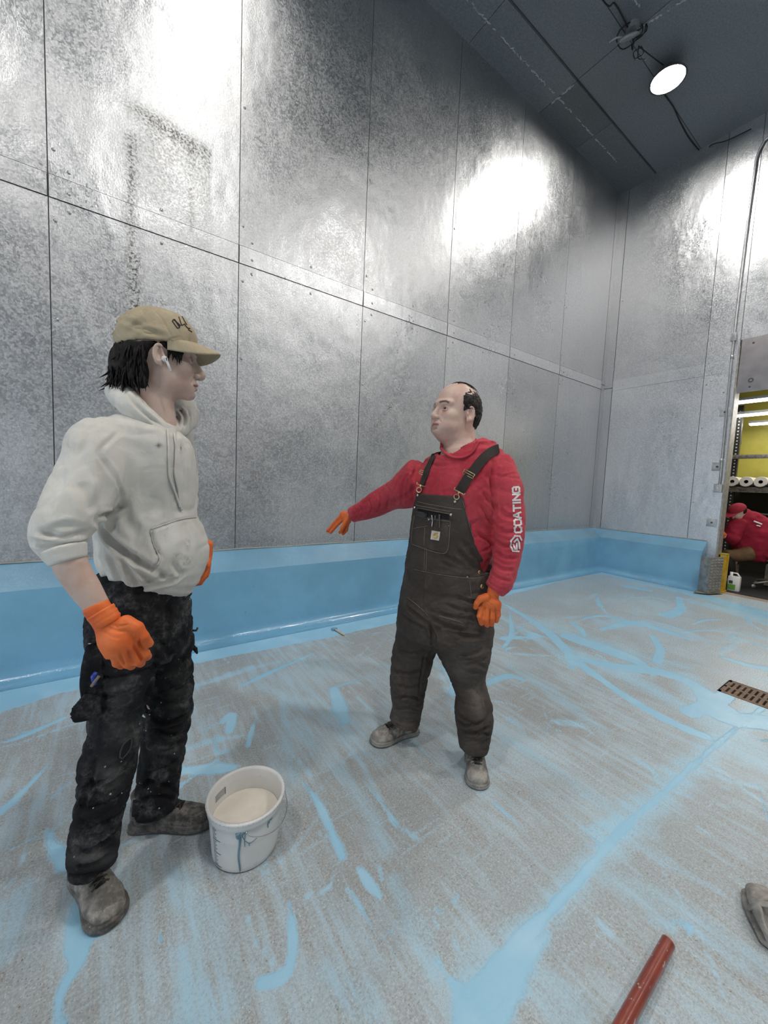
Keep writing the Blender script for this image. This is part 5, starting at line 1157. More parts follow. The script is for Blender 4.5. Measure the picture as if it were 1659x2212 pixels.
legF.append(BR.sec(836, 1588, 900, 1598, .0, .95)); legN.append(BR.sec(998, 1648, 1050, 1652, -.095, .95))
F.chain(legF, k=.02, capf=.12, sub=4); F.chain(legN, k=.02, capf=.12, sub=4)
hemF, hemN = A(870, 1556, 0), A(1024, 1618, -.09)
F.mod(lambda p, g: np.where(((p[..., 2] < .3) & (((p-hemF.astype(np.float32))[..., :2]**2).sum(-1) < .03)), smax(g, (p-hemF.astype(np.float32))@V(-.0, .1, -1).astype(np.float32), .002), g))
F.mod(lambda p, g: np.where(((p[..., 2] < .3) & (((p-hemN.astype(np.float32))[..., :2]**2).sum(-1) < .02)), smax(g, (p-hemN.astype(np.float32))@V(.0, .0, -1).astype(np.float32), .002), g))
S = F.nets().smooth(2)
fl = [([(880, 1228), (950, 1243), (1020, 1250), (1050, 1243)], .004, .003), ([(915, 1240), (912, 1290), (914, 1335)], .005, .005), ([(918, 1170), (915, 1210), (915, 1238)], .005, .003),
 ([(985, 1290), (1020, 1300), (1055, 1297)], .007, .010), ([(960, 1305), (1000, 1318), (1050, 1320)], .007, .010), ([(945, 1325), (990, 1335), (1045, 1338)], .007, .009), ([(930, 1335), (960, 1350), (1010, 1362)], .008, .010), ([(875, 1310), (900, 1330), (925, 1350)], .008, .010), ([(868, 1330), (890, 1345), (920, 1360)], .007, .008), ([(925, 1345), (935, 1375), (937, 1402)], .008, .014),
 ([(1000, 1170), (1025, 1200), (1045, 1225)], .010, .008), ([(985, 1185), (1010, 1212), (1035, 1230)], .010, .008), ([(950, 1215), (990, 1228), (1030, 1236)], .008, .005), ([(960, 1200), (1000, 1222), (1030, 1230)], .010, .006), ([(1015, 1105), (1025, 1150), (1040, 1190)], .012, .008),
 ([(850, 1405), (890, 1410), (930, 1400)], .008, .007), ([(848, 1450), (880, 1455), (915, 1448)], .008, .009), ([(855, 1480), (885, 1485), (918, 1475)], .007, .007), ([(850, 1510), (885, 1505), (912, 1512)], .007, .011), ([(845, 1535), (880, 1530), (908, 1536)], .007, .008), ([(850, 1555), (880, 1565), (903, 1560)], .006, .005), ([(918, 1410), (910, 1460), (905, 1500)], .006, .006),
 ([(975, 1405), (1010, 1415), (1050, 1402)], .009, .006), ([(985, 1370), (1020, 1378), (1058, 1372)], .008, .008), ([(1000, 1440), (1030, 1435), (1052, 1445)], .009, .006), ([(985, 1555), (1015, 1568), (1050, 1555)], .007, .013), ([(990, 1575), (1020, 1585), (1058, 1570)], .007, .012), ([(988, 1540), (1010, 1558), (1030, 1562)], .007, .008), ([(1030, 1590), (1045, 1585), (1060, 1590)], .006, .009), ([(1040, 1480), (1050, 1520), (1055, 1550)], .009, .008), ([(992, 1603), (1020, 1600), (1055, 1602)], .004, .003)]
S.folds([(c, w, d) for c, w, d in [(S.curve(p), w, d) for p, w, d in fl] if len(c) > 1])
S.disp(lambda v: vnoise(v, 10, 71)*.004+crumple(v, 10, .007, 71, (.8, .8, 2.0))*np.clip((1.02-v[:, 2])*4, .25, 1)+vnoise(v, 55, 73)*.0010)
SO = S; ov = S.build('overalls', M_BROWNCLOTH, manR)
attr(ov, 'dust', px_attr(S, [(1030, 1515, 14, 26, .9), (1000, 1450, 20, 20, .35), (1015, 1400, 40, 14, .25), (1035, 1540, 12, 12, .6), (945, 1140, 20, 14, .15), (860, 1540, 20, 20, .2), (1020, 1610, 25, 15, .3)]))
def seam(par, name, lines, r=.0012, mat=None, off=.0008, SF_=SO):
    b = MB()
    for l in lines:
        c = SF_.curve(l, off, 4)
        if len(c) > 1: b.tube(c, r, 5)
    if b.v: return split(b.build(name, mat or M_STITCH, par, smooth=True))
seam(ov, 'stitching', [[(893, 1082), (930, 1090), (975, 1098), (1000, 1100)], [(918, 1180), (916, 1236)], [(922, 1180), (920, 1236)], [(878, 1226), (950, 1241), (1020, 1249), (1052, 1242)], [(1015, 1256), (1018, 1290)], [(880, 1290), (905, 1310), (925, 1330)], [(948, 1330), (1000, 1345)], [(1000, 1082), (1010, 1120), (1022, 1160), (1040, 1200)]], .0009)
# patch pocket on the bib
def patch(SF_, outline, th, n=14):
    """fabric patch following the surface below it; outline is a picture quad (tl,tr,br,bl)"""
    o = np.array(outline, float); g = []
    for i in range(n):
        for k in range(n):
            u, v = i/(n-1), k/(n-1); q = (o[0]*(1-u)+o[1]*u)*(1-v)+(o[3]*(1-u)+o[2]*u)*v
            r = SF_.ray(q[0], q[1], th); g.append(r)
    ok = [x for x in g if x is not None]
    if not ok: return None
    m = np.mean(ok, 0); g = np.array([x if x is not None else m for x in g]); I = np.arange(n*n).reshape(n, n)
    top = g; bot = g-(-_F)*th*.0
    d = nrm(CAM-m); bot = g-d*th*1.3
    F1 = [list(x) for x in np.stack([I[:-1, :-1], I[1:, :-1], I[1:, 1:], I[:-1, 1:]], -1).reshape(-1, 4)]
    rim = list(I[0])+list(I[1:, -1])+list(I[-1, ::-1][1:])+list(I[::-1, 0][1:-1]); k = len(rim)
    F2 = [[rim[i], rim[(i+1) % k], rim[(i+1) % k]+n*n, rim[i]+n*n] for i in range(k)]
    return np.concatenate([top, bot]), F1+F2
def add_patch(par, name, mat, outline, th, SF_=SO, n=14):
    r = patch(SF_, outline, th, n)
    if r is None: return None
    b = MB(); b.add(r[0], r[1]); return b.build(name, mat, par, smooth=False)
def patch_to(par, name, mat, outline, th, SF_=SO, n=14, edge=None):
    o = add_patch(par, name, mat, outline, th, SF_, n)
    if o is not None: o.data.shade_smooth(); o.data.set_sharp_from_angle(angle=.8)
    if edge: seam(o if o is not None else par, 'stitching', edge, .0009, off=th+.0008, SF_=SF_)
    return o
patch_to(ov, 'bib_pocket', M_BROWNCLOTH, [(897, 1112), (975, 1124), (968, 1196), (888, 1176)], .0035, edge=[[(899, 1114), (930, 1121), (973, 1126)], [(973, 1126), (971, 1160), (966, 1190), (952, 1195), (920, 1186), (890, 1175)], [(897, 1114), (892, 1145), (890, 1174)], [(893, 1142), (925, 1136)], [(919, 1140), (917, 1178)]])
patch_to(ov, 'pocket_shade', simple('painted_pocket_shade', (.012, .010, .010), .9), [(903, 1096), (970, 1111), (970, 1123), (900, 1112)], .001)  # dark patch painting the shade inside the pocket mouth
patch_to(ov, 'pocket_flap', M_BROWNCLOTH, [(900, 1091), (975, 1104), (973, 1112), (902, 1098)], .006, edge=[[(901, 1092), (974, 1105)], [(903, 1098), (973, 1111)]])
ph = patch_to(manR, 'phone', simple('black_glass', (.01, .01, .015), .15), [(902, 1104), (926, 1109), (924, 1119), (900, 1113)], .010)
seam(manR, 'pen', [[(936, 1114), (937, 1126), (936, 1138)]], .0028, M_STEEL, .012); seam(manR, 'pen', [[(943, 1114), (943, 1124)]], .0035, M_SEAM, .010); seam(manR, 'marker', [[(951, 1112), (951, 1126), (951, 1140)]], .0035, M_SEAM, .011)
# square label with its round gold mark
lb = patch_to(ov, 'label', simple('pale_label', (.62, .60, .57), .7), [(934, 1146), (952, 1149), (949, 1168), (931, 1165)], .0060, n=6)
b = MB()
c = SO.curve([(947, 1152), (943, 1151), (939, 1154), (938, 1158), (941, 1161), (945, 1161), (947, 1158), (944, 1157)], .0085, 4)
if len(c) > 2: b.tube(c, .0030, 6)
c = SO.curve([(934, 1165), (945, 1166)], .0078, 3)
if len(c) > 1: b.tube(c, .0007, 4)
b.build('emblem', simple('gold_thread', (.62, .40, .08), .6), lb, smooth=True)
# buttons and rivets
def button(par, px, py, SF_, r=.008, mat=M_STEEL, name='button', off=.001):
    q = SF_.ray(px, py, off)
    if q is None: return
    h = SF_.bvh().find_nearest(Vector(q)); n = np.array(h[1]); n = n if n@(CAM-q) > 0 else -n
    b = MB(); b.lathe([(0, .004), (r*.5, .0038), (r*.9, .0025), (r, 0)], q, 16, frame(n)); return b.build(name, mat, par, smooth=True)
for px, py, r in ((903, 1070, .006), (983, 1084, .006), (898, 1097, .005), (974, 1112, .006), (928, 1123, .004), (1009, 1246, .004), (970, 1136, .003)): button(ov, px, py, SO, r, M_STEEL, 'rivet', .006 if px in (898, 974, 928) else .002)
for px, py in ((1035, 1236), (1041, 1267)): button(ov, px, py, SO, .010, M_BRASS)
# straps with slider, hook and button tab
def ribbon(SF_, pts, hw, off, th=.0025):
    c = SF_.curve(pts, off, 5); b = MB(); L = []; n_ = len(c)
    for _ in range(6): c[1:-1] = (c[:-2]+c[1:-1]*2+c[2:])/4
    NN = []
    for q in c: h = np.array(SF_.bvh().find_nearest(Vector(q))[1]); NN.append(h if h@(CAM-q) > 0 else -h)
    NN = np.array(NN)
    for _ in range(12): NN[1:-1] = (NN[:-2]+NN[1:-1]*2+NN[2:])/4
    NN /= np.linalg.norm(NN, axis=1)[:, None]; c = c+NN*.002
    for i in range(n_):
        t = nrm(c[min(i+1, n_-1)]-c[max(i-1, 0)]); nn = NN[i]; w = nrm(np.cross(t, nn)); L.append((c[i]-w*hw, c[i]+w*hw, nn))
    vs = []
    for a, e, nn in L: vs += [a, e, e-nn*th, a-nn*th]
    fs = []
    for i in range(n_-1):
        for k in range(4): fs.append((i*4+k, i*4+(k+1) % 4, i*4+4+(k+1) % 4, i*4+4+k))
    fs += [(0, 1, 2, 3), ((n_-1)*4, (n_-1)*4+3, (n_-1)*4+2, (n_-1)*4+1)]
    return MB().add(vs, fs), c
M_STRAP = simple('dark_webbing', (.030, .024, .020), .8, bump=.4, bs=500)
for pts, hw, sl, hk in (([(953, 966), (940, 985), (930, 1005), (921, 1030), (914, 1048)], .0165, (919, 1024), (911, 1056)), ([(1074, 970), (1060, 978), (1040, 995), (1020, 1022), (1000, 1050), (994, 1060)], .020, (1013, 1026), (989, 1068))):
    m, c = ribbon(SS, pts, hw, .0085); st = m.build('strap', M_STRAP, ov); st.data.shade_smooth(); st.data.set_sharp_from_angle(angle=.6)
    q = SS.ray(*sl, .010); t = nrm(c[-1]-c[-4]); h = SS.bvh().find_nearest(Vector(q)); nn = np.array(h[1]); nn = nn if nn@(CAM-q) > 0 else -nn; w = nrm(np.cross(t, nn))
    b = MB(); 
    for sg in (-1, 1): b.tube([q+w*hw*1.2*sg-t*.009, q+w*hw*1.2*sg+t*.009], .0022, 6)
    for sg in (-1, 0, 1): b.tube([q-w*hw*1.2+t*.009*sg, q+w*hw*1.2+t*.009*sg], .0022, 6)
    b.build('slider_buckle', M_BRASS, st, smooth=True)
    q = c[-1]+t*.004+nn*.002; b = MB(); b.tube([q-w*hw*1.25, q+w*hw*1.25], .0028, 6); b.tube([q-w*hw*1.25, q-w*hw*1.25-t*.008], .0026, 6); b.tube([q+w*hw*1.25, q+w*hw*1.25-t*.008], .0026, 6); b.tube([q, q+t*.012], [.005, .003], 8)
    ce = q+t*.022; b.tube([ce+(w*math.cos(a)+t*math.sin(a))*.011 for a in np.linspace(-.3, 2*PI-.3, 18)], .0026, 6); b.build('hook', M_BRASS, st, smooth=True)
# ---- writing down the sleeve and the angular emblem
def on_sleeve(bm_pts, faces, name, par, SF_, off=.0015):
    vs = []; bad = set()
    for i, (x, y) in enumerate(bm_pts):
        r = SF_.ray(x, y, off)
        if r is None: bad.add(i); r = V(0, 0, 0)
        vs.append(r)
    fs = [f for f in faces if not any(i in bad for i in f)]
    if not fs: return
    b = MB(); used = sorted({i for f in fs for i in f}); mp = {u: k for k, u in enumerate(used)}; b.add([vs[u] for u in used], [[mp[i] for i in f] for f in fs]); return b.build(name, M_PRINT, par)
M_PRINT = simple('white_print', (.80, .76, .76), .6, var=.04)
GL = {'C': [[(1, .8), (.8, 1), (.2, 1), (0, .8), (0, .2), (.2, 0), (.8, 0), (1, .2)]], 'O': [[(.2, 0), (0, .2), (0, .8), (.2, 1), (.8, 1), (1, .8), (1, .2), (.8, 0), (.2, 0)]], 'A': [[(0, 0), (.42, 1), (.58, 1), (1, 0)], [(.18, .33), (.82, .33)]], 'T': [[(0, 1), (1, 1)], [(.5, 1), (.5, 0)]], 'I': [[(.5, 0), (.5, 1)]], 'N': [[(0, 0), (0, 1), (1, 0), (1, 1)]], 'G': [[(1, .8), (.8, 1), (.2, 1), (0, .8), (0, .2), (.2, 0), (.8, 0), (1, .15), (1, .5), (.55, .5)]],
      'S': [[(1, .8), (.8, 1), (.2, 1), (0, .8), (0, .6), (.2, .5), (.8, .5), (1, .4), (1, .2), (.8, 0), (.2, 0), (0, .2)]]}
def strokes2d(polys, w, dens=5):
    pts = []; fs = []
    for pl in polys:
        for a, c in zip(pl[:-1], pl[1:]):
            a = np.array(a, float); c = np.array(c, float); d = c-a; L = np.linalg.norm(d)
            if L < 1e-6: continue
            d /= L; n = np.array([-d[1], d[0]]); a2 = a-d*w*.5; c2 = c+d*w*.5; m = max(2, int(L/2)+1); base = len(pts)
            for i in range(m):
                q = a2+(c2-a2)*i/(m-1); pts += [tuple(q-n*w/2), tuple(q), tuple(q+n*w/2)]
            for i in range(m-1):
                for k in (0, 1): fs.append((base+i*3+k, base+i*3+3+k, base+i*3+4+k, base+i*3+1+k))
    return pts, fs
def word(txt, x0, y0, x1, y1, hgt, w, name, par, SF_, shear=0.0):
    """text running from (x0,y0) to (x1,y1) in the picture, letter tops to the left"""
    d = np.array([x1-x0, y1-y0], float); L = np.linalg.norm(d); d /= L; up = np.array([d[1], -d[0]]); wid = [.35 if ch == 'I' else 1 for ch in txt]; gap = .28; tot = sum(wid)+gap*(len(txt)-1); u = L/tot; x = 0
    for ch, cw in zip(txt, wid):
        pl = [[tuple(np.array([x0, y0])+d*(x+(px if ch != 'I' else .17)*cw*1.0 if ch != 'I' else x+.17)*u+up*py*hgt) for px, py in poly] for poly in GL[ch]]
        p, f = strokes2d(pl, w); on_sleeve(p, f, name, par, SF_); x += cw+gap
word('COATING', 1126, 1150, 1121, 1052, 14, 3.9, 'print_letter', shirt, SS)
em = [[(1104, 1168), (1112, 1158), (1122, 1158), (1126, 1166)], [(1104, 1168), (1103, 1180), (1108, 1190), (1120, 1191)], [(1111, 1170), (1117, 1164), (1121, 1172), (1122, 1184)], [(1109, 1176), (1112, 1185), (1116, 1186), (1116, 1174)]]
p, f = strokes2d(em, 3.6); on_sleeve(p, f, 'print_emblem', shirt, SS)

# ---- gloved hands
# hanging hand, seen from the back / thumb side
q = lambda px, py, d=0: A(px, py, -.165+d)
F = Field(q(1056, 1310)-.12, q(1056, 1310)+.12, .0026)
fing = [([q(1040, 1312, -.006), q(1036, 1331, -.012), q(1040, 1346, .0)], .0112), ([q(1052, 1314, -.004), q(1049, 1336, -.010), q(1052, 1350, .004)], .0114), ([q(1064, 1314, 0), q(1063, 1334, -.004), q(1062, 1348, .010)], .0112), ([q(1075, 1312, .006), q(1076, 1328, .004), q(1072, 1341, .014)], .0102)]
hand_field(F, q(1065, 1284, .004), q(1059, 1312), A(1022, 1300)-A(1085, 1300), BR.f, 1.06, fing, ([q(1050, 1290, -.012), q(1038, 1293, -.022), q(1030, 1303, -.022), q(1027, 1312, -.015)], .0105), wr=.0245, palm_t=.021)
S = F.nets().smooth(1)
S.folds([(c, w, d) for c, w, d in [(S.curve(p), w, d) for p, w, d in [([(1047, 1308), (1048, 1325), (1046, 1345)], .0022, .003), ([(1059, 1310), (1058, 1330), (1058, 1350)], .0022, .003), ([(1070, 1308), (1070, 1328), (1069, 1345)], .0022, .003), ([(1058, 1290), (1066, 1300), (1072, 1310)], .0025, .0018), ([(1050, 1298), (1060, 1305), (1066, 1315)], .0025, .0015), ([(1066, 1283), (1076, 1290), (1083, 1300)], .0025, .0018)]] if len(c) > 1])
S.build('glove', M_GLOVE, manR)
# pointing hand
q = lambda px, py, d=0: A(px, py, .235+d)
F = Field(q(735, 1128)-.13, q(735, 1128)+.13, .0026)
fing = [([q(738, 1113, .0), q(724, 1128, .004), q(708, 1147, .008)], .0098), ([q(742, 1120, -.004), q(728, 1134, .0), q(714, 1150, .006)], .0098), ([q(747, 1126, -.006), q(739, 1143, -.012), q(734, 1150, .0)], .0098), ([q(751, 1129, -.004), q(748, 1145, -.010), q(741, 1153, -.004)], .0092)]
hand_field(F, q(759, 1112), q(742, 1121), A(730, 1110)-A(748, 1134), BR.f, 1.0, fing, ([q(752, 1118, -.02), q(745, 1130, -.030), q(739, 1141, -.030), q(738, 1149, -.024)], .0100), wr=.025, palm_t=.020, k=.012)
S = F.nets().smooth(1); S.disp(lambda v: vnoise(v, 70, 8)*.0008); S.build('glove', M_GLOVE, manR)

# ---- boots
boot(manR, 'boot', Fp(801, 1608), Fp(900, 1578), M_BOOT_G, M_SOLE_G, lace=M_LACE, thick=.026, wide=1.25, dark=True, lx=.115)
boot(manR, 'boot', Fp(1033, 1709), Fp(1022, 1625), M_BOOT_G, M_SOLE_G, lace=M_LACE, thick=.026, wide=1.3, dark=True, lx=.115)
# ------------------------------------------------------------------ bucket
bc = V(.355, 1.262, 0); RB, RT, BH = .107, .128, .188
bk_ = empty('bucket', bc, 'white plastic bucket half full of pale liquid, blue drips down its side', 'bucket')
def bucket_mat():
    t = NT('milky_plastic'); p = t.pos(loc=(-bc[0], -bc[1], 0)); sx = t.n('ShaderNodeSeparateXYZ', i={0: p}); z = sx.outputs[2]; n = t.noise(p, 12, 4)
    c = t.mix(t.ss(n, .3, .7), (.74, .74, .73), (.80, .80, .79)); c = t.mix(t.ss(z, .109, .114, .16, 0), c, (.50, .50, .49)); c = t.mix(t.ss(t.noise(p, 30, 4), .64, .72, 0, .35), c, (.42, .44, .45))
    return t.out(color=c, rough=.32, trans=.0, spec=.5, coat=.2)
M_BUCK = bucket_mat()
def rad(z): return RB+(RT-.006-RB)*z/BH
prof = [(0, .004), (RB-.012, .004), (RB-.004, .0015), (RB, .006)]+[(rad(z), z) for z in np.linspace(.02, BH-.034, 7)]
prof += [(rad(BH-.033)+.004, BH-.031), (rad(BH-.02)+.003, BH-.022), (RT-.001, BH-.010), (RT+.001, BH-.004), (RT-.002, BH), (RT-.009, BH-.001), (RT-.012, BH-.008), (RT-.013, BH-.026), (rad(BH-.03)-.006, BH-.030)]
prof += [(rad(z)-.006, z) for z in np.linspace(BH-.034, .012, 7)]+[(0, .009)]
b = MB().lathe(prof, bc, 72); b.build('shell', M_BUCK, bk_, smooth=True)
LZ = .112
b = MB().lathe([(0, LZ), (rad(LZ)*.5, LZ), (rad(LZ)-.0065, LZ)], bc, 48); liq = b.build('liquid', simple('pale_cream_liquid', (.80, .745, .66), .35, var=.03, scale=40), bk_, smooth=True)
b = MB()      # wire bail hanging down on the camera side, and its ears
def cyl(a, z, r): return bc+V(math.cos(a)*r, math.sin(a)*r, z)
dcam = math.atan2(-bc[1], -bc[0])
a0, a1 = dcam+.02, dcam+2.0
pts = [cyl(a0, BH-.030, RT+.004)]+[cyl(a0+(a1-a0)*t, BH-.032-.040*math.sin(t*PI)**.8, RT+.006+.004*math.sin(t*PI)) for t in np.linspace(.04, .96, 22)]+[cyl(a1, BH-.030, RT+.004)]
b.tube(pts, .0014, 6); b.tube([cyl(a0, BH-.025, RT+.001), cyl(a0, BH-.028, RT+.007)], .003, 8); b.tube([cyl(a1, BH-.025, RT+.001), cyl(a1, BH-.028, RT+.007)], .003, 8); split(b.build('wire_handle', M_STEEL, bk_, smooth=True))
M_DRIP = simple('blue_drips', (.15, .28, .36), .3); b = MB()
def ontube(a, z, off=.0008): return bc+V(math.cos(a), math.sin(a), 0)*(rad(z)+off)+V(0, 0, z)
for a, z0, z1, w in ((dcam-.16, .156, .012, .0030), (dcam-.19, .156, .135, .006), (dcam-.10, .156, .140, .005), (dcam-.02, .150, .100, .0014), (dcam+.10, .110, .098, .0014), (dcam+.62, .156, .128, .0022), (dcam+.66, .156, .140, .0016), (dcam+.70, .156, .150, .004)):
    n = 14; pts = [ontube(a+.02*math.sin(i*.6)*(1 if z0-z1 > .05 else .3), z0+(z1-z0)*i/(n-1)) for i in range(n)]; b.tube(pts, [w*(1.5-.7*i/(n-1)) for i in range(n)], 6, sc=1)
b.tube([ontube(dcam-.12, .150), ontube(dcam-.02, .122), ontube(dcam+.10, .106), ontube(dcam+.16, .108), ontube(dcam+.3, .116)], .0011, 5); b.tube([ontube(dcam-.30, .158), ontube(dcam-.10, .158), ontube(dcam+.02, .156)], .0018, 5); split(b.build('paint_drip', M_DRIP, bk_, smooth=True))
# measuring scale: long and short ticks, seen outside at the left and through the wall inside
b = MB(); M_TICK = simple('dark_scale_mark', (.10, .10, .12), .6)
for i in range(22):
    z = .014+.0068*i; L = .30 if i % 7 == 0 else .12+.05*(i % 2)
    a = dcam-1.02; pts = [ontube(a+L*t, z, .0003) for t in np.linspace(0, 1, 6)]; b.tube(pts, .0009 if i % 7 == 0 else .0006, 4)
for i in range(9):
    z = .135+.0018*i+.0; a = dcam-2.15
for i, z in enumerate((.132, .137, .142, .147, .152)):
    a = dcam-2.45; pts = [bc+V(math.cos(a+.42*t), math.sin(a+.42*t), 0)*(rad(z)-.0068)+V(0, 0, z-.0) for t in np.linspace(0, 1, 8)]; b.tube(pts, .0007, 4); b.tube([pts[0]-V(0, 0, .003), pts[0]+V(0, 0, .002)], .0010, 4)
split(b.build('tick_mark', M_TICK, bk_))
b = MB()
for i in range(34):
    a = dcam-1.9+i*.115; 
    if RNG.rand() < .35: continue
    b.tube([bc+V(math.cos(a), math.sin(a), 0)*(RT+.0015)+V(0, 0, BH-.007), bc+V(math.cos(a+.01), math.sin(a+.01), 0)*(RT-.003)+V(0, 0, BH+.0004)], .0006, 4)
split(b.build('rim_mark', M_TICK, bk_))

# ------------------------------------------------------------------ red pole on the floor
def pole_mat():
    t = NT('red_enamelled_steel'); p = t.pos(); n = t.noise(p, 7, 4); k = t.noise(t.pos((1, 1, 3)), 34, 4, .7); c = t.mix(t.ss(n, .3, .7), (.20, .035, .022), (.33, .065, .035)); c = t.mix(t.ss(k, .60, .66, 0, .85), c, (.55, .50, .46)); c = t.mix(t.ss(t.noise(p, 26, 3), .62, .7, 0, .5), c, (.07, .02, .015))
    return t.out(color=c, rough=.28, coat=.3, normal=t.bump(k, .2, .002))
pa = hit(1443, 2036, 2, .022); pd = hit(1350, 2212, 2, .030); dr = nrm(pd-pa); pb = pa+dr*.62; pb[2] = pa[2]+.035
pole = empty('pole', (pa[0], pa[1], 0), 'red enamelled metal pole with chipped paint lying on the floor at the bottom', 'pole')
b = MB().tube([pa+(pb-pa)*t for t in np.linspace(0, 1, 8)], .0165, 24); b.build('shaft', pole_mat(), pole, smooth=False).data.set_sharp_from_angle(angle=.6)
for p_ in pole.children: p_.data.shade_smooth(); p_.data.set_sharp_from_angle(angle=.6)
Rr = frame(pa-pb); b = MB().lathe([(.0165, -.002), (.0168, .001), (.013, .0022), (.0125, -.012), (0, -.012)], pa, 24, Rr); b.build('open_end', simple('worn_bright_rim', (.42, .30, .24), .5), pole, smooth=False)
# resting block end outside the picture
q_ = pb; b = MB().tube([q_, V(q_[0]+dr[0]*.05, q_[1]+dr[1]*.05, .018)], .0165, 24); b.build('end_grip', simple('black_grip', (.03, .03, .03), .6), pole, smooth=True)

# ------------------------------------------------------------------ clog at the right edge
cg = empty('clog', (*Fp(1659, 1985), 0), 'plaster-smeared grey clog cut off by the right edge of the picture', 'clog')
t0 = V(*Fp(1588, 1912), 0); dirc = nrm(V(*Fp(1662, 2075), 0)-t0); rgt = nrm(np.cross(dirc, V(0, 0, 1)))
# its outer edge runs along the visible side; body lies to the right of it
side_r = rgt if (proj(t0+rgt*.1)[0] > proj(t0)[0]) else -rgt
def cw(x, y, z): return t0+dirc*(x+.005)+side_r*(y+.045)+V(0, 0, z)
F = Field(t0-.15, t0+.38, .004)
F.chain([(cw(.030, .005, .028), side_r, .040, .026), (cw(.08, .006, .036), side_r, .052, .034), (cw(.13, .004, .042), side_r, .052, .042), (cw(.20, 0, .036), side_r, .045, .034), (cw(.26, 0, .030), side_r, .040, .028)], capf=1.0)
F.ell(cw(.175, -.004, .080), V(.085, .036, .062), .006, np.stack([dirc, side_r, V(0, 0, 1)], 1), op='s'); F.mod(lambda p, g: np.maximum(g, .010-p[..., 2]))
S = F.nets().smooth(2); S.disp(lambda v: vnoise(v, 50, 4)*.0018); S.build('upper', M_BOOT_G, cg)
F = Field(t0-.15, t0+.38, .004)
F.chain([(cw(.022, .003, .010), side_r, .044, .014), (cw(.08, .004, .010), side_r, .060, .014), (cw(.15, .002, .010), side_r, .056, .014), (cw(.24, 0, .010), side_r, .048, .014), (cw(.28, 0, .010), side_r, .038, .013)], capf=1.4); F.mod(lambda p, g: np.maximum(g, .002-p[..., 2]))
S = F.nets().smooth(1); S.disp(lambda v: vnoise(v, 40, 4)*.0012); S.build('sole', M_SOLE_G, cg)
b = MB().tube([cw(.105, -.052, .035), cw(.112, -.03, .068), cw(.115, .0, .080), cw(.112, .034, .068), cw(.105, .056, .035)], .011, 10, sc=.4); b.build('instep_strap', M_BOOT_G, cg, smooth=True)

# ------------------------------------------------------------------ floor drain
gr = empty('floor_drain', (3.37, .3, 0), 'rusty brown slotted cast-iron drain grate in the wet floor', 'drain')
M_RUST = simple('rusty_cast_iron', (.20, .135, .095), .65, .2, var=.3, scale=30, bump=.4)
gx0, gx1, gy0, gy1 = dx0+.004, dx1-.004, dy0+.004, dy1-.004; b = MB(); ns = 26; pitch = (gy1-gy0-.03)/ns; rows = [(gx0, gx0+.030), (gx0+.120, gx0+.142), (gx1-.030, gx1)]
for a, c in rows: b.bb(a, c, gy0, gy1, -.030, -.001)
for i in range(ns+1):
    y = gy0+.015+pitch*i; w_ = pitch*.30; b.bb(gx0+.02, gx1-.02, max(gy0, y-w_), min(gy1, y+w_), -.028, -.0016)
b.bb(gx0, gx1, gy0, gy0+.012, -.03, -.001); b.bb(gx0, gx1, gy1-.012, gy1, -.03, -.001)
b.build('grate', M_RUST, gr, weld=False)
b = MB(); e_ = .012; b.bb(dx0-.01, dx1+.01, dy0-.01, dy1+.01, -.22, -.20); b.bb(dx0-.012, dx0, dy0, dy1, -.21, -.0015); b.bb(dx1, dx1+.012, dy0, dy1, -.21, -.0015); b.bb(dx0, dx1, dy0-.012, dy0, -.21, -.0015); b.bb(dx0, dx1, dy1, dy1+.012, -.21, -.0015)
b.build('trough', simple('dark_trough', (.03, .025, .02), .8), gr)

# ------------------------------------------------------------------ small brush by the kerb
br_ = V(*Fp(735, 1368), 0); bs = empty('paintbrush', br_, 'small pale wooden brush lying on the floor at the foot of the blue kerb', 'brush')
pA, pB = V(*Fp(722, 1361), .012), V(*Fp(744, 1374), .010); dd = nrm(pB-pA)
b = MB().tube([pA+dd*.015, pA+dd*.05, pA+(pB-pA)*.7, pB], [.010, .008, .011, .007], 10, sc=.6); b.build('handle', simple('pale_wood', (.62, .54, .36), .6), bs, smooth=True)
b = MB().box(pA+dd*.0, (.014, .022, .007), frame(V(0, 0, 1), dd)); b.build('bristles', simple('blue_crusted_bristles', (.20, .42, .60), .8), bs)

# ------------------------------------------------------------------ ceiling junction and wires
jb = V(*hit(1357, 82, 2, CZ-.12)); j = empty('junction_box', (jb[0], jb[1], CZ), 'white round junction cover hanging from the ceiling amid black wires', 'junction box')
b = MB().lathe([(0, .02), (.07, .018), (.095, .004), (.098, -.004), (.06, -.014), (0, -.016)], jb, 28, frame((-.5, -.2, .85))); b.build('cover', simple('dull_white_cover', (.5, .5, .52), .5), j, smooth=True)
b = MB().lathe([(.0, .0), (.06, .0), (.06, -.06), (0, -.06)], (jb[0]+.03, jb[1]-.02, CZ), 20); b.build('box', M_PLATE, j)
M_WIRE = simple('black_cable', (.015, .013, .013), .6); c0 = V(jb[0], jb[1], CZ-.04)
b = MB()
def wob_loop(c, r, n, seed, tilt):
    R2 = np.random.RandomState(seed); R = frame(tilt); return [c+R@V(math.cos(a)*r*(1+.1*math.sin(2*a+seed)), math.sin(a)*r, .02*math.sin(3*a)) for a in np.linspace(0, 2*PI*n, int(18*n))]
for k, (o, r, n_) in enumerate(((V(.10, -.06, -.06), .085, 1.3), (V(.08, -.05, -.03), .06, 1.6), (V(.17, -.03, -.14), .045, 1.2), (V(.02, .02, -.03), .09, .9))): b.tube(wob_loop(c0+o, r, n_, k, (-.6+.3*k, .3, .4)), .0055, 6)
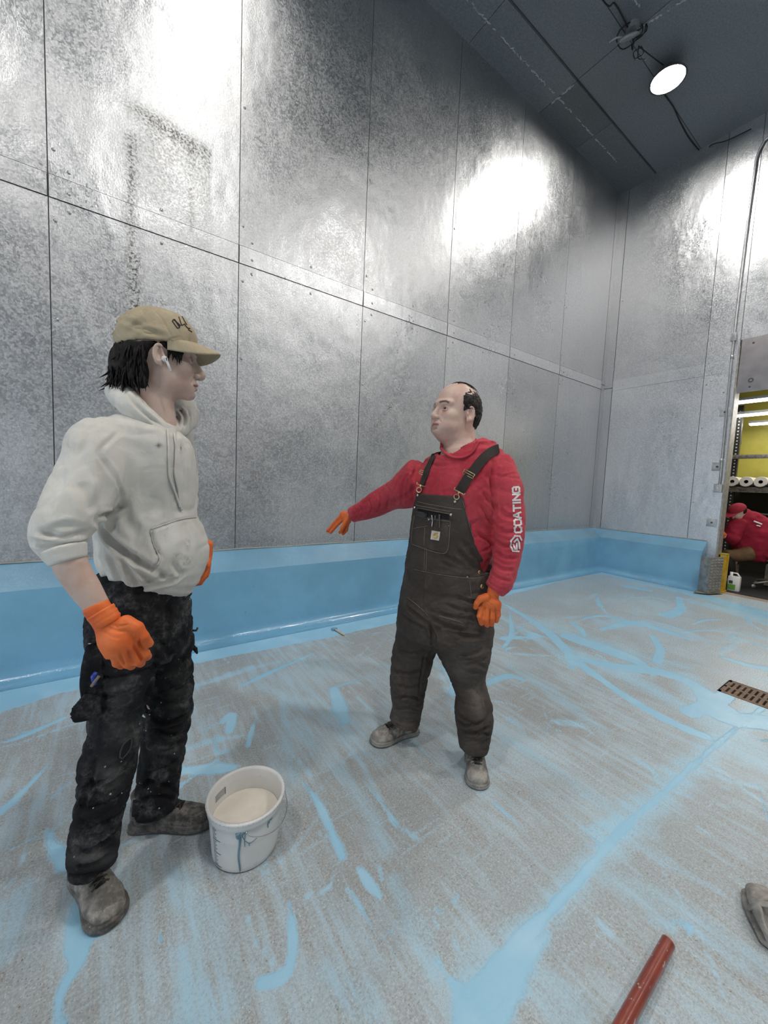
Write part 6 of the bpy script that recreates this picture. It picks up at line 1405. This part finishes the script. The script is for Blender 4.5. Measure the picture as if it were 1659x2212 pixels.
b.tube(bez([c0+V(.14, -.04, -.10), c0+V(.25, -.06, -.10), c0+V(.42, -.08, -.08), V(4.95, 2.12, CZ-.02)], 8), .005, 6); b.tube(bez([c0, c0+V(-.3, .0, .03), V(3.9, 2.24, CZ-.006), V(3.2, 2.24, CZ-.006)], 8), .006, 6)
b.tube(bez([c0+V(.14, -.04, -.10), c0+V(.20, -.02, -.16), c0+V(.30, -.05, -.14)], 8), .005, 6); split(b.build('wire', M_WIRE, j, smooth=True))
b = MB().tube(bez([jb+V(-.05, .02, -.01), jb+V(-.10, .06, -.01), jb+V(-.14, .12, -.03)], 8), .008, 6); b.build('strap', simple('white_strap', (.5, .5, .5), .6), j, smooth=True)
w2 = empty('cable', (5.6, 2.2, CZ), 'thin dark cable curving over the ceiling from the glowing light to the far wall', 'cable')
pts = [hit(x, y, 2, CZ-.012) for x, y in ((1432, 200), (1455, 232), (1470, 265), (1492, 303), (1522, 333))]+[V(WX-.03, 2.12, CZ-.05), V(WX-.025, 1.95, CZ-.10), V(WX-.025, 1.72, CZ-.12)]
b = MB().tube(bez(pts, 8), .0065, 6); b.build('wire', M_WIRE, w2, smooth=True)

# ------------------------------------------------------------------ conduit with its boxes
cd = empty('conduit', (WX, 1.65, 1.40), 'galvanized conduit with a switch box running up beside the doorway', 'conduit')
M_COND = simple('galvanized_conduit', (.50, .51, .52), .32, .85)
xx = WX-.028; pth = [(xx, 1.645, 1.43), (xx, 1.655, 2.2), (xx, 1.665, 3.2), (xx, 1.66, 4.3), (xx, 1.64, 5.3)]
pts = [V(*q) for q in pth]+[V(xx, 1.635, 5.46), V(xx, 1.60, 5.58), V(xx, 1.53, 5.64), V(xx, 1.2, 5.66), V(xx, -1.5, 5.7)]
b = MB().tube(bez(pts, 6), .0125, 12); b.build('pipe', M_COND, cd, smooth=True)
b = MB()
for z in (3.28, 3.05, 1.72): b.tube([V(xx, 1.662-.01*(z < 2), z), V(xx, 1.663-.01*(z < 2), z+.05)], .018, 12)
split(b.build('coupling', M_COND, cd, smooth=True))
b = MB().bb(WX-.062, WX-.009, 1.60+.012, 1.70-.005, 1.325, 1.435); sb = b.build('switch_box', M_COND, cd, bevel=.004)
b = MB().bb(WX-.066, WX-.062, 1.622, 1.686, 1.335, 1.425); b.build('cover', M_PLATE, sb, bevel=.0015)
b = MB().bb(WX-.074, WX-.066, 1.648, 1.660, 1.37, 1.395).bb(WX-.068, WX-.066, 1.65, 1.658, 1.345, 1.352).bb(WX-.068, WX-.066, 1.65, 1.658, 1.41, 1.417); split(b.build('toggle', M_WHITE, sb))
b = MB().bb(WX-.050, WX-.009, 1.640, 1.690, 3.27, 3.37); b.build('pull_box', M_COND, cd, bevel=.004)

# ------------------------------------------------------------------ doorway, sheet above it, yellow room behind
M_JAMB = simple('jamb_angle', (.40, .39, .37), .55, .5, var=.2)
b = MB().bb(WX-.012, WX+.17, DOOR-.006, DOOR+.012, CB-.66, 3.2); b.build('trim_2', M_JAMB)['kind'] = 'structure'
hd = empty('door_header_sheet', (WX-.02, 1.2, DTOP), 'flat pinkish grey steel sheet fixed over the top of the doorway', 'steel sheet')
M_HDR = simple('warm_grey_sheet', (.36, .34, .35), .42, .55, var=.12, scale=5, bump=.15, bs=30)
b = MB().bb(WX-.022, WX-.008, -.9, DOOR-.02, DTOP, 3.27); b.build('sheet', M_HDR, hd, bevel=.002)
b = MB()
for y, z in ((1.47, 3.2), (1.30, 3.15), (1.46, 2.66), (1.1, 2.9)): b.lathe([(0, .006), (.009, .005), (.012, 0)], (WX-.022, y, z), 10, frame((-1, 0, 0)))
split(b.build('bolt', M_SEAM, hd)); h = hit(1622, 821, 0, WX-.023); b = MB().lathe([(.012, .001), (.022, .004), (.028, .001)], h, 16, frame((-1, 0, 0))); b.build('grommet', M_SEAM, hd)
# --- the next room
RX = 9.6
M_YEL = None
def yel():
    t = NT('yellow_painted_block'); p = t.pos(); n = t.noise(p, 3, 4); bk = t.n('ShaderNodeTexBrick', i={'Vector': t.pos((1, 1, 1), (0, PI/2, PI/2)), 'Scale': 1.0, 'Mortar Size': .006, 'Brick Width': .4, 'Row Height': .2}); c = t.mix(t.ss(n, .3, .7), (.42, .37, .055), (.52, .46, .085))
    return t.out(color=c, rough=.5, normal=t.bump(bk.outputs['Fac'], -.4, .01))
M_YEL = yel()
b = MB().bb(RX, RX+.1, -.5, 4.0, 0, 3.6); b.build('wall_far_room', M_YEL)['kind'] = 'structure'
b = MB().bb(WX+.16, RX, 3.2, 3.3, 0, 3.6); b.build('wall_side_room', M_YEL)['kind'] = 'structure'
b = MB().bb(WX+.15, RX+.1, -.5, 3.3, 3.35, 3.45); b.build('ceiling_room', simple('dim_panel_ceiling', (.20, .19, .16), .7))['kind'] = 'structure'
M_TAN = simple('tan_concrete', (.34, .26, .20), .6, var=.15, scale=4)
b = MB().bb(WX-.0, RX+.1, -.9, 3.3, -.02, .001); fl2 = b.build('floor_room', M_TAN); fl2['kind'] = 'structure'
b = MB().bb(WX+.15, RX, -.6, -.5, 0, 3.6); b.build('wall_near_room', M_YEL)['kind'] = 'structure'
b = MB().bb(WX+.155, RX-.02, .3, 2.6, .0015, .008); b.build('trim_3', simple('black_rubber_mat', (.018, .018, .02), .6))['kind'] = 'structure'
M_TUBE = emis('fluorescent_tube', (1, .97, .92), 16.0)
def strip(ax, ay, bx_, by_, z, lab):
    a, c = V(ax, ay, z), V(bx_, by_, z); t = empty('strip_light', (a+c)/2+V(0, 0, .06), lab, 'light', None); d = nrm(c-a); R = frame(V(0, 0, 1), d); L = np.linalg.norm(c-a)/2
    MB().box((a+c)/2+V(0, 0, .045), (L, .065, .02), R).build('housing', M_WHITE, t, bevel=.004); MB().box((a+c)/2+V(0, 0, .012), (L-.01, .05, .014), R).build('tube', M_TUBE, t, bevel=.008); return t
def room_pt(px, py, x): return hit(px, py, 0, x)
for (px, py, x, lab) in ((1591, 872, 7.35, 'uppermost fluorescent strip light seen through the doorway'), (1587, 901, 8.1, 'middle fluorescent strip light seen through the doorway'), (1618, 919, 9.0, 'lowest and shortest fluorescent strip light seen through the doorway')):
    q = room_pt(px, py, x); strip(q[0], q[1], q[0]-.0, q[1]-1.5, q[2], lab)
# storage rack
rk = empty('storage_rack', (8.6, 1.2, 0), 'steel storage rack with shelf beams and a slotted upright behind the doorway', 'rack')
M_RK = simple('worn_grey_beam', (.22, .205, .18), .5, .3, var=.35, scale=30); M_UP = simple('black_upright', (.02, .02, .02), .5)
up = room_pt(1588, 1000, 8.3); uz0 = 0
b = MB().bb(8.27, 8.33, up[1]-.035, up[1]+.035, 0, 2.75); u_ = b.build('upright', M_UP, rk)
b = MB()
for i in range(46): b.bb(8.262, 8.27, up[1]-.008, up[1]+.008, .3+i*.052, .3+i*.052+.020)
split(b.build('slot', simple('bright_slot', (.5, .48, .42), .5), u_))
b = MB().tube([V(8.3, up[1], 2.55), V(8.9, up[1]+.1, 2.2)], .018, 6).tube([V(8.3, up[1]+.01, 1.95), V(8.9, up[1]+.1, 1.95)], .018, 6); split(b.build('brace', M_RK, rk))
for py0, py1, nm in ((1052, 1064, 8.27), (982, 991, 8.3)):
    z0, z1 = room_pt(1620, py1, 8.27)[2], room_pt(1620, py0, 8.27)[2]; b = MB().bb(8.24, 8.27, -.3, up[1]+.03, min(z0, z1), max(z0, z1)); b.build('beam', M_RK, rk, bevel=.003)
zs = room_pt(1620, 1052, 8.27)[2]; b = MB().bb(8.27, 9.4, -.3, up[1]+.03, zs-.03, zs-.005); b.build('shelf', simple('brown_board', (.20, .15, .10), .7), rk)
zr = room_pt(1620, 1105, 8.27)[2]
for z in (room_pt(1640, 1110, 8.5)[2], room_pt(1640, 1124, 8.5)[2]): MB().bb(8.5, 8.53, -.3, up[1]+.02, z-.012, z+.012).build('rail', simple('grey_rail', (.35, .35, .34), .5), rk)
b = MB().bb(9.0, 9.03, -.3, up[1]+.5, 0, zs-.03); b.build('back_board', simple('dark_back_board', (.02, .018, .014), .8), rk)
# rolls of white film lying on the shelf
M_ROLL = simple('white_film_roll', (.72, .68, .62), .35, var=.04, scale=60); M_CORE = simple('dark_core', (.02, .015, .012), .8)
rolls = []
q0 = room_pt(1584, 1031, 8.25); q1 = room_pt(1614, 1031, 8.25); pitch_ = abs(q0[1]-q1[1]); rr = pitch_*.485
for k in range(4):
    yc = q0[1]-pitch_*k; zc_ = zs+rr*1.0; t = empty('film_roll', (8.25, yc, zc_), ['white film roll with a dark core, nearest the door jamb on the shelf', 'white film roll with a dark core, second from the door jamb', 'white film roll with a dark core at the right edge of the picture', 'white film roll on the shelf beyond the right edge'][k], 'roll', 'white rolls on the rack shelf')
    MB().lathe([(rr*.33, 0), (rr*.98, 0), (rr, -.005), (rr, -.55), (rr*.33, -.55), (rr*.33, 0)], (8.22, yc, zc_), 32, frame((-1, 0, 0))).build('film', M_ROLL, t, smooth=False)
    MB().lathe([(rr*.33, -.002), (rr*.29, .002), (rr*.27, -.01), (rr*.27, -.5), (0, -.5)], (8.22, yc, zc_), 24, frame((-1, 0, 0))).build('core', M_CORE, t, smooth=True)
    b = MB(); b.tube([V(8.2, yc+rr*math.cos(a)*1.06, zc_-rr*abs(math.sin(a))*1.02) for a in np.linspace(.55, PI-.55, 9)], .008, 5); b.build('cradle', M_UP, t)

# --- grille panel leaning at the kerb end
gp = empty('vent_grille', (*Fp(1530, 1283), 0), 'grey metal louvred grille panel standing at the end of the blue kerb', 'grille')
gA, gB, gC = Fp(1505, 1279), Fp(1530, 1285), Fp(1556, 1278); gA = V(6.30, 1.695, 0); gB = V(6.245, 1.585, 0); gC = V(6.49, 1.515, 0)
M_GR = simple('dull_aluminium', (.34, .335, .33), .5, .5, var=.25, scale=16); M_GR2 = simple('dusty_louvre', (.26, .245, .22), .65, .3, var=.3, scale=40)
def wallseg(a, c, z0, z1, th, name, mat, par):
    d = nrm(c-a); n = V(-d[1], d[0], 0); m = (a+c)/2; R = np.stack([d, n, V(0, 0, 1)], 1); return MB().box((m[0], m[1], (z0+z1)/2), (np.linalg.norm(c-a)/2, th/2, (z1-z0)/2), R).build(name, mat, par, bevel=.002)
wallseg(gA, gB, .02, .49, .006, 'side_plate', M_GR, gp); fr_ = wallseg(gB, gC, .02, .49, .010, 'louvre_panel', M_GR2, gp)
d = nrm(gC-gB); n = V(-d[1], d[0], 0); n = -n if n@V(-1, -1, 0) < 0 else n; b = MB()
for i in range(11):
    for k in range(4):
        m = gB+d*np.linalg.norm(gC-gB)*(.14+.24*k)+n*.006; b.box((m[0], m[1], .07+.038*i), (.020, .004, .006), np.stack([d, n, V(0, 0, 1)], 1)@np.array([[1, 0, 0], [0, .8, .6], [0, -.6, .8]]))
split(b.build('louvre', M_GR, fr_))
b = MB(); b.add([gA+V(-.14, .0, .003), gB+V(-.02, -.02, .003), gC+V(.0, -.04, .003), gC+V(.0, .05, .003), gA+V(0, .02, .003)], [(0, 1, 2, 3, 4)]); b.add([gA+V(-.14, .0, .010), gB+V(-.02, -.02, .018), gC+V(.0, -.04, .018), gC+V(.0, .05, .018), gA+V(0, .02, .018)], [(0, 1, 2, 3, 4), ]); b.build('foot_plate', M_GR2, gp, weld=False)
# --- yellow bumper post at the jamb
yp = empty('guard_post', (6.66, 1.555, 0), 'yellow steel channel guard standing against the door jamb', 'guard post')
M_YP = simple('safety_yellow', (.62, .36, .02), .45, var=.15, scale=20)
MB().bb(6.60, 6.72, 1.510, 1.522, .02, .50).bb(6.60, 6.612, 1.510, 1.575, .02, .50).build('channel', M_YP, yp, bevel=.003); MB().bb(6.585, 6.73, 1.50, 1.585, .002, .02).build('base_plate', M_YP, yp, bevel=.003); MB().bb(6.605, 6.72, 1.51, 1.59, .50, .515).build('cap_plate', simple('olive_yellow', (.35, .30, .05), .6), yp)
# --- white jug with green label
jc = room_pt(1571, 1262, 7.0); jg = empty('jug', (6.84, 1.46, 0), 'white plastic jug with a green label on the floor behind the yellow guard', 'jug')
jy = 1.475; jz = .27
jx = 6.80; jy = 1.465; jz = .25
MB().bb(jx, jx+.08, jy-.07, jy+.055, .009, jz-.04).build('body', M_WHITE, jg, bevel=.012)
MB().lathe([(.0, .05), (.018, .05), (.018, .0)], (jx+.04, jy+.03, jz-.04), 14).build('cap', M_WHITE, jg, smooth=True); MB().tube([V(jx+.04, jy-.06, jz-.042), V(jx+.04, jy-.03, jz-.0), V(jx+.04, jy+.02, jz+.0)], .010, 8).build('handle', M_WHITE, jg, smooth=True)
MB().bb(jx-.004, jx-.001, jy-.03, jy+.05, .03, .10).build('green_label', simple('leaf_green_label', (.12, .33, .04), .5), jg); MB().bb(jx-.004, jx-.001, jy+.0, jy+.04, .11, .15).build('dark_label', simple('dark_picture_label', (.05, .07, .06), .4), jg)
# --- cardboard boxes
for q, s_, lab, cc in (((7.20, 1.57, .16), (.10, .05, .16), 'tan cardboard carton standing behind the yellow guard', (.22, .175, .12)), ((7.85, 1.16, .16), (.16, .16, .15), 'pale cardboard box on the floor under the office chair', (.40, .37, .27))):
    t = empty('cardboard_box', (q[0], q[1], 0), lab, 'box'); MB().box((q[0], q[1], q[2]+.008), s_).build('carton', simple('cardboard', cc, .8), t, bevel=.003); MB().bb(q[0]-s_[0]-.002, q[0]-s_[0], q[1]-.02, q[1]+.02, .02, q[2]+s_[2]).build('tape', simple('packing_tape', (.35, .30, .2), .4), t)
# ------------------------------------------------------------------ seated man in the next room, and his chair
BB = Body(7.35, 1.30, 150); A = BB.Q
manB = empty('person', (7.35, 1.30, 0), 'person in a red jacket and red cap bent forward on an office chair', 'person')
lat = V(.55, .83, 0); lat = nrm(lat)
F = Field(BB.c+V(-.75, -.75, .25), BB.c+V(.75, .75, 1.4), .014)
def X(px, py, d=0): return A(px, py, d)
def pr_(pt, lat, a, b): return (pt, lat, a, b)
sd = BB.side
F.chain([(X(1600, 1110, -.05), sd, .10, .10), (X(1609, 1122, 0), sd, .19, .15), (X(1618, 1140, 0), sd, .255, .17), (X(1628, 1165, 0), sd, .26, .18), (X(1628, 1187, 0), sd, .22, .17), (X(1616, 1196, 0), sd, .12, .14)], capf=.5)
F.chain([(X(1594, 1128, -.14), sd, .10, .10), (X(1585, 1150, -.20), sd, .095, .09), (X(1584, 1165, -.22), sd, .085, .08)], k=.04); F.chain([(X(1584, 1166, -.22), sd, .08, .07), (X(1568, 1160, -.26), sd, .06, .055)], k=.03)
S = F.nets().smooth(1); S.disp(lambda v: vnoise(v, 9, 5)*.014+vnoise(v, 22, 6)*.006)
M_RED2 = cloth('dark_red_jacket', (.26, .012, .03), (.36, .02, .045), None, rough=.85, wr=.5)
jk = S.build('jacket', M_RED2, manB)
c = S.curve([(1628, 1126), (1636, 1129), (1645, 1133)], .006, 4); b = MB()
if len(c) > 1: b.tube(c, .010, 5)
c = S.curve([(1634, 1135), (1642, 1137)], .006, 4)
if len(c) > 1: b.tube(c, .008, 5)
if b.v: b.build('print', M_PRINT, jk)
# head low between the shoulders
HB = Head(X(1594, 1108, -.12), (-.75, .35, -.55), (-.45, .2, .87), 1.0)
Fh = Field(HB.c-.16, HB.c+.16, .006); Fh.ell(HB.W(-.01, 0, .03), V(.1, .078, .09), M=HB.M); Fh.ell(HB.W(.03, 0, -.03), V(.06, .06, .085), .02, HB.M); Fh.cap(HB.W(.09, 0, 0), HB.W(.11, 0, -.035), .008, .01, .008); Fh.cap(HB.W(-.03, 0, -.05), X(1604, 1116, -.02), .06, .07, .03); Fh.ell(HB.W(-.005, -.08, -.01), V(.02, .01, .032), .004, HB.M)
# arms and hands reaching forward, one continuous body with the head
Fb = Field(BB.c+V(-.75, -.75, .02), BB.c+V(.75, .75, 1.35), .012)
Fb.chain([(X(1602, 1118, 0), sd, .07, .07), (X(1618, 1145, 0), sd, .17, .11), (X(1622, 1185, 0), sd, .15, .12)]); Fb.chain([(X(1596, 1130, -.13), sd, .05, .05), (X(1584, 1163, -.22), sd, .045, .045), (X(1566, 1158, -.27), sd, .035, .035)], k=.02)
Fb.chain([(X(1618, 1195, 0), sd, .08, .08), (X(1585, 1200, -.1), sd, .07, .07), (X(1578, 1245, -.05), sd, .05, .05), (X(1577, 1262, -.05), sd, .04, .04)], k=.02)
bB = join('body', [Fh.nets().smooth(1), Fb.nets().smooth(1)], M_SKIN_R, manB)
Fg = Field(X(1562, 1158, -.27)-.14, X(1562, 1158, -.27)+.14, .005); q = lambda px, py, d=0: X(px, py, -.27+d)
for dy in range(4): Fg.path([q(1563, 1153+dy*3, 0), q(1556, 1152+dy*3.5, -.01), q(1551, 1155+dy*3.5, 0)], .011, .004)
Fg.chain([(q(1570, 1158), sd, .035, .03), (q(1562, 1157), sd, .042, .022)], k=.01); Fg.path([q(1566, 1152), q(1561, 1147), q(1556, 1147)], .011, .004); Fg.nets().smooth(1).build('glove', M_GLOVE, manB)
# cap
Fc = Field(HB.c-.2, HB.c+.24, .006); Fc.ell(HB.W(-.01, 0, .05), V(.116, .096, .085), M=HB.M); pl = HB.M@V(0, 0, 1); Fc.mod(lambda p, g: np.maximum(g, -((p-HB.W(0, 0, .045).astype(np.float32))@pl.astype(np.float32)))); Fc.ell(HB.W(.12, 0, .048), V(.085, .075, .010), .006, HB.M)
cpb = Fc.nets().smooth(1).build('cap', cloth('red_cap_cloth', (.30, .02, .04), (.38, .03, .05)), manB)
Fr = Field(HB.c-.16, HB.c+.16, .006); Fr.ell(HB.W(-.03, 0, .02), V(.088, .083, .07), M=HB.M); Fr.nets().smooth(1).build('hair', M_HAIR_L, manB)
# trousers: thigh brown, shin dark
Ft = Field(BB.c+V(-.8, -.8, .02), BB.c+V(.6, .7, .85), .012)
for dd in (-.12, .06): Ft.chain([(X(1620, 1194, dd), sd, .10, .10), (X(1592, 1199, dd-.05), sd, .088, .088), (X(1570, 1198, dd-.10), sd, .078, .078)], k=.02)
St = Ft.nets().smooth(1); St.disp(lambda v: vnoise(v, 10, 7)*.014); St.build('trousers', cloth('brown_work_trousers', (.13, .075, .035), (.20, .125, .065)), manB)
Ft = Field(BB.c+V(-.8, -.8, .02), BB.c+V(.6, .7, .85), .012)
for dd in (-.12, .06): Ft.chain([(X(1572, 1200, dd-.10), sd, .074, .074), (X(1577, 1230, dd-.06), sd, .065, .065), (X(1580, 1254, dd-.02), sd, .055, .055)], k=.01); Ft.chain([(X(1580, 1262, dd-.02)*V(1, 1, 0)+V(0, 0, .05), sd, .05, .05), (X(1572, 1264, dd-.12)*V(1, 1, 0)+V(0, 0, .045), sd, .045, .045)], k=.01)
Ft.mod(lambda p, g: np.maximum(g, .012-p[..., 2])); Ft.nets().smooth(1).build('boot', simple('black_rubber_boot', (.012, .012, .013), .5), manB)
# office chair
oc = empty('office_chair', (7.5, 1.12, 0), 'black office chair with a silver five-star base under the man in red', 'chair')
M_CH = simple('black_upholstery', (.012, .012, .012), .6); M_SIL = simple('silver_plastic', (.42, .42, .42), .35, .5); cc = V(7.55, 1.14, 0)
Fx = Field(cc+V(-.4, -.4, .3), cc+V(.4, .4, 1.0), .012)
Fx.ell(cc+V(0, 0, .46), V(.25, .25, .05)); Fx.nets().build('seat', M_CH, oc)
Fx = Field(cc+V(-.1, -.5, .45), cc+V(.5, .4, 1.1), .012); bkc = cc+V(-.10, -.24, .70); Fx.ell(bkc, V(.26, .045, .20), M=frame(V(0, 0, 1), nrm(V(1, -.5, 0)))); bp = Fx.nets().build('backrest', M_CH, oc)
b = MB().tube([bkc+V(-.24, .12, .15), bkc+V(0, 0, .20), bkc+V(.24, -.12, .16)], .012, 8); b.build('trim_rail', M_SIL, bp, smooth=True)
MB().tube([cc+V(0, 0, .10), cc+V(0, 0, .44)], .025, 12).build('gas_column', M_UP, oc, smooth=True)
MB().bb(cc[0]-.09, cc[0]+.09, cc[1]-.09, cc[1]+.09, .36, .42).build('mechanism', M_UP, oc, bevel=.01); MB().tube([cc+V(-.05, .05, .40), cc+V(-.2, .16, .42)], .008, 6).build('lever', M_SIL, oc)
for k in range(5):
    a = 2.3+k*2*PI/5; e_ = cc+V(math.cos(a)*.30, math.sin(a)*.30, .075); lg = MB().tube([cc+V(0, 0, .12), cc+V(math.cos(a)*.15, math.sin(a)*.15, .115), e_], [.028, .022, .016], 8, sc=.7).build('leg', M_SIL, oc, smooth=True)
    MB().lathe([(0, -.012), (.024, -.010), (.027, 0), (.024, .010), (0, .012)], (e_[0], e_[1], .036), 16, frame(V(-math.sin(a), math.cos(a), 0))).build('caster', M_SIL, lg, smooth=True)
